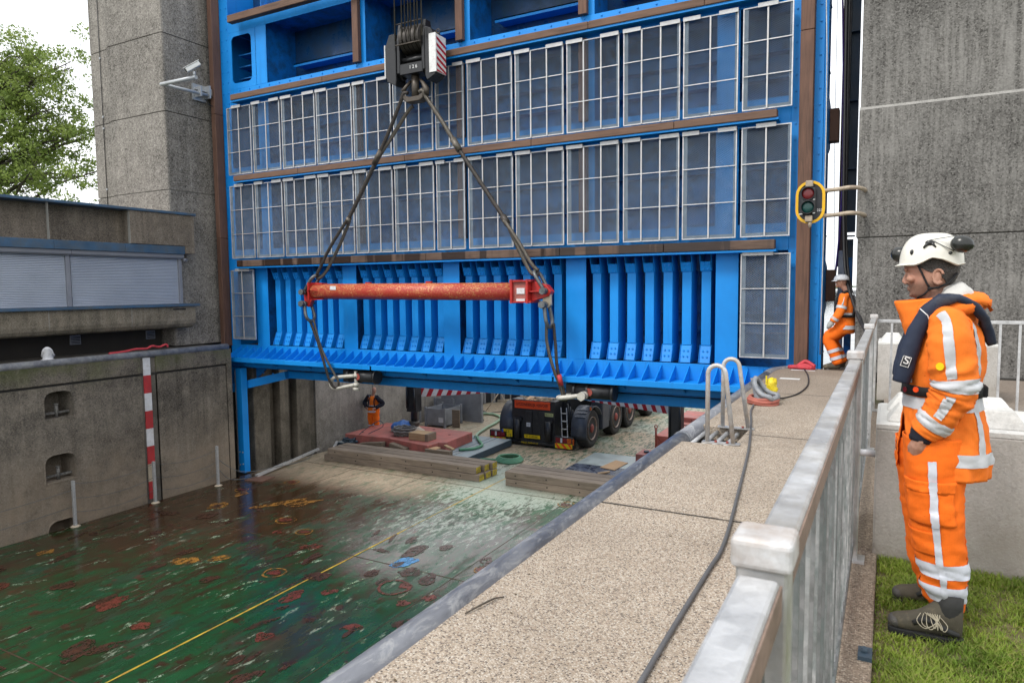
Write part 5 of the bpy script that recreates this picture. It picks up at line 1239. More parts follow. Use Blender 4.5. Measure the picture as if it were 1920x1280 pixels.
def bollard(x, y, rz, label, mat, s=1.0):
    t = root('mooring_bollard', (x, y, 0), label, 'bollard')
    b = MB(); b.lathe([(.17 * s, 0), (.17 * s, .02 * s), (.13 * s, .035 * s), (.13 * s, .06 * s)], (x, y, 0), 18); b.build('base_flange', mat, t)
    # horn: a curved fan that leans back, thick lip round its edge
    b = MB(); R2 = []
    for i in range(11):
        f = i / 10; z = .04 + .30 * f; w = .13 - .06 * f; dx = -.085 * f - .02 * f * f; fr = .15 * (1 - f) ** 1.6 - .045
        R2.append([(x + s * (dx + (fr if math.cos(a) > 0 else .10 * (1 - .35 * f)) * math.cos(a)), y + s * w * math.sin(a), s * z) for a in [2 * math.pi * j / 16 for j in range(16)]])
    b.rings(R2); hb = b.build('horn', mat, t)
    lip = [(x + s * (.16), y - s * .10, s * .085), (x + s * .15, y - s * .13, s * .12), (x + s * .05, y - s * .125, s * .14), (x - s * .03, y - s * .11, s * .20), (x - s * .08, y - s * .08, s * .29), (x - s * .10, y, s * .345), (x - s * .08, y + s * .08, s * .29), (x - s * .03, y + s * .11, s * .20), (x + s * .05, y + s * .125, s * .14), (x + s * .15, y + s * .13, s * .12), (x + s * .16, y + s * .1, s * .085), (x + s * .185, y, s * .10)]
    b = MB(); b.tube(smooth_path(lip + [lip[0]], 4), .034 * s, 10); b.build('lip', mat, t)
    if rz:
        for c in t.children:
            for v in c.data.vertices: v.co = Matrix.Rotation(rz, 3, 'Z') @ v.co
    return t
bollard(-1.475, 9.85, rad(-14), 'grey horn-shaped mooring bollard with red webbing around its foot', M['scuffed'], 1.0)
b = MB()
for k, (r, z) in enumerate(((.185, .02), (.19, .055), (.17, .085))): b.tube([(-1.465 + r * math.cos(a) * 1.0, 9.83 + r * .9 * math.sin(a), z + .012 * math.sin(2 * a + k)) for a in [2 * math.pi * i / 20 for i in range(20)]], .026, 8, closed=True)
tag(b.build('webbing_sling', M['orangesling'], org=(-1.475, 9.85, 0)), 'red-brown webbing sling wound around foot of grey bollard', 'sling')
b = MB(); b.ell((-1.40, 10.12, .17), (.085, .09, .15), 14, 10); b.jitter(.035, 14, 3); b.jitter(.012, 40, 6); b.box(-1.47, -1.45, 10.05, 10.07, .24, .36); b.box(-1.37, -1.33, 10.06, 10.08, .27, .33)
tag(b.build('plastic_guard', plain('bright_yellow_plastic', (.78, .60, .02), .5, 0, .3, 25, .25, dirt=(.12, .10, .02), dirtamt=-.1), org=(-1.40, 10.12, 0)), 'crumpled bright yellow plastic guard behind the grey bollard', 'plastic guard')
tl_ = bollard(-17.55, 9.16, rad(150), 'chalky white mooring bollard under the control building', M['oldwhite'], .86)
for c in list(tl_.children): pass
tl_.location.z = .0
cable('power_cable', [(-.80, 1.2, .014), (-.84, 2.63, .014), (-.85, 3.8, .014), (-.86, 4.34, .014), (-1.0, 5.6, .014), (-1.15, 6.86, .014), (-1.27, 7.7, .014), (-1.38, 8.4, .014), (-1.50, 9.1, .014), (-1.55, 9.6, .02)], .0125, M['cable'], 'long grey power cable lying along the quay')
cable('power_cable', [(-1.36, 10.2, .1), (-1.30, 10.35, .016), (-1.14, 10.9, .014), (-1.10, 11.9, .014), (-1.22, 13.2, .014), (-1.38, 14.1, .03)], .011, M['blackcable'], 'short dark cable curving from yellow guard to red slings')
b = MB()
for k, pts in enumerate(([(-1.66, 14.30, .03), (-1.55, 14.2, .05), (-1.40, 14.22, .06), (-1.28, 14.28, .04), (-1.22, 14.2, .03), (-1.34, 14.1, .05), (-1.52, 14.16, .05), (-1.63, 14.22, .03)], [(-1.50, 14.25, .06), (-1.42, 14.28, .12), (-1.36, 14.28, .15), (-1.28, 14.26, .11), (-1.20, 14.22, .06)], [(-1.5, 14.14, .05), (-1.35, 14.12, .09), (-1.24, 14.12, .04)])):
    b.tube(smooth_path(pts, 4), .038, 8)
tag(b.build('round_sling', M['redsling'], org=(-1.4, 14.2, 0)), 'heap of bright red round slings at the end of the quay', 'sling')
b = MB(); b.tube(smooth_path([(-17.5, 10.6, .03), (-17.48, 11.0, .05), (-17.47, 11.3, .09), (-17.46, 11.6, .08), (-17.44, 11.75, .14), (-17.43, 11.95, .10), (-17.42, 12.15, .15), (-17.42, 12.2, .08)], 4), .03, 8)
tag(b.build('webbing_sling', M['redsling'], org=(-17.45, 11.6, 0)), 'red webbing sling lying on the left quay edge', 'sling')
b = MB(); b.tube([(-1.80, 2.80, .006), (-1.765, 2.90, .018), (-1.75, 3.0, .012), (-1.72, 3.05, .006)], [.004, .006, .005, .003], 6); tag(b.build('twig', M['bark']), 'short brown twig lying on the quay beside the edge pipe', 'twig')
rl = random.Random(8); b = MB()
for _ in range(110):
    x = rl.choice((rl.uniform(-1.82, -.25), rl.uniform(-1.82, -1.6), rl.uniform(-.4, -.22))); y = rl.uniform(2, 13.5); s = rl.uniform(.006, .018); a = rl.uniform(0, 6)
    b.add([(x + s * math.cos(a + q) * (1 if k % 2 else .5), y + s * math.sin(a + q) * (1 if k % 2 else .5), .003 + .003 * (k % 2)) for k, q in enumerate((0, 1.6, 3.14, 4.7))], [(0, 1, 2, 3)])
tag(b.build('leaf_litter', plain('dry_leaf', (.10, .07, .035), .9, 0, .5, 20, .2), recalc=False), 'small dry leaf and grit scraps strewn over the quay', None, None, 'stuff')

# ------------------------------------------------------------------ things on the barge deck
DZ = -4.0
# squared timbers: two piles
def timber(x0, x1, y0, y1, z0, z1, label, group, yellow, rot=0.0):
    t = root('timber_beam', ((x0 + x1) / 2, (y0 + y1) / 2, z0), label, 'timber', group)
    b = MB(); b.box(x0, x1, y0, y1, z0, z1); b.build('beam', M['old_timber'], t, bevel=.014)
    if yellow:
        b = MB(); b.box(x1 + .001, x1 + .006, y0 + .015, y1 - .02, z0 + .015, z1 - .015); b.build('painted_end', M['yellow_end'], t)
    b = MB(); n = 6
    for k in range(n): b.lathe([(.018, 0), (.022, -.004), (.02, -.008)], (x0 + (x1 - x0) * (k + .35) / n, y0 - .0, (z0 + z1) / 2 + .01), 8, 'y')
    b.build('bolt_hole', M['dark'], t)
    t.rotation_euler.z = rot
    return t
gA = 'weathered timbers in the long pile'; gB = 'weathered timbers in the short pile'
Lb = ['front', 'middle', 'rear']
for j in range(3):
    y0 = 16.85 + j * .335
    timber(-16.25, -10.30 + (0.0, .02, .05)[j], y0, y0 + .30, DZ, DZ + .205, 'weathered yellow-ended timber, %s one in the bottom layer of the long pile' % Lb[j], gA, True, rad(.5))
    timber(-16.10, -10.42 + (0.0, .08, .16)[j], y0 + .01, y0 + .305, DZ + .209, DZ + .41, 'weathered yellow-ended timber, %s one in the top layer of the long pile' % Lb[j], gA, True, rad(.8))
for j in range(3):
    y0 = 16.90 + j * .335
    timber(-9.45, -3.6, y0, y0 + .31, DZ, DZ + .205, 'weathered timber, %s one in the bottom layer of the short pile' % Lb[j], gB, False, rad(-.3))
    timber(-9.47, -3.65, y0 + .01, y0 + .315, DZ + .209, DZ + .41, 'weathered timber, %s one in the top layer of the short pile' % Lb[j], gB, False, rad(-.2))
b = MB(); b.box(-10.9, -10.8, 16.835, 16.842, DZ + .27, DZ + .34)
# steel mats
gm = root('steel_mat', (-14.4, 19.7, DZ), 'flat blue-grey steel mat lying under the red mat', 'steel mat')
for x0, x1 in ((-17.0, -14.7), (-14.69, -12.95), (-12.94, -12.42), (-12.41, -12.2), (-12.19, -11.62)):
    b = MB(); y0, y1 = 18.22, 21.3
    b.box(x0, x1, y0, y1, DZ + .02, DZ + .25); o = b.build('mat_section', [M['matgrey'], M['matside']], gm, bevel=.01)
    for p in o.data.polygons: p.material_index = 0 if p.normal.z > .5 else 1
rm_ = root('steel_mat', (-14.6, 19.4, DZ + .25), 'red oxide painted steel mat under the outrigger foot', 'steel mat')
b = MB(); b.prism([(-16.6, 18.24), (-14.73, 18.35), (-14.70, 18.30), (-12.9, 17.98), (-12.85, 18.5), (-12.62, 18.62), (-12.70, 20.4), (-14.9, 20.52), (-16.55, 20.48)], 'z', DZ + .255, DZ + .58); b.build('mat_body', M['redsteel'], rm_, bevel=.012)
b = MB(); b.prism([(-12.87, 17.98), (-12.55, 17.93), (-12.60, 18.28), (-12.8, 18.32)], 'z', DZ + .46, DZ + .50); b.build('corner_tab', M['ply'], rm_)
for x, y in ((-16.2, 18.7), (-15.0, 19.4), (-13.2, 19.7), (-14.2, 20.2)):
    b = MB(); b.cyl((x, y, DZ + .58), (x, y, DZ + .584), .05, 12); b.build('lifting_hole', M['dark'], rm_)
def wedge(x0, x1, y0, z0, h0, h1, d, label, rz):
    b = MB(); b.prism([(x0, z0), (x1, z0), (x1, z0 + h1), (x0, z0 + h0)], 'y', y0, y0 + d); o = b.build('timber_wedge', M['dark_timber'], bevel=.008)
    o.rotation_euler.z = rz; tag(o, label, 'wedge', 'timber wedges along the red mat'); return o
wedge(-15.75, -14.8, 17.98, DZ + .25, .13, .24, .22, 'brown timber wedge at the left front of the red mat', rad(3))
wedge(-14.45, -13.75, 17.95, DZ + .25, .26, .15, .22, 'short brown timber wedge at the middle of the red mat front', rad(-4))
wedge(-12.95, -12.02, 17.9, DZ + .25, .24, .24, .20, 'brown timber offcut at the right front of the red mat', rad(2))
b = MB(); b.beam((-12.5, 18.4, DZ + .54), (-12.05, 18.2, DZ + .5), .12, .05); tag(b.build('plank', M['raw_timber'], bevel=.006), 'short pale plank at the corner of the red mat', 'plank')
bl = root('timber_block', (-13.6, 18.75, DZ + .58), 'pale sawn timber block in front of the outrigger foot', 'timber block')
for x0, x1, m in ((-14.0, -13.35, 'raw_timber'), (-13.34, -13.22, 'dark_timber')):
    b = MB(); b.box(x0, x1, 18.45, 18.95, DZ + .582, DZ + .82); b.build('sawn_piece', M[m], bl, bevel=.008)
def coil(b, c, r, n, tube, sq=1.0, seed=0, dz=.02):
    rr = random.Random(seed)
    for k in range(n):
        a0 = rr.uniform(0, 6); ox, oy = rr.uniform(-.05, .05), rr.uniform(-.05, .05); q = r * rr.uniform(.72, 1.05)
        b.tube([(c[0] + ox + q * math.cos(a0 + 2 * math.pi * i / 20), c[1] + oy + q * sq * math.sin(a0 + 2 * math.pi * i / 20), c[2] + tube + k * dz + .015 * math.sin(3 * i + k)) for i in range(20)], tube, 7, closed=True)
b = MB(); coil(b, (-14.55, 18.95, DZ + .58), .40, 6, .035, .8, 4, .045); tag(b.build('rope_coil', M['greyrope'], org=(-14.55, 18.95, DZ + .58)), 'coil of grey rope on the red mat', 'rope')
b = MB(); b.ell((-15.0, 19.5, DZ + .72), (.50, .30, .20), 22, 12); b.jitter(.12, 4, 2); b.jitter(.05, 11, 5); b.v = [(x, y, max(z, DZ + .585)) for x, y, z in b.v]; tag(b.build('tarpaulin', M['bluerope'], org=(-15.0, 19.5, DZ + .58)), 'crumpled blue tarpaulin on the red mat', 'tarpaulin')
b = MB(); coil(b, (-16.3, 18.15, DZ + .26), .22, 5, .025, .6, 9, .04); b.tube(smooth_path([(-16.2, 18.2, DZ + .4), (-15.9, 18.5, DZ + .75), (-15.6, 18.9, DZ + 1.0), (-15.5, 18.95, DZ + .8), (-15.8, 18.6, DZ + .6), (-16.0, 18.3, DZ + .4)], 5), .012, 6)
for k in range(4): b.ell((-16.55 + k * .18, 18.1 + .05 * (k % 2), DZ + .38), (.06, .05, .05), 8, 6)
tag(b.build('shackle_heap', M['matside'], org=(-16.3, 18.15, DZ + .25)), 'dark heap of shackles and strops left of the wedges', 'rigging heap')
def hose(path, r, mat, label, k=6, group=None):
    b = MB(); b.tube(smooth_path(path, k), r, 8); return tag(b.build('hose', mat, org=path[0]), label, 'hose', group)
hose([(-12.35, 18.97, DZ + .30), (-12.02, 19.27, DZ + .30), (-11.95, 19.7, DZ + .30), (-12.08, 20.0, DZ + .30), (-12.6, 20.6, DZ + .3), (-12.8, 20.9, DZ + .3)], .05, M['hose'], 'green hose crossing the blue-grey mat')
hose([(-12.9, 20.9, DZ + .3), (-13.3, 21.6, DZ + .06), (-13.57, 22.08, DZ + .06), (-13.75, 22.6, DZ + .06), (-13.81, 22.87, DZ + .06), (-13.97, 23.55, DZ + .06), (-14.15, 24.6, DZ + .06), (-14.5, 25.6, DZ + .06), (-15.16, 26.15, DZ + .06), (-15.85, 26.1, DZ + .06)], .055, M['hose_pale'], 'pale green hose winding across the deck behind the mats')
b = MB()
for k in range(4): b.tube([(-10.70 + (.44 - .03 * k) * math.cos(a), 19.42 + (.42 - .03 * k) * math.sin(a), DZ + .04 + .035 * k + .01 * math.sin(2 * a)) for a in [2 * math.pi * i / 32 for i in range(32)]], .034, 8, closed=True)
b.tube(smooth_path([(-11.1, 19.2, DZ + .05), (-11.5, 19.1, DZ + .05), (-11.5, 18.9, DZ + .05), (-11.2, 18.75, DZ + .05)], 5), .034, 8)
tag(b.build('hose', M['hose'], org=(-10.7, 19.42, DZ)), 'coiled green hose behind the timber piles', 'hose')
# stillages (grey steel boxes)
def stillage(x0, x1, y0, y1, z0, h, label):
    t = root('stillage', ((x0 + x1) / 2, (y0 + y1) / 2, z0), label, 'stillage', 'grey steel stillages behind the red mat')
    w = .03
    for a in ((x0, x1, y0, y0 + w), (x0, x1, y1 - w, y1), (x0, x0 + w, y0 + w, y1 - w), (x1 - w, x1, y0 + w, y1 - w)):
        b = MB(); n = 3
        for k in range(n): b.box(a[0], a[1], a[2], a[3], z0 + .1 + (h - .1) * k / n + .012, z0 + .1 + (h - .1) * (k + 1) / n - .02)
        e = .008
        b.box(a[0] + e, a[1] - e, a[2] + e, a[3] - e, z0 + .1, z0 + h - .03); b.build('side_panel', M['box'], t)
    b = MB(); b.box(x0, x1, y0, y1, z0 + .08, z0 + .10); b.build('floor_panel', M['box'], t)
    for x in (x0, x1):
        for y in (y0, y1):
            b = MB(); b.box(x - .04, x + .04, y - .04, y + .04, z0, z0 + h + .03); b.build('corner_post', M['box'], t)
    return t
s1 = stillage(-16.48, -15.55, 22.9, 24.1, DZ, .78, 'grey steel stillage box with white label, nearest one')
b = MB(); b.box(-15.85, -15.62, 22.885, 22.895, DZ + .22, DZ + .42); b.build('paper_label', M['oldwhite'], s1)
stillage(-17.0, -16.1, 24.3, 25.4, DZ, .95, 'grey steel stillage box, half hidden behind the nearest one')
t = root('steel_frame_panel', (-15.6, 24.6, DZ), 'tall grey steel panel standing behind the stillages', 'panel')
b = MB(); b.box(-16.75, -14.85, 24.55, 24.60, DZ, DZ + 1.30); b.build('sheet', M['box'], t)
for x in (-16.77, -14.83):
    b = MB(); b.box(x - .04, x + .04, 24.5, 24.64, DZ, DZ + 1.38); b.build('upright', M['box'], t)
b = MB(); b.cyl((-16.8, 24.56, DZ + 1.36), (-16.6, 24.56, DZ + 1.36), .03, 8); b.build('hook_ear', M['box'], t)
b = MB(); b.cyl((-15.0, 24.56, DZ + 1.30), (-14.8, 24.56, DZ + 1.38), .03, 8); b.build('hook_ear', M['box'], t)
b = MB(); b.box(-15.4, -15.05, 23.2, 23.25, DZ, DZ + .72); o = b.build('plywood_sheet', M['dark_timber']); tag(o, 'brown board leaning beside the nearest stillage', 'board')
# aluminium bits, brown board at the wall
def bar_thing(p0, p1, w, h, m, label, name='rail_length', group=None):
    b = MB(); b.beam(p0, p1, w, h); return tag(b.build(name, m), label, 'metal length', group)
bar_thing((-16.55, 14.3, DZ + .06), (-16.75, 15.7, DZ + .12), .10, .07, M['alu'], 'aluminium post lying by the wall, nearest length')
bar_thing((-16.72, 15.5, DZ + .10), (-16.95, 17.3, DZ + .20), .08, .07, M['alu'], 'aluminium post lying by the wall, far length')
bar_thing((-16.35, 17.2, DZ + .05), (-16.85, 18.1, DZ + .30), .08, .05, M['alu'], 'short aluminium angle leaning on the mat edge')
b = MB(); b.prism([(-16.6, 13.9), (-16.0, 14.0), (-16.05, 14.55), (-16.62, 14.45)], 'z', DZ + .004, DZ + .03); tag(b.build('flat_plate', plain('rusty_brown_plate', (.16, .085, .06), .6, 0, .3, 4, .2)), 'small rusty brown plate on the deck by the blue strut', 'plate')
cable('guard_cable', [(-16.9, 13.2, DZ + .55), (-16.9, 13.6, DZ + .10), (-16.6, 14.0, DZ + .05), (-16.5, 14.3, DZ + .08)], .010, M['shackle'], 'loose grey cable curling from the guard post')
cable('guard_cable', [(-16.9, 13.2, DZ + .80), (-16.85, 14.0, DZ + .22), (-16.6, 15.2, DZ + .13), (-16.5, 16.2, DZ + .1), (-16.8, 17.0, DZ + .2)], .010, M['shackle'], 'loose pale cable looped along the aluminium posts')
# worn plates right of the timbers
t = root('deck_plate', (-7.8, 20.3, DZ), 'worn pale and navy steel plates lying on the deck right of the crane', 'steel plate')
for x0, x1, y0, y1, m in ((-8.6, -6.6, 20.05, 21.65, 'platesteel'), (-8.62, -6.4, 18.5, 20.03, 'platenavy')):
    b = MB(); b.box(x0, x1, y0, y1, DZ + .004, DZ + .03); b.build('plate', M[m], t)
b = MB(); b.prism([(-7.72, 19.82), (-7.20, 19.68), (-7.12, 20.72), (-7.58, 20.86)], 'z', DZ + .034, DZ + .052); tag(b.build('plywood_sheet', M['ply']), 'small orange-brown plywood sheet on the navy plate', 'board')
b = MB(); b.beam((-7.5, 19.1, DZ + .05), (-7.2, 19.3, DZ + .09), .12, .04); tag(b.build('wood_offcut', M['raw_timber']), 'bit of pale wood on the navy plate', 'offcut')
t = root('red_box', (-6.2, 21.4, DZ), 'small red steel box at the quay side of the deck', 'box')
b = MB(); b.box(-6.95, -5.6, 20.95, 21.7, DZ, DZ + .3); b.build('box_body', M['redsteel'], t, bevel=.01)
b = MB(); b.cyl((-6.7, 21.3, DZ + .3), (-6.7, 21.3, DZ + .36), .09, 8); b.build('filler_cap', M['matside'], t)
b = MB(); b.box(-6.9, -4.5, 22.2, 23.0, DZ + .004, DZ + .02); tag(b.build('plywood_sheet', M['ply']), 'brown plywood strip before the right red mat', 'board')
t = root('steel_mat', (-5.6, 24.4, DZ), 'red steel mat beside the quay under the right outrigger', 'steel mat')
b = MB(); b.box(-7.0, -3.2, 23.2, 26.0, DZ, DZ + .46); b.build('mat_body', M['redsteel'], t, bevel=.015)
b = MB(); b.box(-7.0, -3.4, 26.1, 27.6, DZ, DZ + .62); tag(b.build('steel_mat', M['redsteel'], bevel=.015), 'farther red steel mat behind the right outrigger mat', 'steel mat')
t = root('steel_stake', (-6.86, 22.85, DZ), 'thin dark red stake standing in front of the right red mat', 'stake')
b = MB(); b.cyl((-6.86, 22.85, DZ), (-6.86, 22.85, DZ + .80), .035, 8); b.beam((-6.86, 22.9, DZ + .55), (-6.6, 23.1, DZ), .03, .03); b.build('stake_shaft', M['hub'], t)
b = MB(); b.tube(arc((-6.86, 22.85, DZ + .84), .05, 0, 350, 10), .018, 6); b.build('eye', M['hub'], t)
# tripod and rope litter
t = root('tripod', (-15.6, 27.6, DZ), 'pale two-legged trestle standing far back on the deck', 'trestle')
for p in ((-16.15, 27.2), (-15.25, 27.7), (-15.6, 28.2)):
    b = MB(); b.cyl((p[0], p[1], DZ), (-15.66, 27.6, DZ + .85), .022, 6); b.build('leg', M['oldpale'], t)
b = MB(); coil(b, (-15.55, 25.0, DZ), .30, 4, .022, .7, 12); coil(b, (-15.2, 24.9, DZ), .22, 3, .022, .7, 13); tag(b.build('rope_coil', M['blackcable'], org=(-15.5, 25, DZ)), 'dark tangle of rope beside the stillages', 'rope')
b = MB(); coil(b, (-16.3, 26.6, DZ), .42, 2, .02, .6, 14); tag(b.build('rope_coil', M['greyrope'], org=(-16.3, 26.6, DZ)), 'loose grey rope loop far back on the deck', 'rope')
b = MB(); coil(b, (-15.95, 26.1, DZ), .2, 4, .03, .7, 15); tag(b.build('hose_coupling', M['matside'], org=(-15.95, 26.1, DZ)), 'dark hose coupling at the end of the pale hose', 'coupling')
b = MB(); b.tube(smooth_path([(-15.8, 26.2, DZ + .02), (-15.4, 27.0, DZ + .02), (-14.9, 27.2, DZ + .02), (-14.5, 26.8, DZ + .02), (-14.2, 27.2, DZ + .02), (-13.8, 27.0, DZ + .02)], 6), .02, 6); b.tube(smooth_path([(-14.6, 26.3, DZ + .02), (-14.1, 26.5, DZ + .02), (-14.5, 25.9, DZ + .02), (-13.9, 25.6, DZ + .02)], 6), .02, 6); tag(b.build('rope_line', M['greyrope'], org=(-15, 26.5, DZ)), 'grey rope line snaking behind the crane', 'rope')
# far barrier of grey posts with dark boards, far trailer
t = root('barrier', (-18, 30.3, DZ), 'far barrier of grey posts and dark boards across the barge end', 'barrier')
pb = None
for k in range(9):
    x, y = -18.6 + k * .33 * 1.0, 27.4 + k * .36
    if pb is None:
        b = MB(); b.box(x - .09, x + .09, y - .06, y + .06, DZ, DZ + 1.9); pb = b.build('barrier_post', M['post_grey'], t); px_, py_ = x, y
    else: inst(pb, t, (x - px_, y - py_, 0))
b = MB(); b.beam((-18.7, 27.5, DZ + .9), (-15.7, 30.6, DZ + .9), .05, 1.8); b.build('board', M['tarp'], t)
t = root('flat_trailer', (-13.5, 31.0, DZ), 'dark low trailer body far behind the crane', 'trailer')
b = MB(); b.box(-16.6, -9.5, 30.2, 33.0, DZ + .25, DZ + 2.2); b.build('load_bed', M['tarp'], t, bevel=.03)
b = MB(); b.box(-17.0, -9.3, 30.1, 33.1, DZ + .12, DZ + .3); b.build('frame', M['matside'], t)
b = MB(); b.box(-16.9, -15.4, 29.4, 29.9, DZ + .0, DZ + .12); tag(b.build('flat_plate', M['oldpale']), 'pale flat slab at the foot of the far trailer', 'slab')

# ------------------------------------------------------------------ mobile crane (rear end shows under the gate)
cr = root('mobile_crane', (-11.05, 26, DZ), 'black rear end of a wide mobile crane with orange warning sign', 'crane truck')
b = MB(); b.box(-11.82, -10.12, 21.7, 22.4, -3.85, -2.36); b.build('rear_panel', M['black'], cr, bevel=.02)
b = MB(); b.box(-12.25, -9.85, 22.42, 33, -3.25, -2.30); b.box(-11.7, -10.3, 22.4, 33, -3.6, -3.2); b.build('chassis', M['black'], cr, bevel=.02)
b = MB(); b.box(-12.4, -9.7, 22.5, 33, -2.295, -2.24); b.build('deck_plate', M['mudguard'], cr)
b = MB(); b.prism([(21.72, -2.36), (22.6, -2.2), (22.6, -2.24), (21.72, -2.40)], 'x', -11.3, -10.35); b.build('tail_board', M['ply'], cr)
for x0, x1 in ((-11.24, -11.0), (-10.72, -10.5)):
    b = MB(); b.box(x0, x1, 21.66, 21.70, -3.55, -2.75); b.build('door_rib', M['black'], cr, bevel=.01)
b = MB(); b.box(-11.11, -11.095, 21.688, 21.70, -3.82, -2.72); b.build('door_gap', M['dark'], cr)
for x in (-11.55, -10.33):
    b = MB(); b.cyl((x, 21.60, -3.05), (x, 21.60, -3.75), .11, 12); b.box(x - .16, x + .16, 21.58, 21.7, -3.12, -3.02); b.build('rear_buffer', M['black'], cr)
sg = MB(); sg.prism([(-11.69, -2.675), (-10.29, -2.675), (-10.29, -2.40), (-11.69, -2.40)], 'y', 21.665, 21.69); sgo = sg.build('warning_sign', M['orange_sign'], cr)
text('UITZONDERLIJK VERVOER', .148, M['inkred'], sgo, (-11.0, 21.66, -2.535), (rad(90), 0, 0), sx=.72)
# light clusters, bumper, plates
b = MB(); b.box(-12.66, -9.42, 21.62, 21.72, -3.93, -3.83); b.build('bumper', M['black'], cr, bevel=.01)
for side, x0, x1, z in ((-1, -12.68, -12.03, -3.78), (1, -10.07, -9.42, -3.78)):
    b = MB(); b.box(x0 - .03, x1 + .04, 21.60, 21.80, z - .19, z + .24); lb = b.build('lamp_box', M['black'], cr, bevel=.015)
    for k, (a, c, m) in enumerate(((.05, .30, 'lamp_red'), (.32, .42, 'oldwhite'), (.44, .68, 'lamp_red'), (.70, .95, 'lamp_amber' if side > 0 else 'lamp_red'))):
        b = MB(); w = x1 - x0; b.box(x0 + w * a, x0 + w * c, 21.585, 21.605, z + .03, z + .19); b.build('lamp_lens', M[m], lb)
    b = MB(); b.box(x0, x1, 21.588, 21.599, z - .17, z + .0); st = b.build('reflector_board', M['plate'], lb)
    b = MB()
    for k in range(3):
        xx = x0 + .06 + k * .25; d = .10 if side < 0 else -.10; P = [(xx - d * .5, z - .168), (xx + .11 - d * .5, z - .168), (xx + .11 + d, z - .002), (xx + d, z - .002)]
        b.add([(min(max(p[0], x0), x1), 21.585, p[1]) for p in P], [(0, 1, 2, 3)])
    b.build('reflector_stripe', M['orange_sign'], lb, recalc=False)
    if side > 0:
        b = MB(); b.box(x1 + .01, x1 + .06, 21.59, 21.62, z - .02, z + .18); b.build('marker_lamp', M['lamp_amber'], lb)
b = MB(); b.box(-12.19, -11.77, 21.60, 21.62, -3.73, -3.47); np_ = b.build('number_plate', M['plate'], cr)
b = MB(); b.box(-12.188, -12.13, 21.594, 21.60, -3.725, -3.475); b.build('country_strip', M['eublue'], np_)
b = MB(); b.box(-12.21, -11.75, 21.62, 21.7, -3.78, -3.40); b.build('plate_holder', M['black'], cr)
text('ZZ', .125, M['ink'], np_, (-11.955, 21.597, -3.545), (rad(90), 0, 0)); text('85-23', .125, M['ink'], np_, (-11.955, 21.597, -3.665), (rad(90), 0, 0))
b = MB(); b.box(-11.30, -10.675, 21.64, 21.66, -3.72, -3.60); ns = b.build('notice_board', M['plate'], cr)
text('WY. JOVERDIEK .', .095, M['ink'], ns, (-10.99, 21.635, -3.662), (rad(90), 0, 0), sx=.72)
tb = MB(); tb.box(-11.50, -10.62, 21.60, 21.618, -3.925, -3.84); tbo = tb.build('bumper_strip', M['ink'], cr)
text('PAS OP, ZWENKT UIT', .085, M['plate'], tbo, (-11.06, 21.597, -3.884), (rad(90), 0, 0), sx=.82)
b = MB(); b.box(-10.53, -10.18, 21.68, 21.70, -2.90, -2.78); lb = b.build('label_plate', M['limelabel'], cr)
text('MB-01110', .075, M['ink'], lb, (-10.355, 21.677, -2.84), (rad(90), 0, 0), sx=.85)
b = MB(); b.box(-11.215, -11.06, 21.65, 21.66, -3.31, -3.17); lb = b.build('label_plate', M['oldwhite'], cr)
text('H20', .075, M['ink'], lb, (-11.137, 21.647, -3.24), (rad(90), 0, 0), sx=.8)
# aluminium ladder on the rear right
for x0 in (-9.93, -9.72):
    b = MB(); b.beam((x0 + .02, 21.75, -2.55), (x0 + .12, 21.62, -3.62), .025, .05); b.build('ladder_rail', M['alu'], cr)
for k in range(4):
    f = .18 + k * .25; z = -2.55 - 1.07 * f; x = -9.93 + .02 + .10 * f; b = MB(); b.box(x, x + .21, 21.70 - .1 * f, 21.74 - .1 * f, z - .015, z + .015); b.build('ladder_rung', M['alu'], cr)
b = MB()
for k in range(7): b.tube([(-9.9 + k * .09, 22.3, -2.5 - .1 * k), (-9.85 + k * .09, 22.35, -3.2 - .05 * k), (-9.6, 22.45, -3.5)], .03, 6)
b.box(-9.8, -9.5, 22.6, 23.2, -3.3, -2.9); b.build('axle_gear', M['black'], cr)
b = MB()
rr = random.Random(3)
for k in range(14): x = rr.uniform(-11.75, -10.2); b.tube([(x, 21.75, -2.34), (x + rr.uniform(-.3, .3), 21.85, -2.29 + rr.uniform(0, .05)), (x + rr.uniform(-.5, .5), 21.95, -2.33)], .014, 5)
b.build('strap_litter', M['oldpale'], cr)
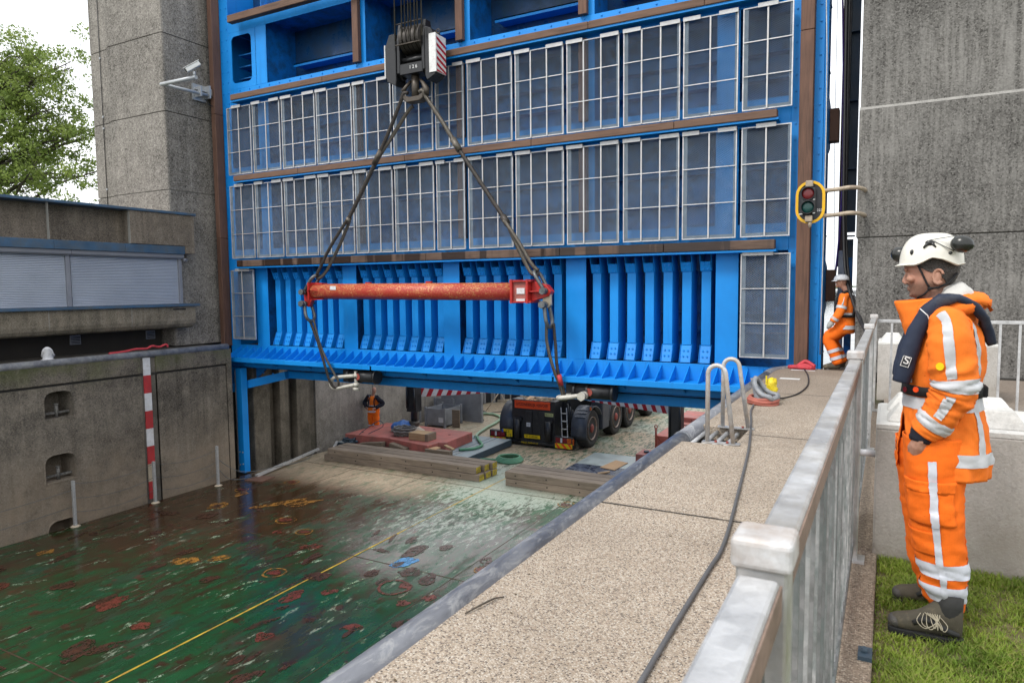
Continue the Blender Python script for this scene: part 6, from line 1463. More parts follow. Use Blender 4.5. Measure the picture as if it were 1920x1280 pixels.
# wheels
def wheel(x, y, label_side):
    w = root('tmp', (x, y, DZ), 'x', 'x')
    R0 = .665; W2 = .21
    b = MB(); prof = [(.40, -W2 * .82), (.52, -W2), (.615, -W2 * .98), (.655, -W2 * .82), (R0, -W2 * .5), (R0, W2 * .5), (.655, W2 * .82), (.615, W2 * .98), (.52, W2), (.40, W2 * .82)]
    b.lathe(prof, (x, y, DZ + R0), 40, 'x')
    for k in range(40):        # tread blocks
        a = 2 * math.pi * k / 40
        for s in (-1, 1):
            c = Vector((x + s * W2 * .45, y + (R0 + .004) * math.cos(a), DZ + R0 + (R0 + .004) * math.sin(a))); rot = Matrix.Rotation(a, 3, 'X') @ Matrix.Rotation(.3 * s, 3, 'Y'); b.obox(c, (W2 * .75, .02, .06), rot)
    return b, w
def add_wheels():
    first = None
    for x, side in ((-9.22, 1), (-12.02, -1)):
        for y in (22.45, 24.9, 26.5, 29.2):
            if first is None:
                b, tmp = wheel(x, y, 1); bpy.data.objects.remove(tmp)
                first = b.build('wheel', M['rubber'], cr)
                b = MB(); b.lathe([(.415, .17), (.405, .215), (.385, .20), (.37, .10), (.26, .03), (.19, .06), (.19, .10), (.10, .13), (.02, .13)], (x, y, DZ + .665), 32, 'x'); rim = b.build('rim', M['rim'], first)
                b = MB(); b.lathe([(.15, .06), (.15, .19), (.10, .22), (.01, .22)], (x, y, DZ + .665), 20, 'x')
                for k in range(10): a = 2 * math.pi * k / 10; b.cyl((x + .05, y + .215 * math.cos(a), DZ + .665 + .215 * math.sin(a)), (x + .10, y + .215 * math.cos(a), DZ + .665 + .215 * math.sin(a)), .022, 6)
                hub = b.build('hub', M['hub'], first); fx, fy = x, y
            else:
                w = inst(first, cr, (x - fx, y - fy, 0))
                for s in (rim, hub):
                    c = s.copy(); COL.objects.link(c); c.parent = w
                if side < 0:
                    # mirrored side: turn half round its own axle
                    w.location = Vector(w.location); O = wloc(cr); c_ = Vector((fx - O.x, fy - O.y, 0)); w.rotation_euler.z = math.pi; w.location = Vector((x - O.x, y - O.y, 0)) - Matrix.Rotation(math.pi, 3, 'Z') @ c_
add_wheels()
def mudguard(x0, x1, y, r, a0, a1, n=14, t=.03):
    b = MB(); rings = []
    for i in range(n + 1):
        a = rad(a0 + (a1 - a0) * i / n); ci, si = math.cos(a), math.sin(a); z0 = DZ + .665
        rings.append([(x0, y + r * ci, z0 + r * si), (x1, y + r * ci, z0 + r * si), (x1, y + (r + t) * ci, z0 + (r + t) * si), (x0, y + (r + t) * ci, z0 + (r + t) * si)])
    b.rings(rings); g_ = b.build('mudguard', M['mudguard'], cr)
    return g_
mg = mudguard(-9.50, -8.93, 22.45, .76, 200, 30); mudguard(-12.32, -11.76, 22.45, .76, 200, 30)
b = MB()
for k in range(3): a = rad(118 + k * 12); b.box(-9.42 + k * .0, -9.02, 22.45 + .80 * math.cos(a) - .03, 22.45 + .80 * math.cos(a) + .01, DZ + .665 + .80 * math.sin(a), DZ + .665 + .80 * math.sin(a) + .012)
b.build('mudguard_rib', M['scuffed'], mg)
b = MB(); b.box(-8.94, -8.90, 22.0, 22.08, -2.62, -2.52); b.build('side_marker', M['lamp_amber'], mg)
b = MB(); rings = []                                  # wide arch panel between first and second axle
for i in range(13):
    a = rad(180 - 90 * i / 12 - 45 + 45); z0 = DZ + .665
    rings.append([(-9.55, 24.9 + .80 * math.cos(a), z0 + .80 * math.sin(a)), (-9.0, 24.9 + .80 * math.cos(a), z0 + .80 * math.sin(a)), (-9.0, 24.9 + .84 * math.cos(a), z0 + .84 * math.sin(a)), (-9.55, 24.9 + .84 * math.cos(a), z0 + .84 * math.sin(a))])
b.rings(rings); b.build('mudguard', M['mudguard'], cr)
b = MB(); b.box(-9.45, -8.98, 23.35, 24.02, DZ + .45, DZ + 1.5); b.box(-9.5, -9.05, 23.3, 27.3, DZ + 1.50, DZ + 1.72); b.build('side_locker', M['mudguard'], cr, bevel=.05, seg=3)
# outriggers: striped beam, jack leg, foot
def outrigger(pa, pb, zb, foot, label, zfoot, flip):
    pa = Vector(pa); pb = Vector(pb); d = (pb - pa); L = d.length; d.normalize(); up = Vector((0, 0, 1)); nrm = d.cross(up)
    if nrm.y > 0: nrm = -nrm
    b = MB(); b.beam(pa + up * (zb + .28), pb + up * (zb + .28), .36, .56); bm_ = b.build('outrigger_beam', M['white'], cr, bevel=.01)
    b = MB(); n = int(L / .36); off = nrm * .184
    for k in range(n + 1):
        s = k * L / n; w = .17; sl_ = .26 * flip
        P = [pa + d * min(max(s + a, 0), L) + off + up * z for a, z in ((0, zb), (w, zb), (w + sl_, zb + .56), (sl_, zb + .56))]
        b.add(P, [(0, 1, 2, 3)])
    b.build('red_stripe', M['markred'], bm_, recalc=False)
    b = MB(); b.box(foot[0] - .20, foot[0] + .20, foot[1] - .17, foot[1] + .17, zfoot + .72, zb + .75); b.cyl((foot[0], foot[1], zfoot + .2), (foot[0], foot[1], zb + .6), .12, 14)
    for s in (-.16, .16): b.cyl((foot[0] + s, foot[1] - .2, zfoot + .85), (foot[0] + s, foot[1] - .2, zb + .4), .035, 8)
    b.build('jack_leg', M['black'], cr)
    b = MB(); b.lathe([(.36, 0), (.36, .03), (.16, .17), (.14, .26), (.05, .26)], (foot[0], foot[1], zfoot), 24); b.build('jack_foot', M['pad'], cr)
    b = MB(); b.lathe([(.15, .16), (.20, .30), (.17, .38)], (foot[0], foot[1], zfoot), 16); b.build('foot_collar', M['hookstem'], cr)
outrigger((-14.85, 20.0, 0), (-12.3, 22.6, 0), -2.24, (-14.62, 19.62), '', DZ + .582, 1)
outrigger((-5.62, 21.35, 0), (-9.2, 22.75, 0), -2.40, (-5.72, 21.2), '', DZ + .02, 1)
b = MB(); b.tube([(-5.3, 21.5, -2.55), (-5.25, 21.5, -3.1)], .02, 6); b.box(-5.6, -5.1, 21.4, 21.44, -2.75, -2.72); b.box(-5.6, -5.1, 21.4, 21.44, -3.05, -3.02); b.build('step_frame', M['hub'], cr)

# ------------------------------------------------------------------ tree beyond the control building
def tree(base, label):
    t = root('tree', base, label, 'tree'); rg = np.random.default_rng(11); bx, by, bz = base
    b = MB(); b.tube([(bx, by, bz), (bx + .1, by, bz + 2), (bx - .1, by + .1, bz + 5), (bx + .2, by, bz + 9), (bx + .1, by, bz + 15.5)], [.42, .34, .27, .16, .05], 10); b.build('trunk', M['bark'], t)
    cl = []; b = MB()
    for k in range(64):
        a = rg.uniform(0, 2 * math.pi); z0 = bz + rg.uniform(2.5, 14.0); el = rg.uniform(.15, .9)
        hmax = max(.15, 1 - ((z0 - bz - 4.0) / 13.5) ** 2) if z0 - bz > 4 else .9
        L = 7.6 * hmax * rg.uniform(.65, 1.05); d = Vector((math.cos(a) * math.cos(el), math.sin(a) * math.cos(el), math.sin(el)))
        p0 = Vector((bx, by, z0)); p1 = p0 + d * L * .55 + Vector((0, 0, .2)); p2 = p0 + d * L + Vector((0, 0, -.5))
        b.tube([p0, p1, p2], [.11, .06, .02], 5)
        for f in np.linspace(.35, 1.08, 6):
            q = (p0.lerp(p1, f / .55) if f < .55 else p1.lerp(p2, (f - .55) / .45)); cl.append(q + Vector(rg.normal(0, .38, 3)))
            for s in range(2):
                e = q + Vector(rg.normal(0, .8, 3)); b.tube([q, e], [.018, .006], 4, cap=False); cl.append(e)
    b.build('limb', M['bark'], t)
    V = []; F = []
    for c in cl:
        n = rg.integers(34, 66); r = rg.uniform(.32, .68)
        P = rg.normal(0, 1, (n, 3)); P = P / np.linalg.norm(P, axis=1)[:, None] * (rg.uniform(0, 1, (n, 1)) ** .5) * r * np.array([1.15, 1.15, .75]) + np.array(c)
        for p in P:
            s = rg.uniform(.055, .115); u = rg.normal(0, 1, 3); u /= np.linalg.norm(u); w = np.cross(u, rg.normal(0, 1, 3)); w /= np.linalg.norm(w); k = len(V)
            V.extend([p - u * s, p + w * s * .55, p + u * s, p - w * s * .55]); F.append((k, k + 1, k + 2, k + 3))
    me = bpy.data.meshes.new('crown'); me.from_pydata([(v[0] - bx, v[1] - by, v[2] - bz) for v in V], [], F); me.materials.append(M['leaf'])
    o = bpy.data.objects.new('crown', me); COL.objects.link(o); o.parent = t; o['kind'] = 'stuff'
tree((-42.6, 20, -.2), 'leafy green tree rising behind the low control building')

# ------------------------------------------------------------------ people
def interp(z, Z, V): return float(np.interp(z, Z, V))
def grid(fn, u0, u1, nu, v0, v1, nv, off=0.0, edge=None):
    b = MB(); du = (u1 - u0) / nu; dv = (v1 - v0) / nv; pts = []
    for j in range(nv + 1):
        v = v0 + dv * j
        for i in range(nu + 1):
            a0, a1 = (u0, u1) if edge is None else edge(v)
            u = a0 + (a1 - a0) * i / nu; p = Vector(fn(u, v))
            if off:
                e1 = Vector(fn(u + .02 * abs(du) + 1e-3, v)) - p; e2 = Vector(fn(u, v + 1e-3)) - p; n = e1.cross(e2)
                if n.length > 1e-12: p = p + n.normalized() * off
            pts.append(p)
    b.add(pts, [(j * (nu + 1) + i, j * (nu + 1) + i + 1, (j + 1) * (nu + 1) + i + 1, (j + 1) * (nu + 1) + i) for j in range(nv) for i in range(nu)], 0, True)
    return b
def solid(o, t, off=-1, mat_off=0):
    m = o.modifiers.new('solid', 'SOLIDIFY'); m.thickness = t; m.offset = off; m.material_offset = mat_off; return o
def remesh(o, vox, smooth=4):
    m = o.modifiers.new('remesh', 'REMESH'); m.mode = 'VOXEL'; m.voxel_size = vox; m.use_smooth_shade = True
    if smooth: s = o.modifiers.new('smooth', 'SMOOTH'); s.iterations = smooth; s.factor = .5
    return o
def fold(p, f, seed=0.0): return mnoise.noise((p[0] * f + seed, p[1] * f + seed * 2, p[2] * f))

def near_worker():
    YC = 3.83
    W_ = root('person', (.22, 3.85, -.02), 'bearded worker in orange hi-vis and white helmet standing at the railing, near', 'person')
    W_['label'] = 'near worker in orange hi-vis jacket and white helmet standing on the grass'
    K = 1.02
    def hp(x, z, y=YC): k = y / 3.75; return (x * k, y, 1.61 + (z - 1.61) * k)
    # ---- body: head, neck, trunk, limbs and hands in one continuous skin
    b = MB()
    HZ = [1.535, 1.550, 1.562, 1.578, 1.592, 1.606, 1.622, 1.640, 1.657, 1.672, 1.690, 1.72, 1.75, 1.78, 1.802, 1.812]
    HF = [.118, .094, .0855, .0840, .0800, .0775, .0745, .0715, .0665, .0595, .0585, .062, .070, .088, .118, .15]
    HB = [.205, .205, .212, .222, .234, .246, .258, .267, .273, .276, .278, .278, .272, .256, .225, .19]
    HW = [.040, .048, .054, .060, .0645, .068, .071, .0735, .075, .0755, .0765, .078, .077, .069, .05, .03]
    rings = []
    for z, xf, xb, w in zip(HZ, HF, HB, HW):
        xc, a = (xf + xb) / 2, (xb - xf) / 2; ring = []
        for j in range(28):
            t = 2 * math.pi * j / 28; c, s = math.cos(t), math.sin(t)
            e = .86 if c < 0 else .95
            wy = w * (1 - .22 * max(0, -c) ** 2.2) if z < 1.70 else w
            p = hp(xc + a * math.copysign(abs(c) ** e, c), z); ring.append((p[0], YC + wy * K * s, p[2]))
        rings.append(ring)
    b.rings(rings)
    # nose, nostrils, brow, cheeks, lips, chin, ears
    nr = []
    for x, z, w, d in ((.0655, 1.660, .0075, .010), (.0590, 1.648, .0085, .014), (.0550, 1.636, .0105, .018), (.0515, 1.6245, .0135, .022), (.0520, 1.6175, .0150, .022), (.0580, 1.6115, .0130, .018), (.0650, 1.6085, .009, .012)):
        ring = []
        for j in range(12):
            t = 2 * math.pi * j / 12; p = hp(x + d * .5 + d * .5 * math.cos(t), z); ring.append((p[0], YC + w * math.sin(t), p[2]))
        nr.append(ring)
    b.rings(nr)
    for s in (-1, 1):
        p = hp(.0665, 1.6135); b.ell((p[0], YC + s * .0125, p[2]), (.0085, .0065, .0065), 10, 6)
        p = hp(.0675, 1.6735); b.ell((p[0], YC + s * .026, p[2]), (.011, .026, .0065), 12, 6)
        p = hp(.088, 1.632); b.ell((p[0], YC + s * .042, p[2]), (.022, .020, .017), 12, 6)
        p = hp(.079, 1.650); b.ell((p[0], YC + s * .031, p[2]), (.0085, .013, .0065), 12, 6)
        # ear: helix ring, lobe and bowl
        ex, ez = .187, 1.640; pts = []
        for i in range(12):
            a = rad(20 + 300 * i / 11); p = hp(ex + .0195 * math.cos(a) + .006, ez + .033 * math.sin(a)); pts.append((p[0], YC + s * (.087 + .006 * math.cos(a)), p[2]))
        b.tube(pts, .0062, 8); p = hp(ex + .004, ez); b.ell((p[0], YC + s * .0765, p[2]), (.016, .011, .028), 12, 6)
        p = hp(ex - .004, ez - .027); b.ell((p[0], YC + s * .078, p[2]), (.008, .005, .010), 10, 6)
    p = hp(.0795, 1.5905); b.ell((p[0], YC, p[2]), (.0075, .017, .0052), 14, 6)
    p = hp(.0815, 1.5815); b.ell((p[0], YC, p[2]), (.0080, .016, .0054), 14, 6)
    p = hp(.0945, 1.5585); b.ell((p[0], YC, p[2]), (.0125, .022, .0115), 14, 8)
    b.tube([hp(.21, 1.42), hp(.195, 1.50), hp(.185, 1.58)], [.075, .064, .062], 20)
    # trunk and limbs under the clothes
    b.tube([hp(.235, .80), hp(.235, .95), hp(.24, 1.10), hp(.245, 1.25), hp(.245, 1.38), hp(.22, 1.46)], [.13, .14, .13, .14, .13, .07], 20)
    for s, y in ((-1, 3.70), (1, 3.97)):
        dx = 0 if s < 0 else -.03
        k = y / 3.75
        b.tube([(.215 + dx, y, .88), (.225 + dx, y, .62), (.245 + dx, y, .46), (.265 + dx, y, .30), (.285 + dx, y, .06)], [.09, .078, .056, .056, .04], 14)
        b.tube([(.295 + dx, y + .01, .05), (.22 + dx, y + .01, .03), (.16 + dx, y + .01, .03)], [.02, .018, .015], 10)
    sh = [(-1, 3.60), (1, 4.06)]
    def arm(s, y):
        k = y / 3.75; P = lambda x, z: (x * k, y + (.03 if s < 0 else -.03) * max(0, (1.3 - z)), 1.61 + (z - 1.61) * k)
        b.tube([(.245, YC + s * .12, 1.42), P(.253, 1.40), P(.268, 1.22), P(.272, 1.12), P(.235, 1.02), P(.165, .905), P(.150, .865)], [.06, .06, .05, .045, .042, .031, .03], 14)
        # palm, four fingers and thumb slipping into the pocket
        Q = lambda x, z, d: (P(x, z)[0], P(x, z)[1] - s * d, P(x, z)[2])
        b.tube([P(.150, .872), Q(.144, .845, .012), Q(.142, .805, .030)], [.030, .036, .034], 12)
        for i, (ln, ox) in enumerate(((.072, -.027), (.082, -.009), (.076, .009), (.060, .026))):
            b.tube([Q(.142 + ox, .815, .03), Q(.146 + ox, .805 - ln * .5, .055), Q(.152 + ox * .9, .805 - ln, .085)], [.0095, .0088, .0072], 8)
        b.tube([Q(.124, .862, .010), Q(.108, .832, .022), Q(.110, .800, .036)], [.0125, .0105, .0085], 8)
    for s, y in sh: arm(s, y)
    body = b.build('body', M['skin'], W_); remesh(body, .0036, 2)
    # object coordinates of the skin material are relative to the root; shift beard zone to match
    for s in (-1, 1):
        p = hp(.0800, 1.6475); b = MB(); b.ell((p[0] - .0015, YC + s * .031, p[2]), (.0075, .0105, .0045), 12, 8); b.build('eye', M['eye'], W_)
        p = hp(.0635, 1.6715); b = MB(); b.tube([(p[0] + .001, YC + s * .010, p[2] - .002), (p[0] - .0035, YC + s * .024, p[2] + .002), (p[0] + .010, YC + s * .047, p[2] + .001)], [.0028, .0034, .002], 6); b.build('eyebrow', M['hair'], W_)
    # hair below the helmet
    def hairf(t, z):
        xf, xb, w = interp(z, HZ, HF), interp(z, HZ, HB), interp(z, HZ, HW); xc, a = (xf + xb) / 2, (xb - xf) / 2; c, s = math.cos(rad(t)), math.sin(rad(t))
        p = hp(xc + (a + .005) * math.copysign(abs(c) ** .95, c), z); q = Vector((p[0], YC + (w + .005) * K * s, p[2])); n = .0035 * mnoise.noise((t * .12, z * 60, 1)); return (q.x + n * c, q.y + n * s, q.z)
    def hedge(z):
        f = interp(z, [1.605, 1.625, 1.645, 1.665, 1.69, 1.73], [42, 58, 74, 96, 118, 124]); return (-f, f)
    h = grid(hairf, -100, 100, 60, 1.605, 1.735, 16, 0, hedge).build('hair', M['hair'], W_); solid(h, .006, 1)
    # ---- helmet
    XC, A, B_ = .167 * K, .132, .112
    def rimz(x): return 1.61 + (interp(x / K, [.035, .10, .126, .164, .206, .264, .30], [1.693, 1.691, 1.702, 1.725, 1.716, 1.688, 1.698]) - 1.61) * K
    def hel(t, ph):
        c, s = math.cos(rad(t)), math.sin(rad(t)); f = max(math.cos(rad(ph)), 0) ** .62; x = XC + A * f * c; y = YC + B_ * f * s
        rz = rimz(XC + A * c); top = 1.846; z = rz + (top - rz) * math.sin(rad(ph)) ** .92
        rg_ = .0035 * max(0, math.cos(3 * math.atan2(s * B_, 1e-6 + abs(c) * 0 + .05))) * 0
        return (x, y, z)
    hb = grid(hel, 0, 360, 64, 0, 89.5, 22); helm = hb.build('helmet', M['helmet'], W_); solid(helm, .004, -1)
    b = MB(); b.tube([Vector(hel(360 * i / 64, 1.5)) + Vector((.002 * math.cos(2 * math.pi * i / 64), .002 * math.sin(2 * math.pi * i / 64), 0)) for i in range(64)], .0032, 6, closed=True); b.build('helmet_rim', M['helmet'], helm)
    b = MB(); fr = []
    for i in range(17):
        t = 180 - 56 + 112 * i / 16; p = Vector(hel(t, 3)); k = math.sin(math.pi * i / 16) ** .7; fr.append((p, p + Vector((math.cos(rad(t)) * .018 * k, math.sin(rad(t)) * .012 * k, -.008 * k))))
    b.rings([[q[0] for q in fr], [q[1] for q in fr], [q[1] - Vector((0, 0, .004)) for q in fr], [q[0] - Vector((0, 0, .006)) for q in fr]], cap=False, closed=False); b.build('helmet_peak', M['helmet'], helm)
    def on_helmet(t, ph, off=.0): 
        p = Vector(hel(t, ph)); c = Vector((XC, YC, 1.70)); return p + (p - c).normalized() * off
    for t, ph, sz in ((-96, 34, (.019, .008, .014)), (-130, 22, (.008, .005, .013)), (-58, 16, (.009, .005, .008))):
        b = MB(); p = on_helmet(t, ph, .002); b.ell(p, sz, 14, 8)
        if sz[0] > .015:
            for dx in (-.016, .016): b.tube([p + Vector((dx * .5, -.004, 0)), p + Vector((dx * 1.5, -.002, -.022))], [.007, .005], 8)
        b.build('helmet_clip', M['muff'], helm)
    # ear defenders folded up on the shell, with wire arms
    for (c, ry, m) in (((.283, YC - .105, 1.785), 1, None), ((.048, YC + .10, 1.752), -1, None)):
        b = MB(); b.ell(c, (.047, .034, .039), 20, 12, rot=Matrix.Rotation(.25, 3, 'Y')); md = b.build('ear_defender', M['muff'], W_)
        b = MB(); b.tube([Vector(c) + Vector((0, 0, .03)), Vector(c) + Vector((-.04 * ry, -.005 * ry, .036)), Vector(on_helmet(-96 if ry > 0 else 110, 40, .006))], .002, 5); b.tube([Vector(c) + Vector((-.03 * ry, 0, -.03)), Vector(on_helmet(-88 if ry > 0 else 120, 36, .004))], .002, 5); b.build('wire_arm', M['shackle'], md)
    b = MB(); yk = YC - .0805
    for pts, r in (([(.108, 1.703), (.130, 1.655), (.150, 1.610), (.163, 1.588)], .0046), ([(.163, 1.588), (.195, 1.592), (.235, 1.612), (.268, 1.655)], .0052), ([(.163, 1.588), (.140, 1.560), (.115, 1.545)], .0046)):
        b.tube([(hp(x, z)[0], yk + (.012 if z < 1.57 else (.014 if x > .22 else 0)) + (.022 if z < 1.55 else 0) + (.02 if x > .25 else 0), hp(x, z)[2]) for x, z in pts], r, 8)
    p = hp(.163, 1.588); b.ell((p[0], yk - .002, p[2]), (.012, .006, .008), 10, 6); b.build('chin_strap', M['belt'], W_)
    # ---- jacket
    JZ = [.735, .80, .95, 1.06, 1.13, 1.22, 1.33, 1.41, 1.46, 1.495]
    JF = [.052, .050, .058, .072, .078, .078, .085, .10, .125, .15]; JB = [.428, .432, .412, .386, .378, .392, .385, .365, .33, .29]; JW = [.212, .214, .206, .192, .186, .196, .20, .185, .14, .10]
    def jac(t, z, amp=1.0):
        xf, xb, w = interp(z, JZ, JF), interp(z, JZ, JB), interp(z, JZ, JW); xc, a = (xf + xb) / 2, (xb - xf) / 2; c, s = math.cos(rad(t)), math.sin(rad(t))
        x, z2 = hp(xc, z)[0], hp(xc, z)[2]; p = Vector((x + a * K * math.copysign(abs(c) ** .85, c), YC + w * math.copysign(abs(s) ** .85, s), z2))
        d = .013 * fold((c * .5, s * .5, z * .8), 6, 1) + .013 * (abs(mnoise.noise((t * .02, z * 9 + t * .02, 4))) - .2) + .007 * (abs(mnoise.noise((t * .05 + z * 4, z * 17 - t * .03, 9))) - .2) + .003 * mnoise.noise((t * .15, z * 50, 9))
        pin = math.exp(-((z - 1.13) / .03) ** 2); d = d * (1 - .7 * pin)
        return (p.x + d * c * amp, p.y + d * s * amp, p.z)
    def jedge(z): return (180 + interp(z, [.735, .80, .90, 1.0, 1.08, 1.2], [62, 58, 40, 22, 8, 2]), 540 - interp(z, [.735, .9, 1.1], [4, 3, 2]))
    jk = grid(jac, 0, 1, 110, .738, 1.495, 62, 0, jedge).build('jacket', [M['hivis'], M['jacket_lining']], W_); solid(jk, .006, -1, 1)
    def tape(name, fn, u0, u1, v0, v1, m='reflect', off=.003, par=None, nu=40, nv=6, edge=None):
        o = grid(fn, u0, u1, nu, v0, v1, nv, off, edge).build(name, M[m], par or W_); return o
    OFS = .0035
    tape('reflective_tape', jac, 0, 1, .806, .862, 'reflect', OFS, jk, 80, 5, lambda z: (jedge(z)[0] + 1, jedge(z)[1] - 1))
    tape('reflective_tape', jac, 0, 1, 1.045, 1.10, 'reflect', OFS, jk, 80, 4, lambda z: (jedge(z)[0] + 1, jedge(z)[1] - 1))
    tape('reflective_tape', jac, 311, 322, .862, 1.045, 'reflect', OFS, jk, 6, 16); tape('reflective_tape', jac, 311, 323, 1.16, 1.47, 'reflect', OFS, jk, 6, 24)
    tape('reflective_tape', jac, 246, 256, .862, 1.0, 'reflect', OFS, jk, 6, 12); tape('reflective_tape', jac, 208, 218, 1.16, 1.40, 'reflect', OFS, jk, 6, 20)
    tape('reflective_tape', jac, 40, 50, .862, 1.045, 'reflect', OFS, jk, 6, 12)
    bt = tape('belt', jac, 182, 538, 1.105, 1.152, 'belt', .009, W_, 90, 2); solid(bt, .005, 1)
    b = MB(); p = Vector(jac(352, 1.13)); b.box(p.x - .002, p.x + .024, p.y - .05, p.y + .02, p.z - .026, p.z + .026); b.build('belt_buckle', M['belt'], bt, bevel=.006)
    for t, z, m, r in ((232, 1.135, 'orange_sign', .013), (207, 1.125, 'lamp_red', .013)):
        p = Vector(jac(t, z)); n = Vector((math.cos(rad(t)), math.sin(rad(t)), 0)); b = MB(); b.cyl(p + n * .012, p + n * .02, r, 14); b.build('round_badge', M[m], bt)
    # collar and hood
    def col(t, v):
        c, s = math.cos(rad(t)), math.sin(rad(t)); f = max(0, -c)
        z = 1.385 + v * (.165 - .022 * f); a = .135 + .012 * v; xc = .215 - .035 * v * (f ** 1.5) - .012 * f
        w = .125 - .022 * v; p = hp(xc + a * math.copysign(abs(c) ** .9, c), z); d = .006 * mnoise.noise((t * .03, v * 3, 2)) + .004 * mnoise.noise((t * .09, v * 5, 5))
        return (p[0] + d * c, YC + (w + d) * math.copysign(abs(s) ** .9, s), p[2] - .03 * max(0, c) * v)
    cg = grid(col, 100, 440, 70, -.25, 1.0, 16, 0, lambda v: (186, 534)).build('collar', M['hivis'], W_); solid(cg, .009, -1)
    b = MB(); rings = []
    for i in range(25):
        a = rad(-128 + 256 * i / 24); c, s = math.cos(a), math.sin(a); th = .046 + .018 * max(0, c) + .006 * mnoise.noise((i * .5, 2, 3)); px, pz = .212 + .115 * c, 1.492 + .035 * max(0, c) + .03 * (1 - abs(s)) * 0
        q = hp(px, pz); cen = Vector((q[0] + .0, YC + .125 * s, q[2])); out = Vector((c, s, 0)); rings.append([cen + out * th * (1.15 if c > 0 else .8) * math.cos(2 * math.pi * j / 14) + Vector((0, 0, th * .78 * math.sin(2 * math.pi * j / 14))) for j in range(14)])
    b.rings(rings); b.jitter(.012, 12, 4); b.jitter(.006, 30, 8); b.build('hood', M['hivis'], W_)
    b = MB(); q = hp(.262, 1.558); b.ell((q[0], YC - .015, q[2] - .008), (.080, .092, .054), 26, 14, rot=Matrix.Rotation(.45, 3, 'Y')); b.jitter(.022, 9, 2); b.jitter(.008, 26, 7); b.build('hood_lining', M['hoodgrey'], W_)
    b = MB(); q = hp(.31, 1.535); b.rings([[(q[0] + dx, YC + dy, q[2] + dz + e) for dx, dy, dz in ((-.04, -.13, -.03), (.03, -.135, -.015), (.085, -.06, -.035), (.085, .06, -.035), (.03, .13, -.02), (-.04, .12, -.03))] for e in (0, .03)], smooth=True); b.jitter(.014, 10, 12)
    b.add([(q[0] + .07, YC - .085, q[2] - .01), (q[0] + .098, YC - .07, q[2] - .045), (q[0] + .088, YC - .04, q[2] - .055), (q[0] + .06, YC - .05, q[2] + .0)], [(0, 1, 2, 3)]); b.build('hood_flap', M['hivis'], W_)
    # sleeves
    def sleeve_fn(s, y0):
        k = y0 / 3.75
        SP = [(.220, 1.455), (.246, 1.415), (.256, 1.34), (.268, 1.23), (.276, 1.14), (.262, 1.075), (.232, 1.01), (.193, .95), (.160, .905)]
        SR = [.056, .084, .090, .092, .090, .083, .076, .069, .060]; SY = [.10, .035, 0, 0, 0, .005, .012, .02, .028]
        C = [Vector((x * k, y0 + (s * -1) * -0 + (-s) * dy * -1 * -1, 1.61 + (z - 1.61) * k)) for (x, z), dy in zip(SP, SY)]
        C = [Vector((c.x, y0 - s * dy, c.z)) for c, dy in zip(C, SY)]
        D = smooth_path(C, 8); n = len(D)
        def f(t, v):
            q = min(max(v, 0), 1) * (n - 1); i = min(int(q), n - 2); c = D[i].lerp(D[i + 1], q - i); d = (D[min(i + 2, n - 1)] - D[max(i - 1, 0)]).normalized()
            r = interp(q / (n - 1) * 8, list(range(9)), SR); u = Vector((0, 1, 0)); e = d.cross(u).normalized(); u = e.cross(d)
            el = math.exp(-((v - .56) / .16) ** 2); w = .009 * mnoise.noise((t * .016, v * 9, s + 3)) + (.008 + .014 * el) * (abs(mnoise.noise((t * .011 + v * 3, v * 19, s + 7))) - .2) * 1.6 + .006 * (abs(mnoise.noise((t * .03 + v * 5, v * 30, s))) - .2) * 1.5
            rr = r + w; return tuple(c + (e * math.cos(rad(t)) + u * math.sin(rad(t)) * .95) * rr)
        return f
    for s, y0 in sh:
        f = sleeve_fn(s, y0); sl_ = grid(f, 0, 360, 44, 0, 1, 70).build('sleeve', M['hivis'], W_); solid(sl_, .006, -1)
        if s < 0: u0 = 262
        else: u0 = 98
        tape('reflective_tape', f, u0 - 12, u0 + 12, .12, .44, 'reflect', -.0045, sl_, 8, 26); tape('reflective_tape', f, 0, 360, .45, .53, 'reflect', -.0045, sl_, 44, 8); tape('reflective_tape', f, u0 - 14, u0 + 14, .56, .78, 'reflect', -.0045, sl_, 8, 20); tape('reflective_tape', f, 0, 360, .80, .89, 'reflect', -.0045, sl_, 44, 8)
        k = y0 / 3.75; P = lambda x, z: Vector((x * k, y0 - s * .03, 1.61 + (z - 1.61) * k))
        b = MB(); b.tube([P(.168, .922), P(.160, .900), P(.152, .878), P(.148, .866)], [.054, .053, .048, .046], 18); b.jitter(.004, 30, 2); cu = b.build('cuff', M['cuff'], W_)
        if s < 0:
            b = MB(); q = P(.112, .885); b.ell(q, (.010, .016, .017), 14, 8); b.build('watch', M['muff'], cu)
            q = Vector(f(268, .30)) + Vector((-.03, -.006, -.02)); q = Vector(f(238, .36)); n = (q - Vector((.262 * k, y0, q.z))).normalized(); b = MB(); b.cyl(q + n * .002, q + n * .006, .017, 16); b.build('round_badge', M['plate'], sl_)
    # life jacket: two lobes joined behind the neck
    for s in (-1, 1):
        PTS = [(.058, 1.165, .115, .036, .030), (.070, 1.22, .122, .041, .034), (.086, 1.30, .128, .041, .034), (.114, 1.395, .135, .038, .032), (.152, 1.485, .148, .034, .030), (.208, 1.538, .158, .032, .028), (.268, 1.545, .152, .032, .026), (.328, 1.512, .120, .034, .024), (.374, 1.45, .080, .034, .024), (.398, 1.38, .04, .034, .022), (.412, 1.335, .02, .030, .016)]
        C = [Vector((hp(x, z)[0], YC + s * oy, hp(x, z)[2])) for x, z, oy, w, h in PTS]; rings = []
        if s < 0:
            for i in range(6): C[i].y -= .045 - .0075 * i
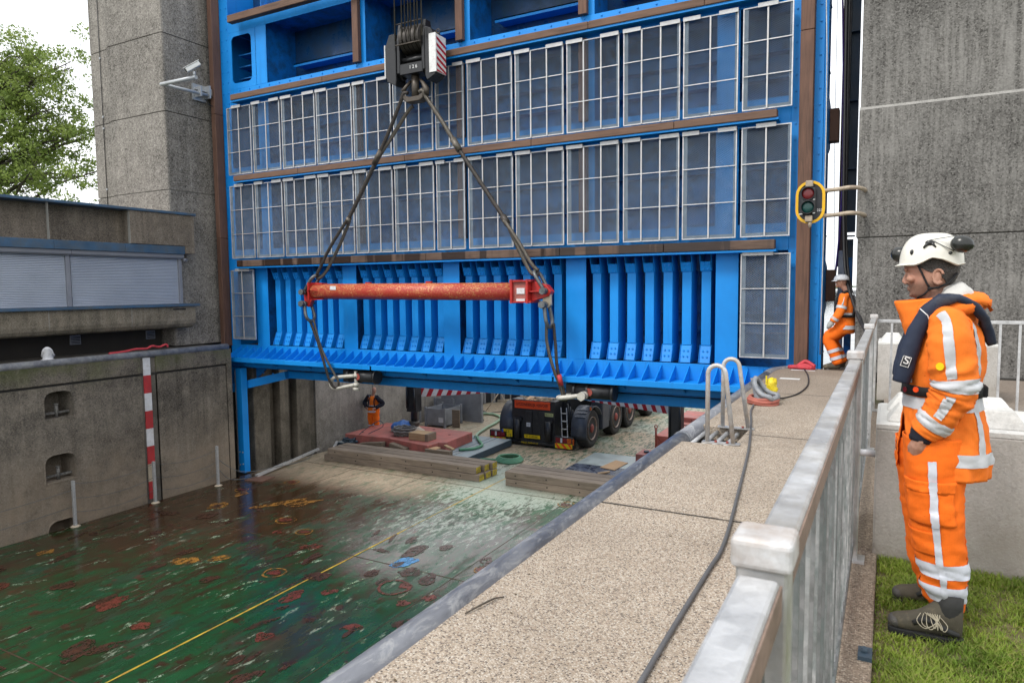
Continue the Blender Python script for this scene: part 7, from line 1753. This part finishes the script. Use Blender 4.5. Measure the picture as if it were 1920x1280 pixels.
        for i, (q, c) in enumerate(zip(PTS, C)):
            d = (C[min(i + 1, len(C) - 1)] - C[max(i - 1, 0)]).normalized(); yv = Vector((0, 1, 0)); nv_ = d.cross(yv).normalized()
            wy = q[4] * 1.25; wn = q[3] * (1.0 if i < 6 else .62); rings.append([c + nv_ * wn * math.copysign(abs(math.cos(a)) ** .8, math.cos(a)) + yv * wy * math.copysign(abs(math.sin(a)) ** .8, math.sin(a)) for a in [2 * math.pi * j / 16 for j in range(16)]])
        R3 = []
        for i in range(len(rings) - 1):
            for k in range(4): R3.append([a.lerp(c_, k / 4) for a, c_ in zip(rings[i], rings[i + 1])])
        R3.append(rings[-1]); b = MB(); b.rings(R3); b.jitter(.004, 22, 3); lj = b.build('life_jacket', M['navy'], W_)
        if s < 0:
            c = C[2].lerp(C[1], .45); e = Vector((c.x - .004, c.y - .0455, c.z)); ro = Matrix.Rotation(-.30, 3, 'Y').to_4x4()
            b = MB(); b.obox(e, (.036, .006, .050), Matrix.Rotation(.28, 3, 'Y')); eb = b.build('emblem_patch', M['signblack'], lj)
            b = MB()
            for sx_, sz_, wx, wz in ((0, .023, .033, .002), (0, -.023, .033, .002), (-.0165, 0, .002, .048), (.0165, 0, .002, .048)):
                b.obox(e + Matrix.Rotation(.28, 3, 'Y') @ Vector((sx_, -.0035, sz_)), (wx, .001, wz), Matrix.Rotation(.28, 3, 'Y'))
            b.build('emblem_border', M['inkwhite'], lj)
            tx = text('S', .048, M['inkwhite'], lj, e + Vector((.002, -.0045, .004)), (rad(90), rad(16), 0), sx=1.15)
            b = MB(); b.tube([C[4] + Vector((-.03, -.03, .015)), C[4] + Vector((0, -.04, -.015)), C[4] + Vector((.012, -.03, -.05))], .0022, 6); b.build('piping', M['inkwhite'], lj)
    # trousers
    for s, y0 in ((-1, 3.695), (1, 3.965)):
        dx = 0 if s < 0 else -.022; k = y0 / 3.75
        TZ = [.09, .125, .20, .26, .33, .42, .55, .68, .80, .90]; TF = [.235, .215, .178, .166, .140, .128, .110, .092, .076, .075]; TB = [.345, .352, .358, .362, .354, .344, .334, .330, .335, .34]
        def tro(t, z, TZ=TZ, TF=TF, TB=TB, y0=y0, dx=dx, k=k, s=s):
            xf, xb = interp(z, TZ, TF) + dx, interp(z, TZ, TB) + dx; xc, a = (xf + xb) / 2, (xb - xf) / 2; c, q = math.cos(rad(t)), math.sin(rad(t)); w = a * .94
            w_ = .008 * mnoise.noise((t * .018, z * 7, s + 2)) + (.007 + .010 * math.exp(-((z - .2) / .12) ** 2)) * (abs(mnoise.noise((t * .012 + z * 4, z * 18, s + 5))) - .2) * 1.6 + .005 * (abs(mnoise.noise((t * .03 - z * 5, z * 30, s))) - .2) * 1.5
            yo = y0 + (-s) * .03 * max(0, (z - .6) / .3); return (xc * k + (a * k + w_) * math.copysign(abs(c) ** .9, c), yo + (w + w_) * math.copysign(abs(q) ** .9, q), 1.61 + (z - 1.61) * k - (.022 * c if z < .12 else 0))
        tr_ = grid(tro, 0, 360, 48, .075, .90, 60).build('trouser_leg', M['hivis_trouser'], W_); solid(tr_, .006, -1)
        tape('reflective_tape', tro, 0, 360, .255, .322, 'reflect_w', .004, tr_, 48, 7); tape('reflective_tape', tro, 0, 360, .135, .212, 'reflect_w', .004, tr_, 48, 8)
        side = 266 if s < 0 else 94
        tape('reflective_tape', tro, side - 6, side + 6, .12, .80, 'reflect_w', .0065, tr_, 6, 60, None)
        if s < 0:
            pk = tape('cargo_pocket', tro, 205, 305, .505, .665, 'hivis_trouser', .010, tr_, 26, 12); solid(pk, .009, -1); pf_ = tape('pocket_flap', tro, 202, 308, .655, .708, 'hivis_trouser', .0145, tr_, 26, 5); solid(pf_, .007, -1)
            tape('reflective_tape', tro, side - 6, side + 6, .505, .712, 'reflect_w', .0195, tr_, 6, 16)
            kp = tape('knee_patch', tro, 170, 262, .36, .47, 'hivis_trouser', .005, tr_, 22, 10); solid(kp, .004, -1)
    # boots
    for s, y0 in ((-1, 3.655), (1, 4.0)):
        dx = 0 if s < 0 else .012; k = y0 / 3.75; Z0 = -.028
        bt_ = root('tmp', (0, 0, 0), '', ''); bpy.data.objects.remove(bt_)
        b = MB(); rings = []
        PR = [(.046, .018, .040, .022), (.052, .046, .062, .034), (.075, .050, .075, .043), (.115, .048, .080, .047), (.160, .046, .098, .046), (.20, .044, .128, .044), (.235, .044, .165, .045), (.275, .044, .195, .048), (.315, .044, .195, .045), (.338, .040, .185, .036), (.348, .03, .17, .02)]
        for x, w, h, w2 in PR:
            ring = []
            for j in range(16):
                a = 2 * math.pi * j / 16; c, q = math.cos(a), math.sin(a); zz = Z0 + .02 + (h * .5) * (1 + q * 1.0); ww = w2 * math.copysign(abs(c) ** .7, c) * (1 - .25 * max(0, q) ** 2)
                ring.append(((x + dx) * k, y0 + ww, zz))
            rings.append(ring)
        b.rings(rings); b.jitter(.004, 24, 6); bo = b.build('boot', M['boot'], W_)
        m_ = bo.modifiers.new('sub', 'SUBSURF'); m_.levels = 1; m_.render_levels = 1
        b = MB(); rings = []
        for z, e in ((Z0, 0), (Z0 + .03, .004)):
            rings.append([((x + dx) * k, y0 + sgn * (w + .004), z) for sgn, seq in ((-1, PR), (1, PR[::-1])) for x, w in [(q[0] - (.006 if q is PR[0] else -.006 if q is PR[-1] else 0), q[3]) for q in seq]])
        b.rings(rings, smooth=False); b.build('boot_sole', M['sole'], bo, bevel=.004)
        b = MB(); b.tube([((.290 + dx) * k, y0, Z0 + .09), ((.288 + dx) * k, y0, Z0 + .13), ((.292 + dx) * k, y0, Z0 + .17), ((.300 + dx) * k, y0, Z0 + .22)], [.044, .049, .050, .046], 18); b.jitter(.012, 22, 9); b.build('boot_shaft', M['boot_dark'], bo)
        b = MB(); b.tube([((x + dx) * k, y0 - .040, Z0 + z) for x, z in ((.145, .07), (.19, .10), (.24, .085), (.29, .06), (.33, .05))], [.012, .016, .016, .014, .01], 8); b.build('ankle_band', M['boot_dark'], bo)
        b = MB(); b.ell(((.072 + dx) * k, y0, Z0 + .052), (.034, .045, .034), 16, 8); b.build('toe_cap', M['toecap'], bo)
        b = MB(); q = Vector(((.205 + dx) * k, y0 - .052, Z0 + .105))
        for i in range(7):
            a0 = i * .55 + s; b.tube(smooth_path([q + Vector((-.03 + .012 * i, .01, .02)), q + Vector((-.045 + .02 * i, -.014, -.01 - .006 * (i % 3))), q + Vector((-.01 + .012 * i, -.018, -.038 + .008 * (i % 2))), q + Vector((.035, -.012, .0)), q + Vector((.045 - .01 * i, .0, .03))], 4), .0018, 5)
        b.build('boot_lace', M['lace'], bo)
    return W_
near_worker()

def small_worker(name, label, J, fw, helmet, jacket_sleeve, harness, vest, vox, hidden_head=False):
    # J: joints in world coordinates; fw: facing direction
    W_ = root('person', J['foot_l'], label, 'person'); f = Vector(fw).normalized(); up = Vector((0, 0, 1)); sd = up.cross(f)
    V = lambda k: Vector(J[k])
    b = MB(); hc = V('head'); ch = V('chest'); hp_ = V('hip')
    b.ell(hc, (.09, .075, .115), 16, 12, rot=Matrix((f, sd, up)).transposed()); b.ell(hc + f * .075 - up * .075, (.03, .03, .03), 10, 6, rot=Matrix((f, sd, up)).transposed())
    b.tube([hc + f * .075 + up * .02, hc + f * .105 - up * .015, hc + f * .085 - up * .03], [.010, .016, .010], 8)
    for s in (-1, 1): b.ell(hc + sd * s * .078 - f * .005, (.018, .010, .03), 8, 6, rot=Matrix((f, sd, up)).transposed()); b.ell(hc + f * .072 + sd * s * .03 + up * .018, (.012, .016, .010), 8, 6, rot=Matrix((f, sd, up)).transposed())
    b.tube([ch + up * .05, ch + up * .14, hc - up * .05], [.09, .058, .055], 12); b.tube([hp_, hp_.lerp(ch, .5), ch], [.14, .13, .15], 14)
    for q in ('l', 'r'):
        b.tube([V('sho_' + q), V('elb_' + q), V('wri_' + q)], [.058, .045, .032], 10); b.tube([V('hip_' + q), V('kne_' + q), V('ank_' + q)], [.085, .058, .042], 10)
        w = V('wri_' + q); d = (w - V('elb_' + q)).normalized(); p = w + d * .08; b.tube([w, w + d * .04, p], [.03, .042, .036], 8)
        if q in J.get('curl', ''): dd = (d + Vector(J['curl_dir']) * .8).normalized()
        else: dd = d
        lat = dd.cross(f).normalized() if abs(dd.dot(f)) < .9 else sd
        for i, ln in enumerate((.065, .075, .07, .055)): o_ = lat * (.028 - .0185 * i); b.tube([p + o_ - d * .02, p + o_ + dd * ln * .55, p + o_ + dd * ln + f * .01], [.0105, .0095, .008], 6)
        b.tube([w + d * .03 + lat * .03, w + d * .06 + lat * .058, w + d * .095 + lat * .06], [.013, .011, .009], 6)
        b.tube([V('ank_' + q), V('foot_' + q)], [.045, .04], 8)
    remesh(b.build('body', M['skin2'], W_), vox, 2)
    # jacket / vest
    def lo(p0, p1, prof, name, m, seed=1):
        b = MB(); rings = []; p0, p1 = Vector(p0), Vector(p1)
        for t, rf, rs in prof:
            c = p0.lerp(p1, t); rings.append([c + f * rf * math.copysign(abs(math.cos(a)) ** .85, math.cos(a)) + sd * rs * math.copysign(abs(math.sin(a)) ** .85, math.sin(a)) for a in [2 * math.pi * j / 20 for j in range(20)]])
        b.rings(rings); b.jitter(.018, 6, seed); b.jitter(.008, 17, seed + 3); return b.build(name, m, W_)
    lowp = V('hem'); topp = ch + up * .10
    jk = lo(lowp, topp, [(0, .165, .225), (.2, .17, .22), (.45, .15, .20), (.7, .16, .215), (.88, .15, .20), (1.0, .09, .11)], 'hi_vis_vest' if vest else 'jacket', M['hivis'])
    def ringtape(p0, p1, t0, t1, rf, rs, par):
        b = MB(); p0, p1 = Vector(p0), Vector(p1); b.rings([[p0.lerp(p1, t) + f * rf * math.copysign(abs(math.cos(a)) ** .85, math.cos(a)) + sd * rs * math.copysign(abs(math.sin(a)) ** .85, math.sin(a)) for a in [2 * math.pi * j / 28 for j in range(28)]] for t in (t0, t1)], cap=False); b.build('reflective_tape', M['reflect'], par)
    ringtape(lowp, topp, .10, .19, .185, .24, jk); ringtape(lowp, topp, .42, .50, .168, .218, jk)
    for s in (-1, 1):
        for fs in (-1, 1):
            b = MB(); b.tube([lowp.lerp(topp, .45) + f * fs * .166 + sd * s * .10, lowp.lerp(topp, .75) + f * fs * .168 + sd * s * .11, lowp.lerp(topp, .98) + f * fs * .08 + sd * s * .11], [.022, .022, .02], 6); b.build('reflective_tape', M['reflect'], jk)
    for q in ('l', 'r'):
        m = M['cuff'] if vest else M['hivis']; a_, e_, w_ = V('sho_' + q), V('elb_' + q), V('wri_' + q)
        b = MB(); b.tube(smooth_path([a_ + up * .02, a_.lerp(e_, .4), e_, e_.lerp(w_, .6), w_], 4), [.085] * 4 + [.085] * 4 + [.08] * 4 + [.068] * 4 + [.055], 14); b.jitter(.014, 9, 5); sl_ = b.build('sleeve', m, W_)
        if not vest:
            for c0, c1, r in ((a_.lerp(e_, .70), a_.lerp(e_, .88), .094), (e_.lerp(w_, .62), e_.lerp(w_, .82), .076)):
                b = MB(); b.tube([c0, c1], [r, r], 16, cap=False); b.build('reflective_tape', M['reflect'], sl_)
            b = MB(); ou = (-sd if q == 'r' else sd); b.tube([a_.lerp(e_, .1) + ou * .075, a_.lerp(e_, .7) + ou * .078], .018, 6); b.build('reflective_tape', M['reflect'], sl_)
        if J.get('glove'):
            d = (w_ - e_).normalized(); b = MB(); b.tube([w_ - d * .01, w_ + d * .05, w_ + d * .11, w_ + d * .16], [.042, .046, .042, .02], 12); b.build('glove', M['glove'], W_)
        h_, k_, n_ = V('hip_' + q), V('kne_' + q), V('ank_' + q)
        b = MB(); b.tube(smooth_path([h_ + up * .03, h_.lerp(k_, .5), k_, k_.lerp(n_, .5), n_ + up * .0], 4), [.135] * 4 + [.118] * 4 + [.105] * 4 + [.10] * 4 + [.092], 16); b.jitter(.014, 8, 8); b.jitter(.007, 20, 2); tr_ = b.build('trouser_leg', M['hivis_trouser'], W_)
        for t0, t1 in ((.42, .54), (.70, .82)):
            b = MB(); b.tube([k_.lerp(n_, t0), k_.lerp(n_, t1)], .113, 18, cap=False); b.build('reflective_tape', M['reflect_w'], tr_)
        ft = V('foot_' + q); b = MB(); b.tube([n_ + up * .04, n_ - up * .04 + f * .0, ft.lerp(n_, .3), ft], [.062, .06, .055, .045], 12); b.v = [(x, y, max(z, J['ground'])) for x, y, z in b.v]; b.build('boot', M['boot'], W_)
    if helmet:
        b = MB(); rings = []
        for ph in (0, 15, 30, 45, 60, 75, 88): c = math.cos(rad(ph)) ** .7; rings.append([hc + up * (.035 + .11 * math.sin(rad(ph))) + f * .135 * c * math.cos(a) + sd * .115 * c * math.sin(a) for a in [2 * math.pi * j / 24 for j in range(24)]])
        b.rings(rings); h = b.build('helmet', M['helmet_w'], W_)
        b = MB(); b.rings([[hc + up * .037 + f * .13 * math.cos(a) + sd * .11 * math.sin(a) for a in [rad(-60 + 120 * j / 12) for j in range(13)]], [hc + up * .022 + f * (.175) * math.cos(a) + sd * .12 * math.sin(a) for a in [rad(-60 + 120 * j / 12) for j in range(13)]]], cap=False, closed=False); solid(b.build('helmet_peak', M['helmet_w'], h), .006)
        b = MB()
        for i in range(4): b.ell(hc + up * .075 + sd * -.108 + f * (.02 - .022 * i), (.010, .006, .011), 8, 5)
        b.build('helmet_sticker', M['eublue'], h)
    if harness:
        b = MB()
        for s in (-1, 1):
            b.tube(smooth_path([lowp.lerp(topp, .40) - f * .14 + sd * s * .15, lowp.lerp(topp, .75) - f * .175 + sd * s * .10, lowp.lerp(topp, 1.03) + sd * s * .11, lowp.lerp(topp, .75) + f * .175 + sd * s * .11, lowp.lerp(topp, .42) + f * .16 + sd * s * .12], 5), .026, 6)
            b.tube([lowp.lerp(topp, .40) + sd * s * .235 - f * .1, lowp.lerp(topp, .62) + sd * s * .23 - f * .12], .024, 6)
        b.tube([lowp.lerp(topp, .42) + f * .175 * math.cos(a) + sd * .225 * math.sin(a) for a in [2 * math.pi * j / 20 for j in range(20)]], .026, 6, closed=True)
        b.build('harness_strap', M['belt'], W_)
        b = MB(); b.box(*[v for pr in zip((lowp.lerp(topp, .55) - f * .23 - Vector((.05, .08, .08))), (lowp.lerp(topp, .55) - f * .23 + Vector((.05, .08, .10)))) for v in pr]); b.build('harness_bag', M['belt'], W_, bevel=.02)
    return W_
small_worker('w', 'far worker in orange hi-vis with harness and white helmet beside the right gate end',
    dict(head=(-.795, 14.5, 1.655), chest=(-.70, 14.5, 1.36), hip=(-.66, 14.5, .90), hem=(-.70, 14.5, .70), sho_l=(-.73, 14.30, 1.40), sho_r=(-.71, 14.70, 1.40), elb_l=(-.78, 14.22, 1.12), elb_r=(-.76, 14.78, 1.12), wri_l=(-.91, 14.22, .92), wri_r=(-.93, 14.74, .92),
         hip_l=(-.68, 14.40, .86), hip_r=(-.68, 14.60, .86), kne_l=(-.98, 14.36, .60), kne_r=(-.94, 14.66, .55), ank_l=(-.80, 14.36, .12), ank_r=(-.74, 14.66, .12), foot_l=(-1.06, 14.36, .04), foot_r=(-1.0, 14.66, .04), glove=True, ground=.0), (-1, -.12, 0), True, True, True, False, .013)
small_worker('w', 'deck worker in orange trousers and hi-vis vest standing beside the red steel mat',
    dict(head=(-16.76, 20.05, -2.13), chest=(-16.81, 20.05, -2.46), hip=(-16.81, 20.05, -2.88), hem=(-16.81, 20.05, -3.02), sho_l=(-16.60, 19.96, -2.38), sho_r=(-17.03, 20.08, -2.38), elb_l=(-16.48, 20.2, -2.64), elb_r=(-17.22, 20.05, -2.62), wri_l=(-16.60, 19.92, -2.78), wri_r=(-17.05, 19.92, -2.78),
         hip_l=(-16.70, 20.05, -2.90), hip_r=(-16.92, 20.05, -2.90), kne_l=(-16.68, 20.04, -3.28), kne_r=(-16.95, 20.04, -3.28), ank_l=(-16.68, 20.08, -3.63), ank_r=(-16.97, 20.08, -3.63), foot_l=(-16.63, 19.9, -3.71), foot_r=(-16.95, 19.9, -3.71), ground=-3.75), (.25, -1, 0), False, True, True, True, .016)
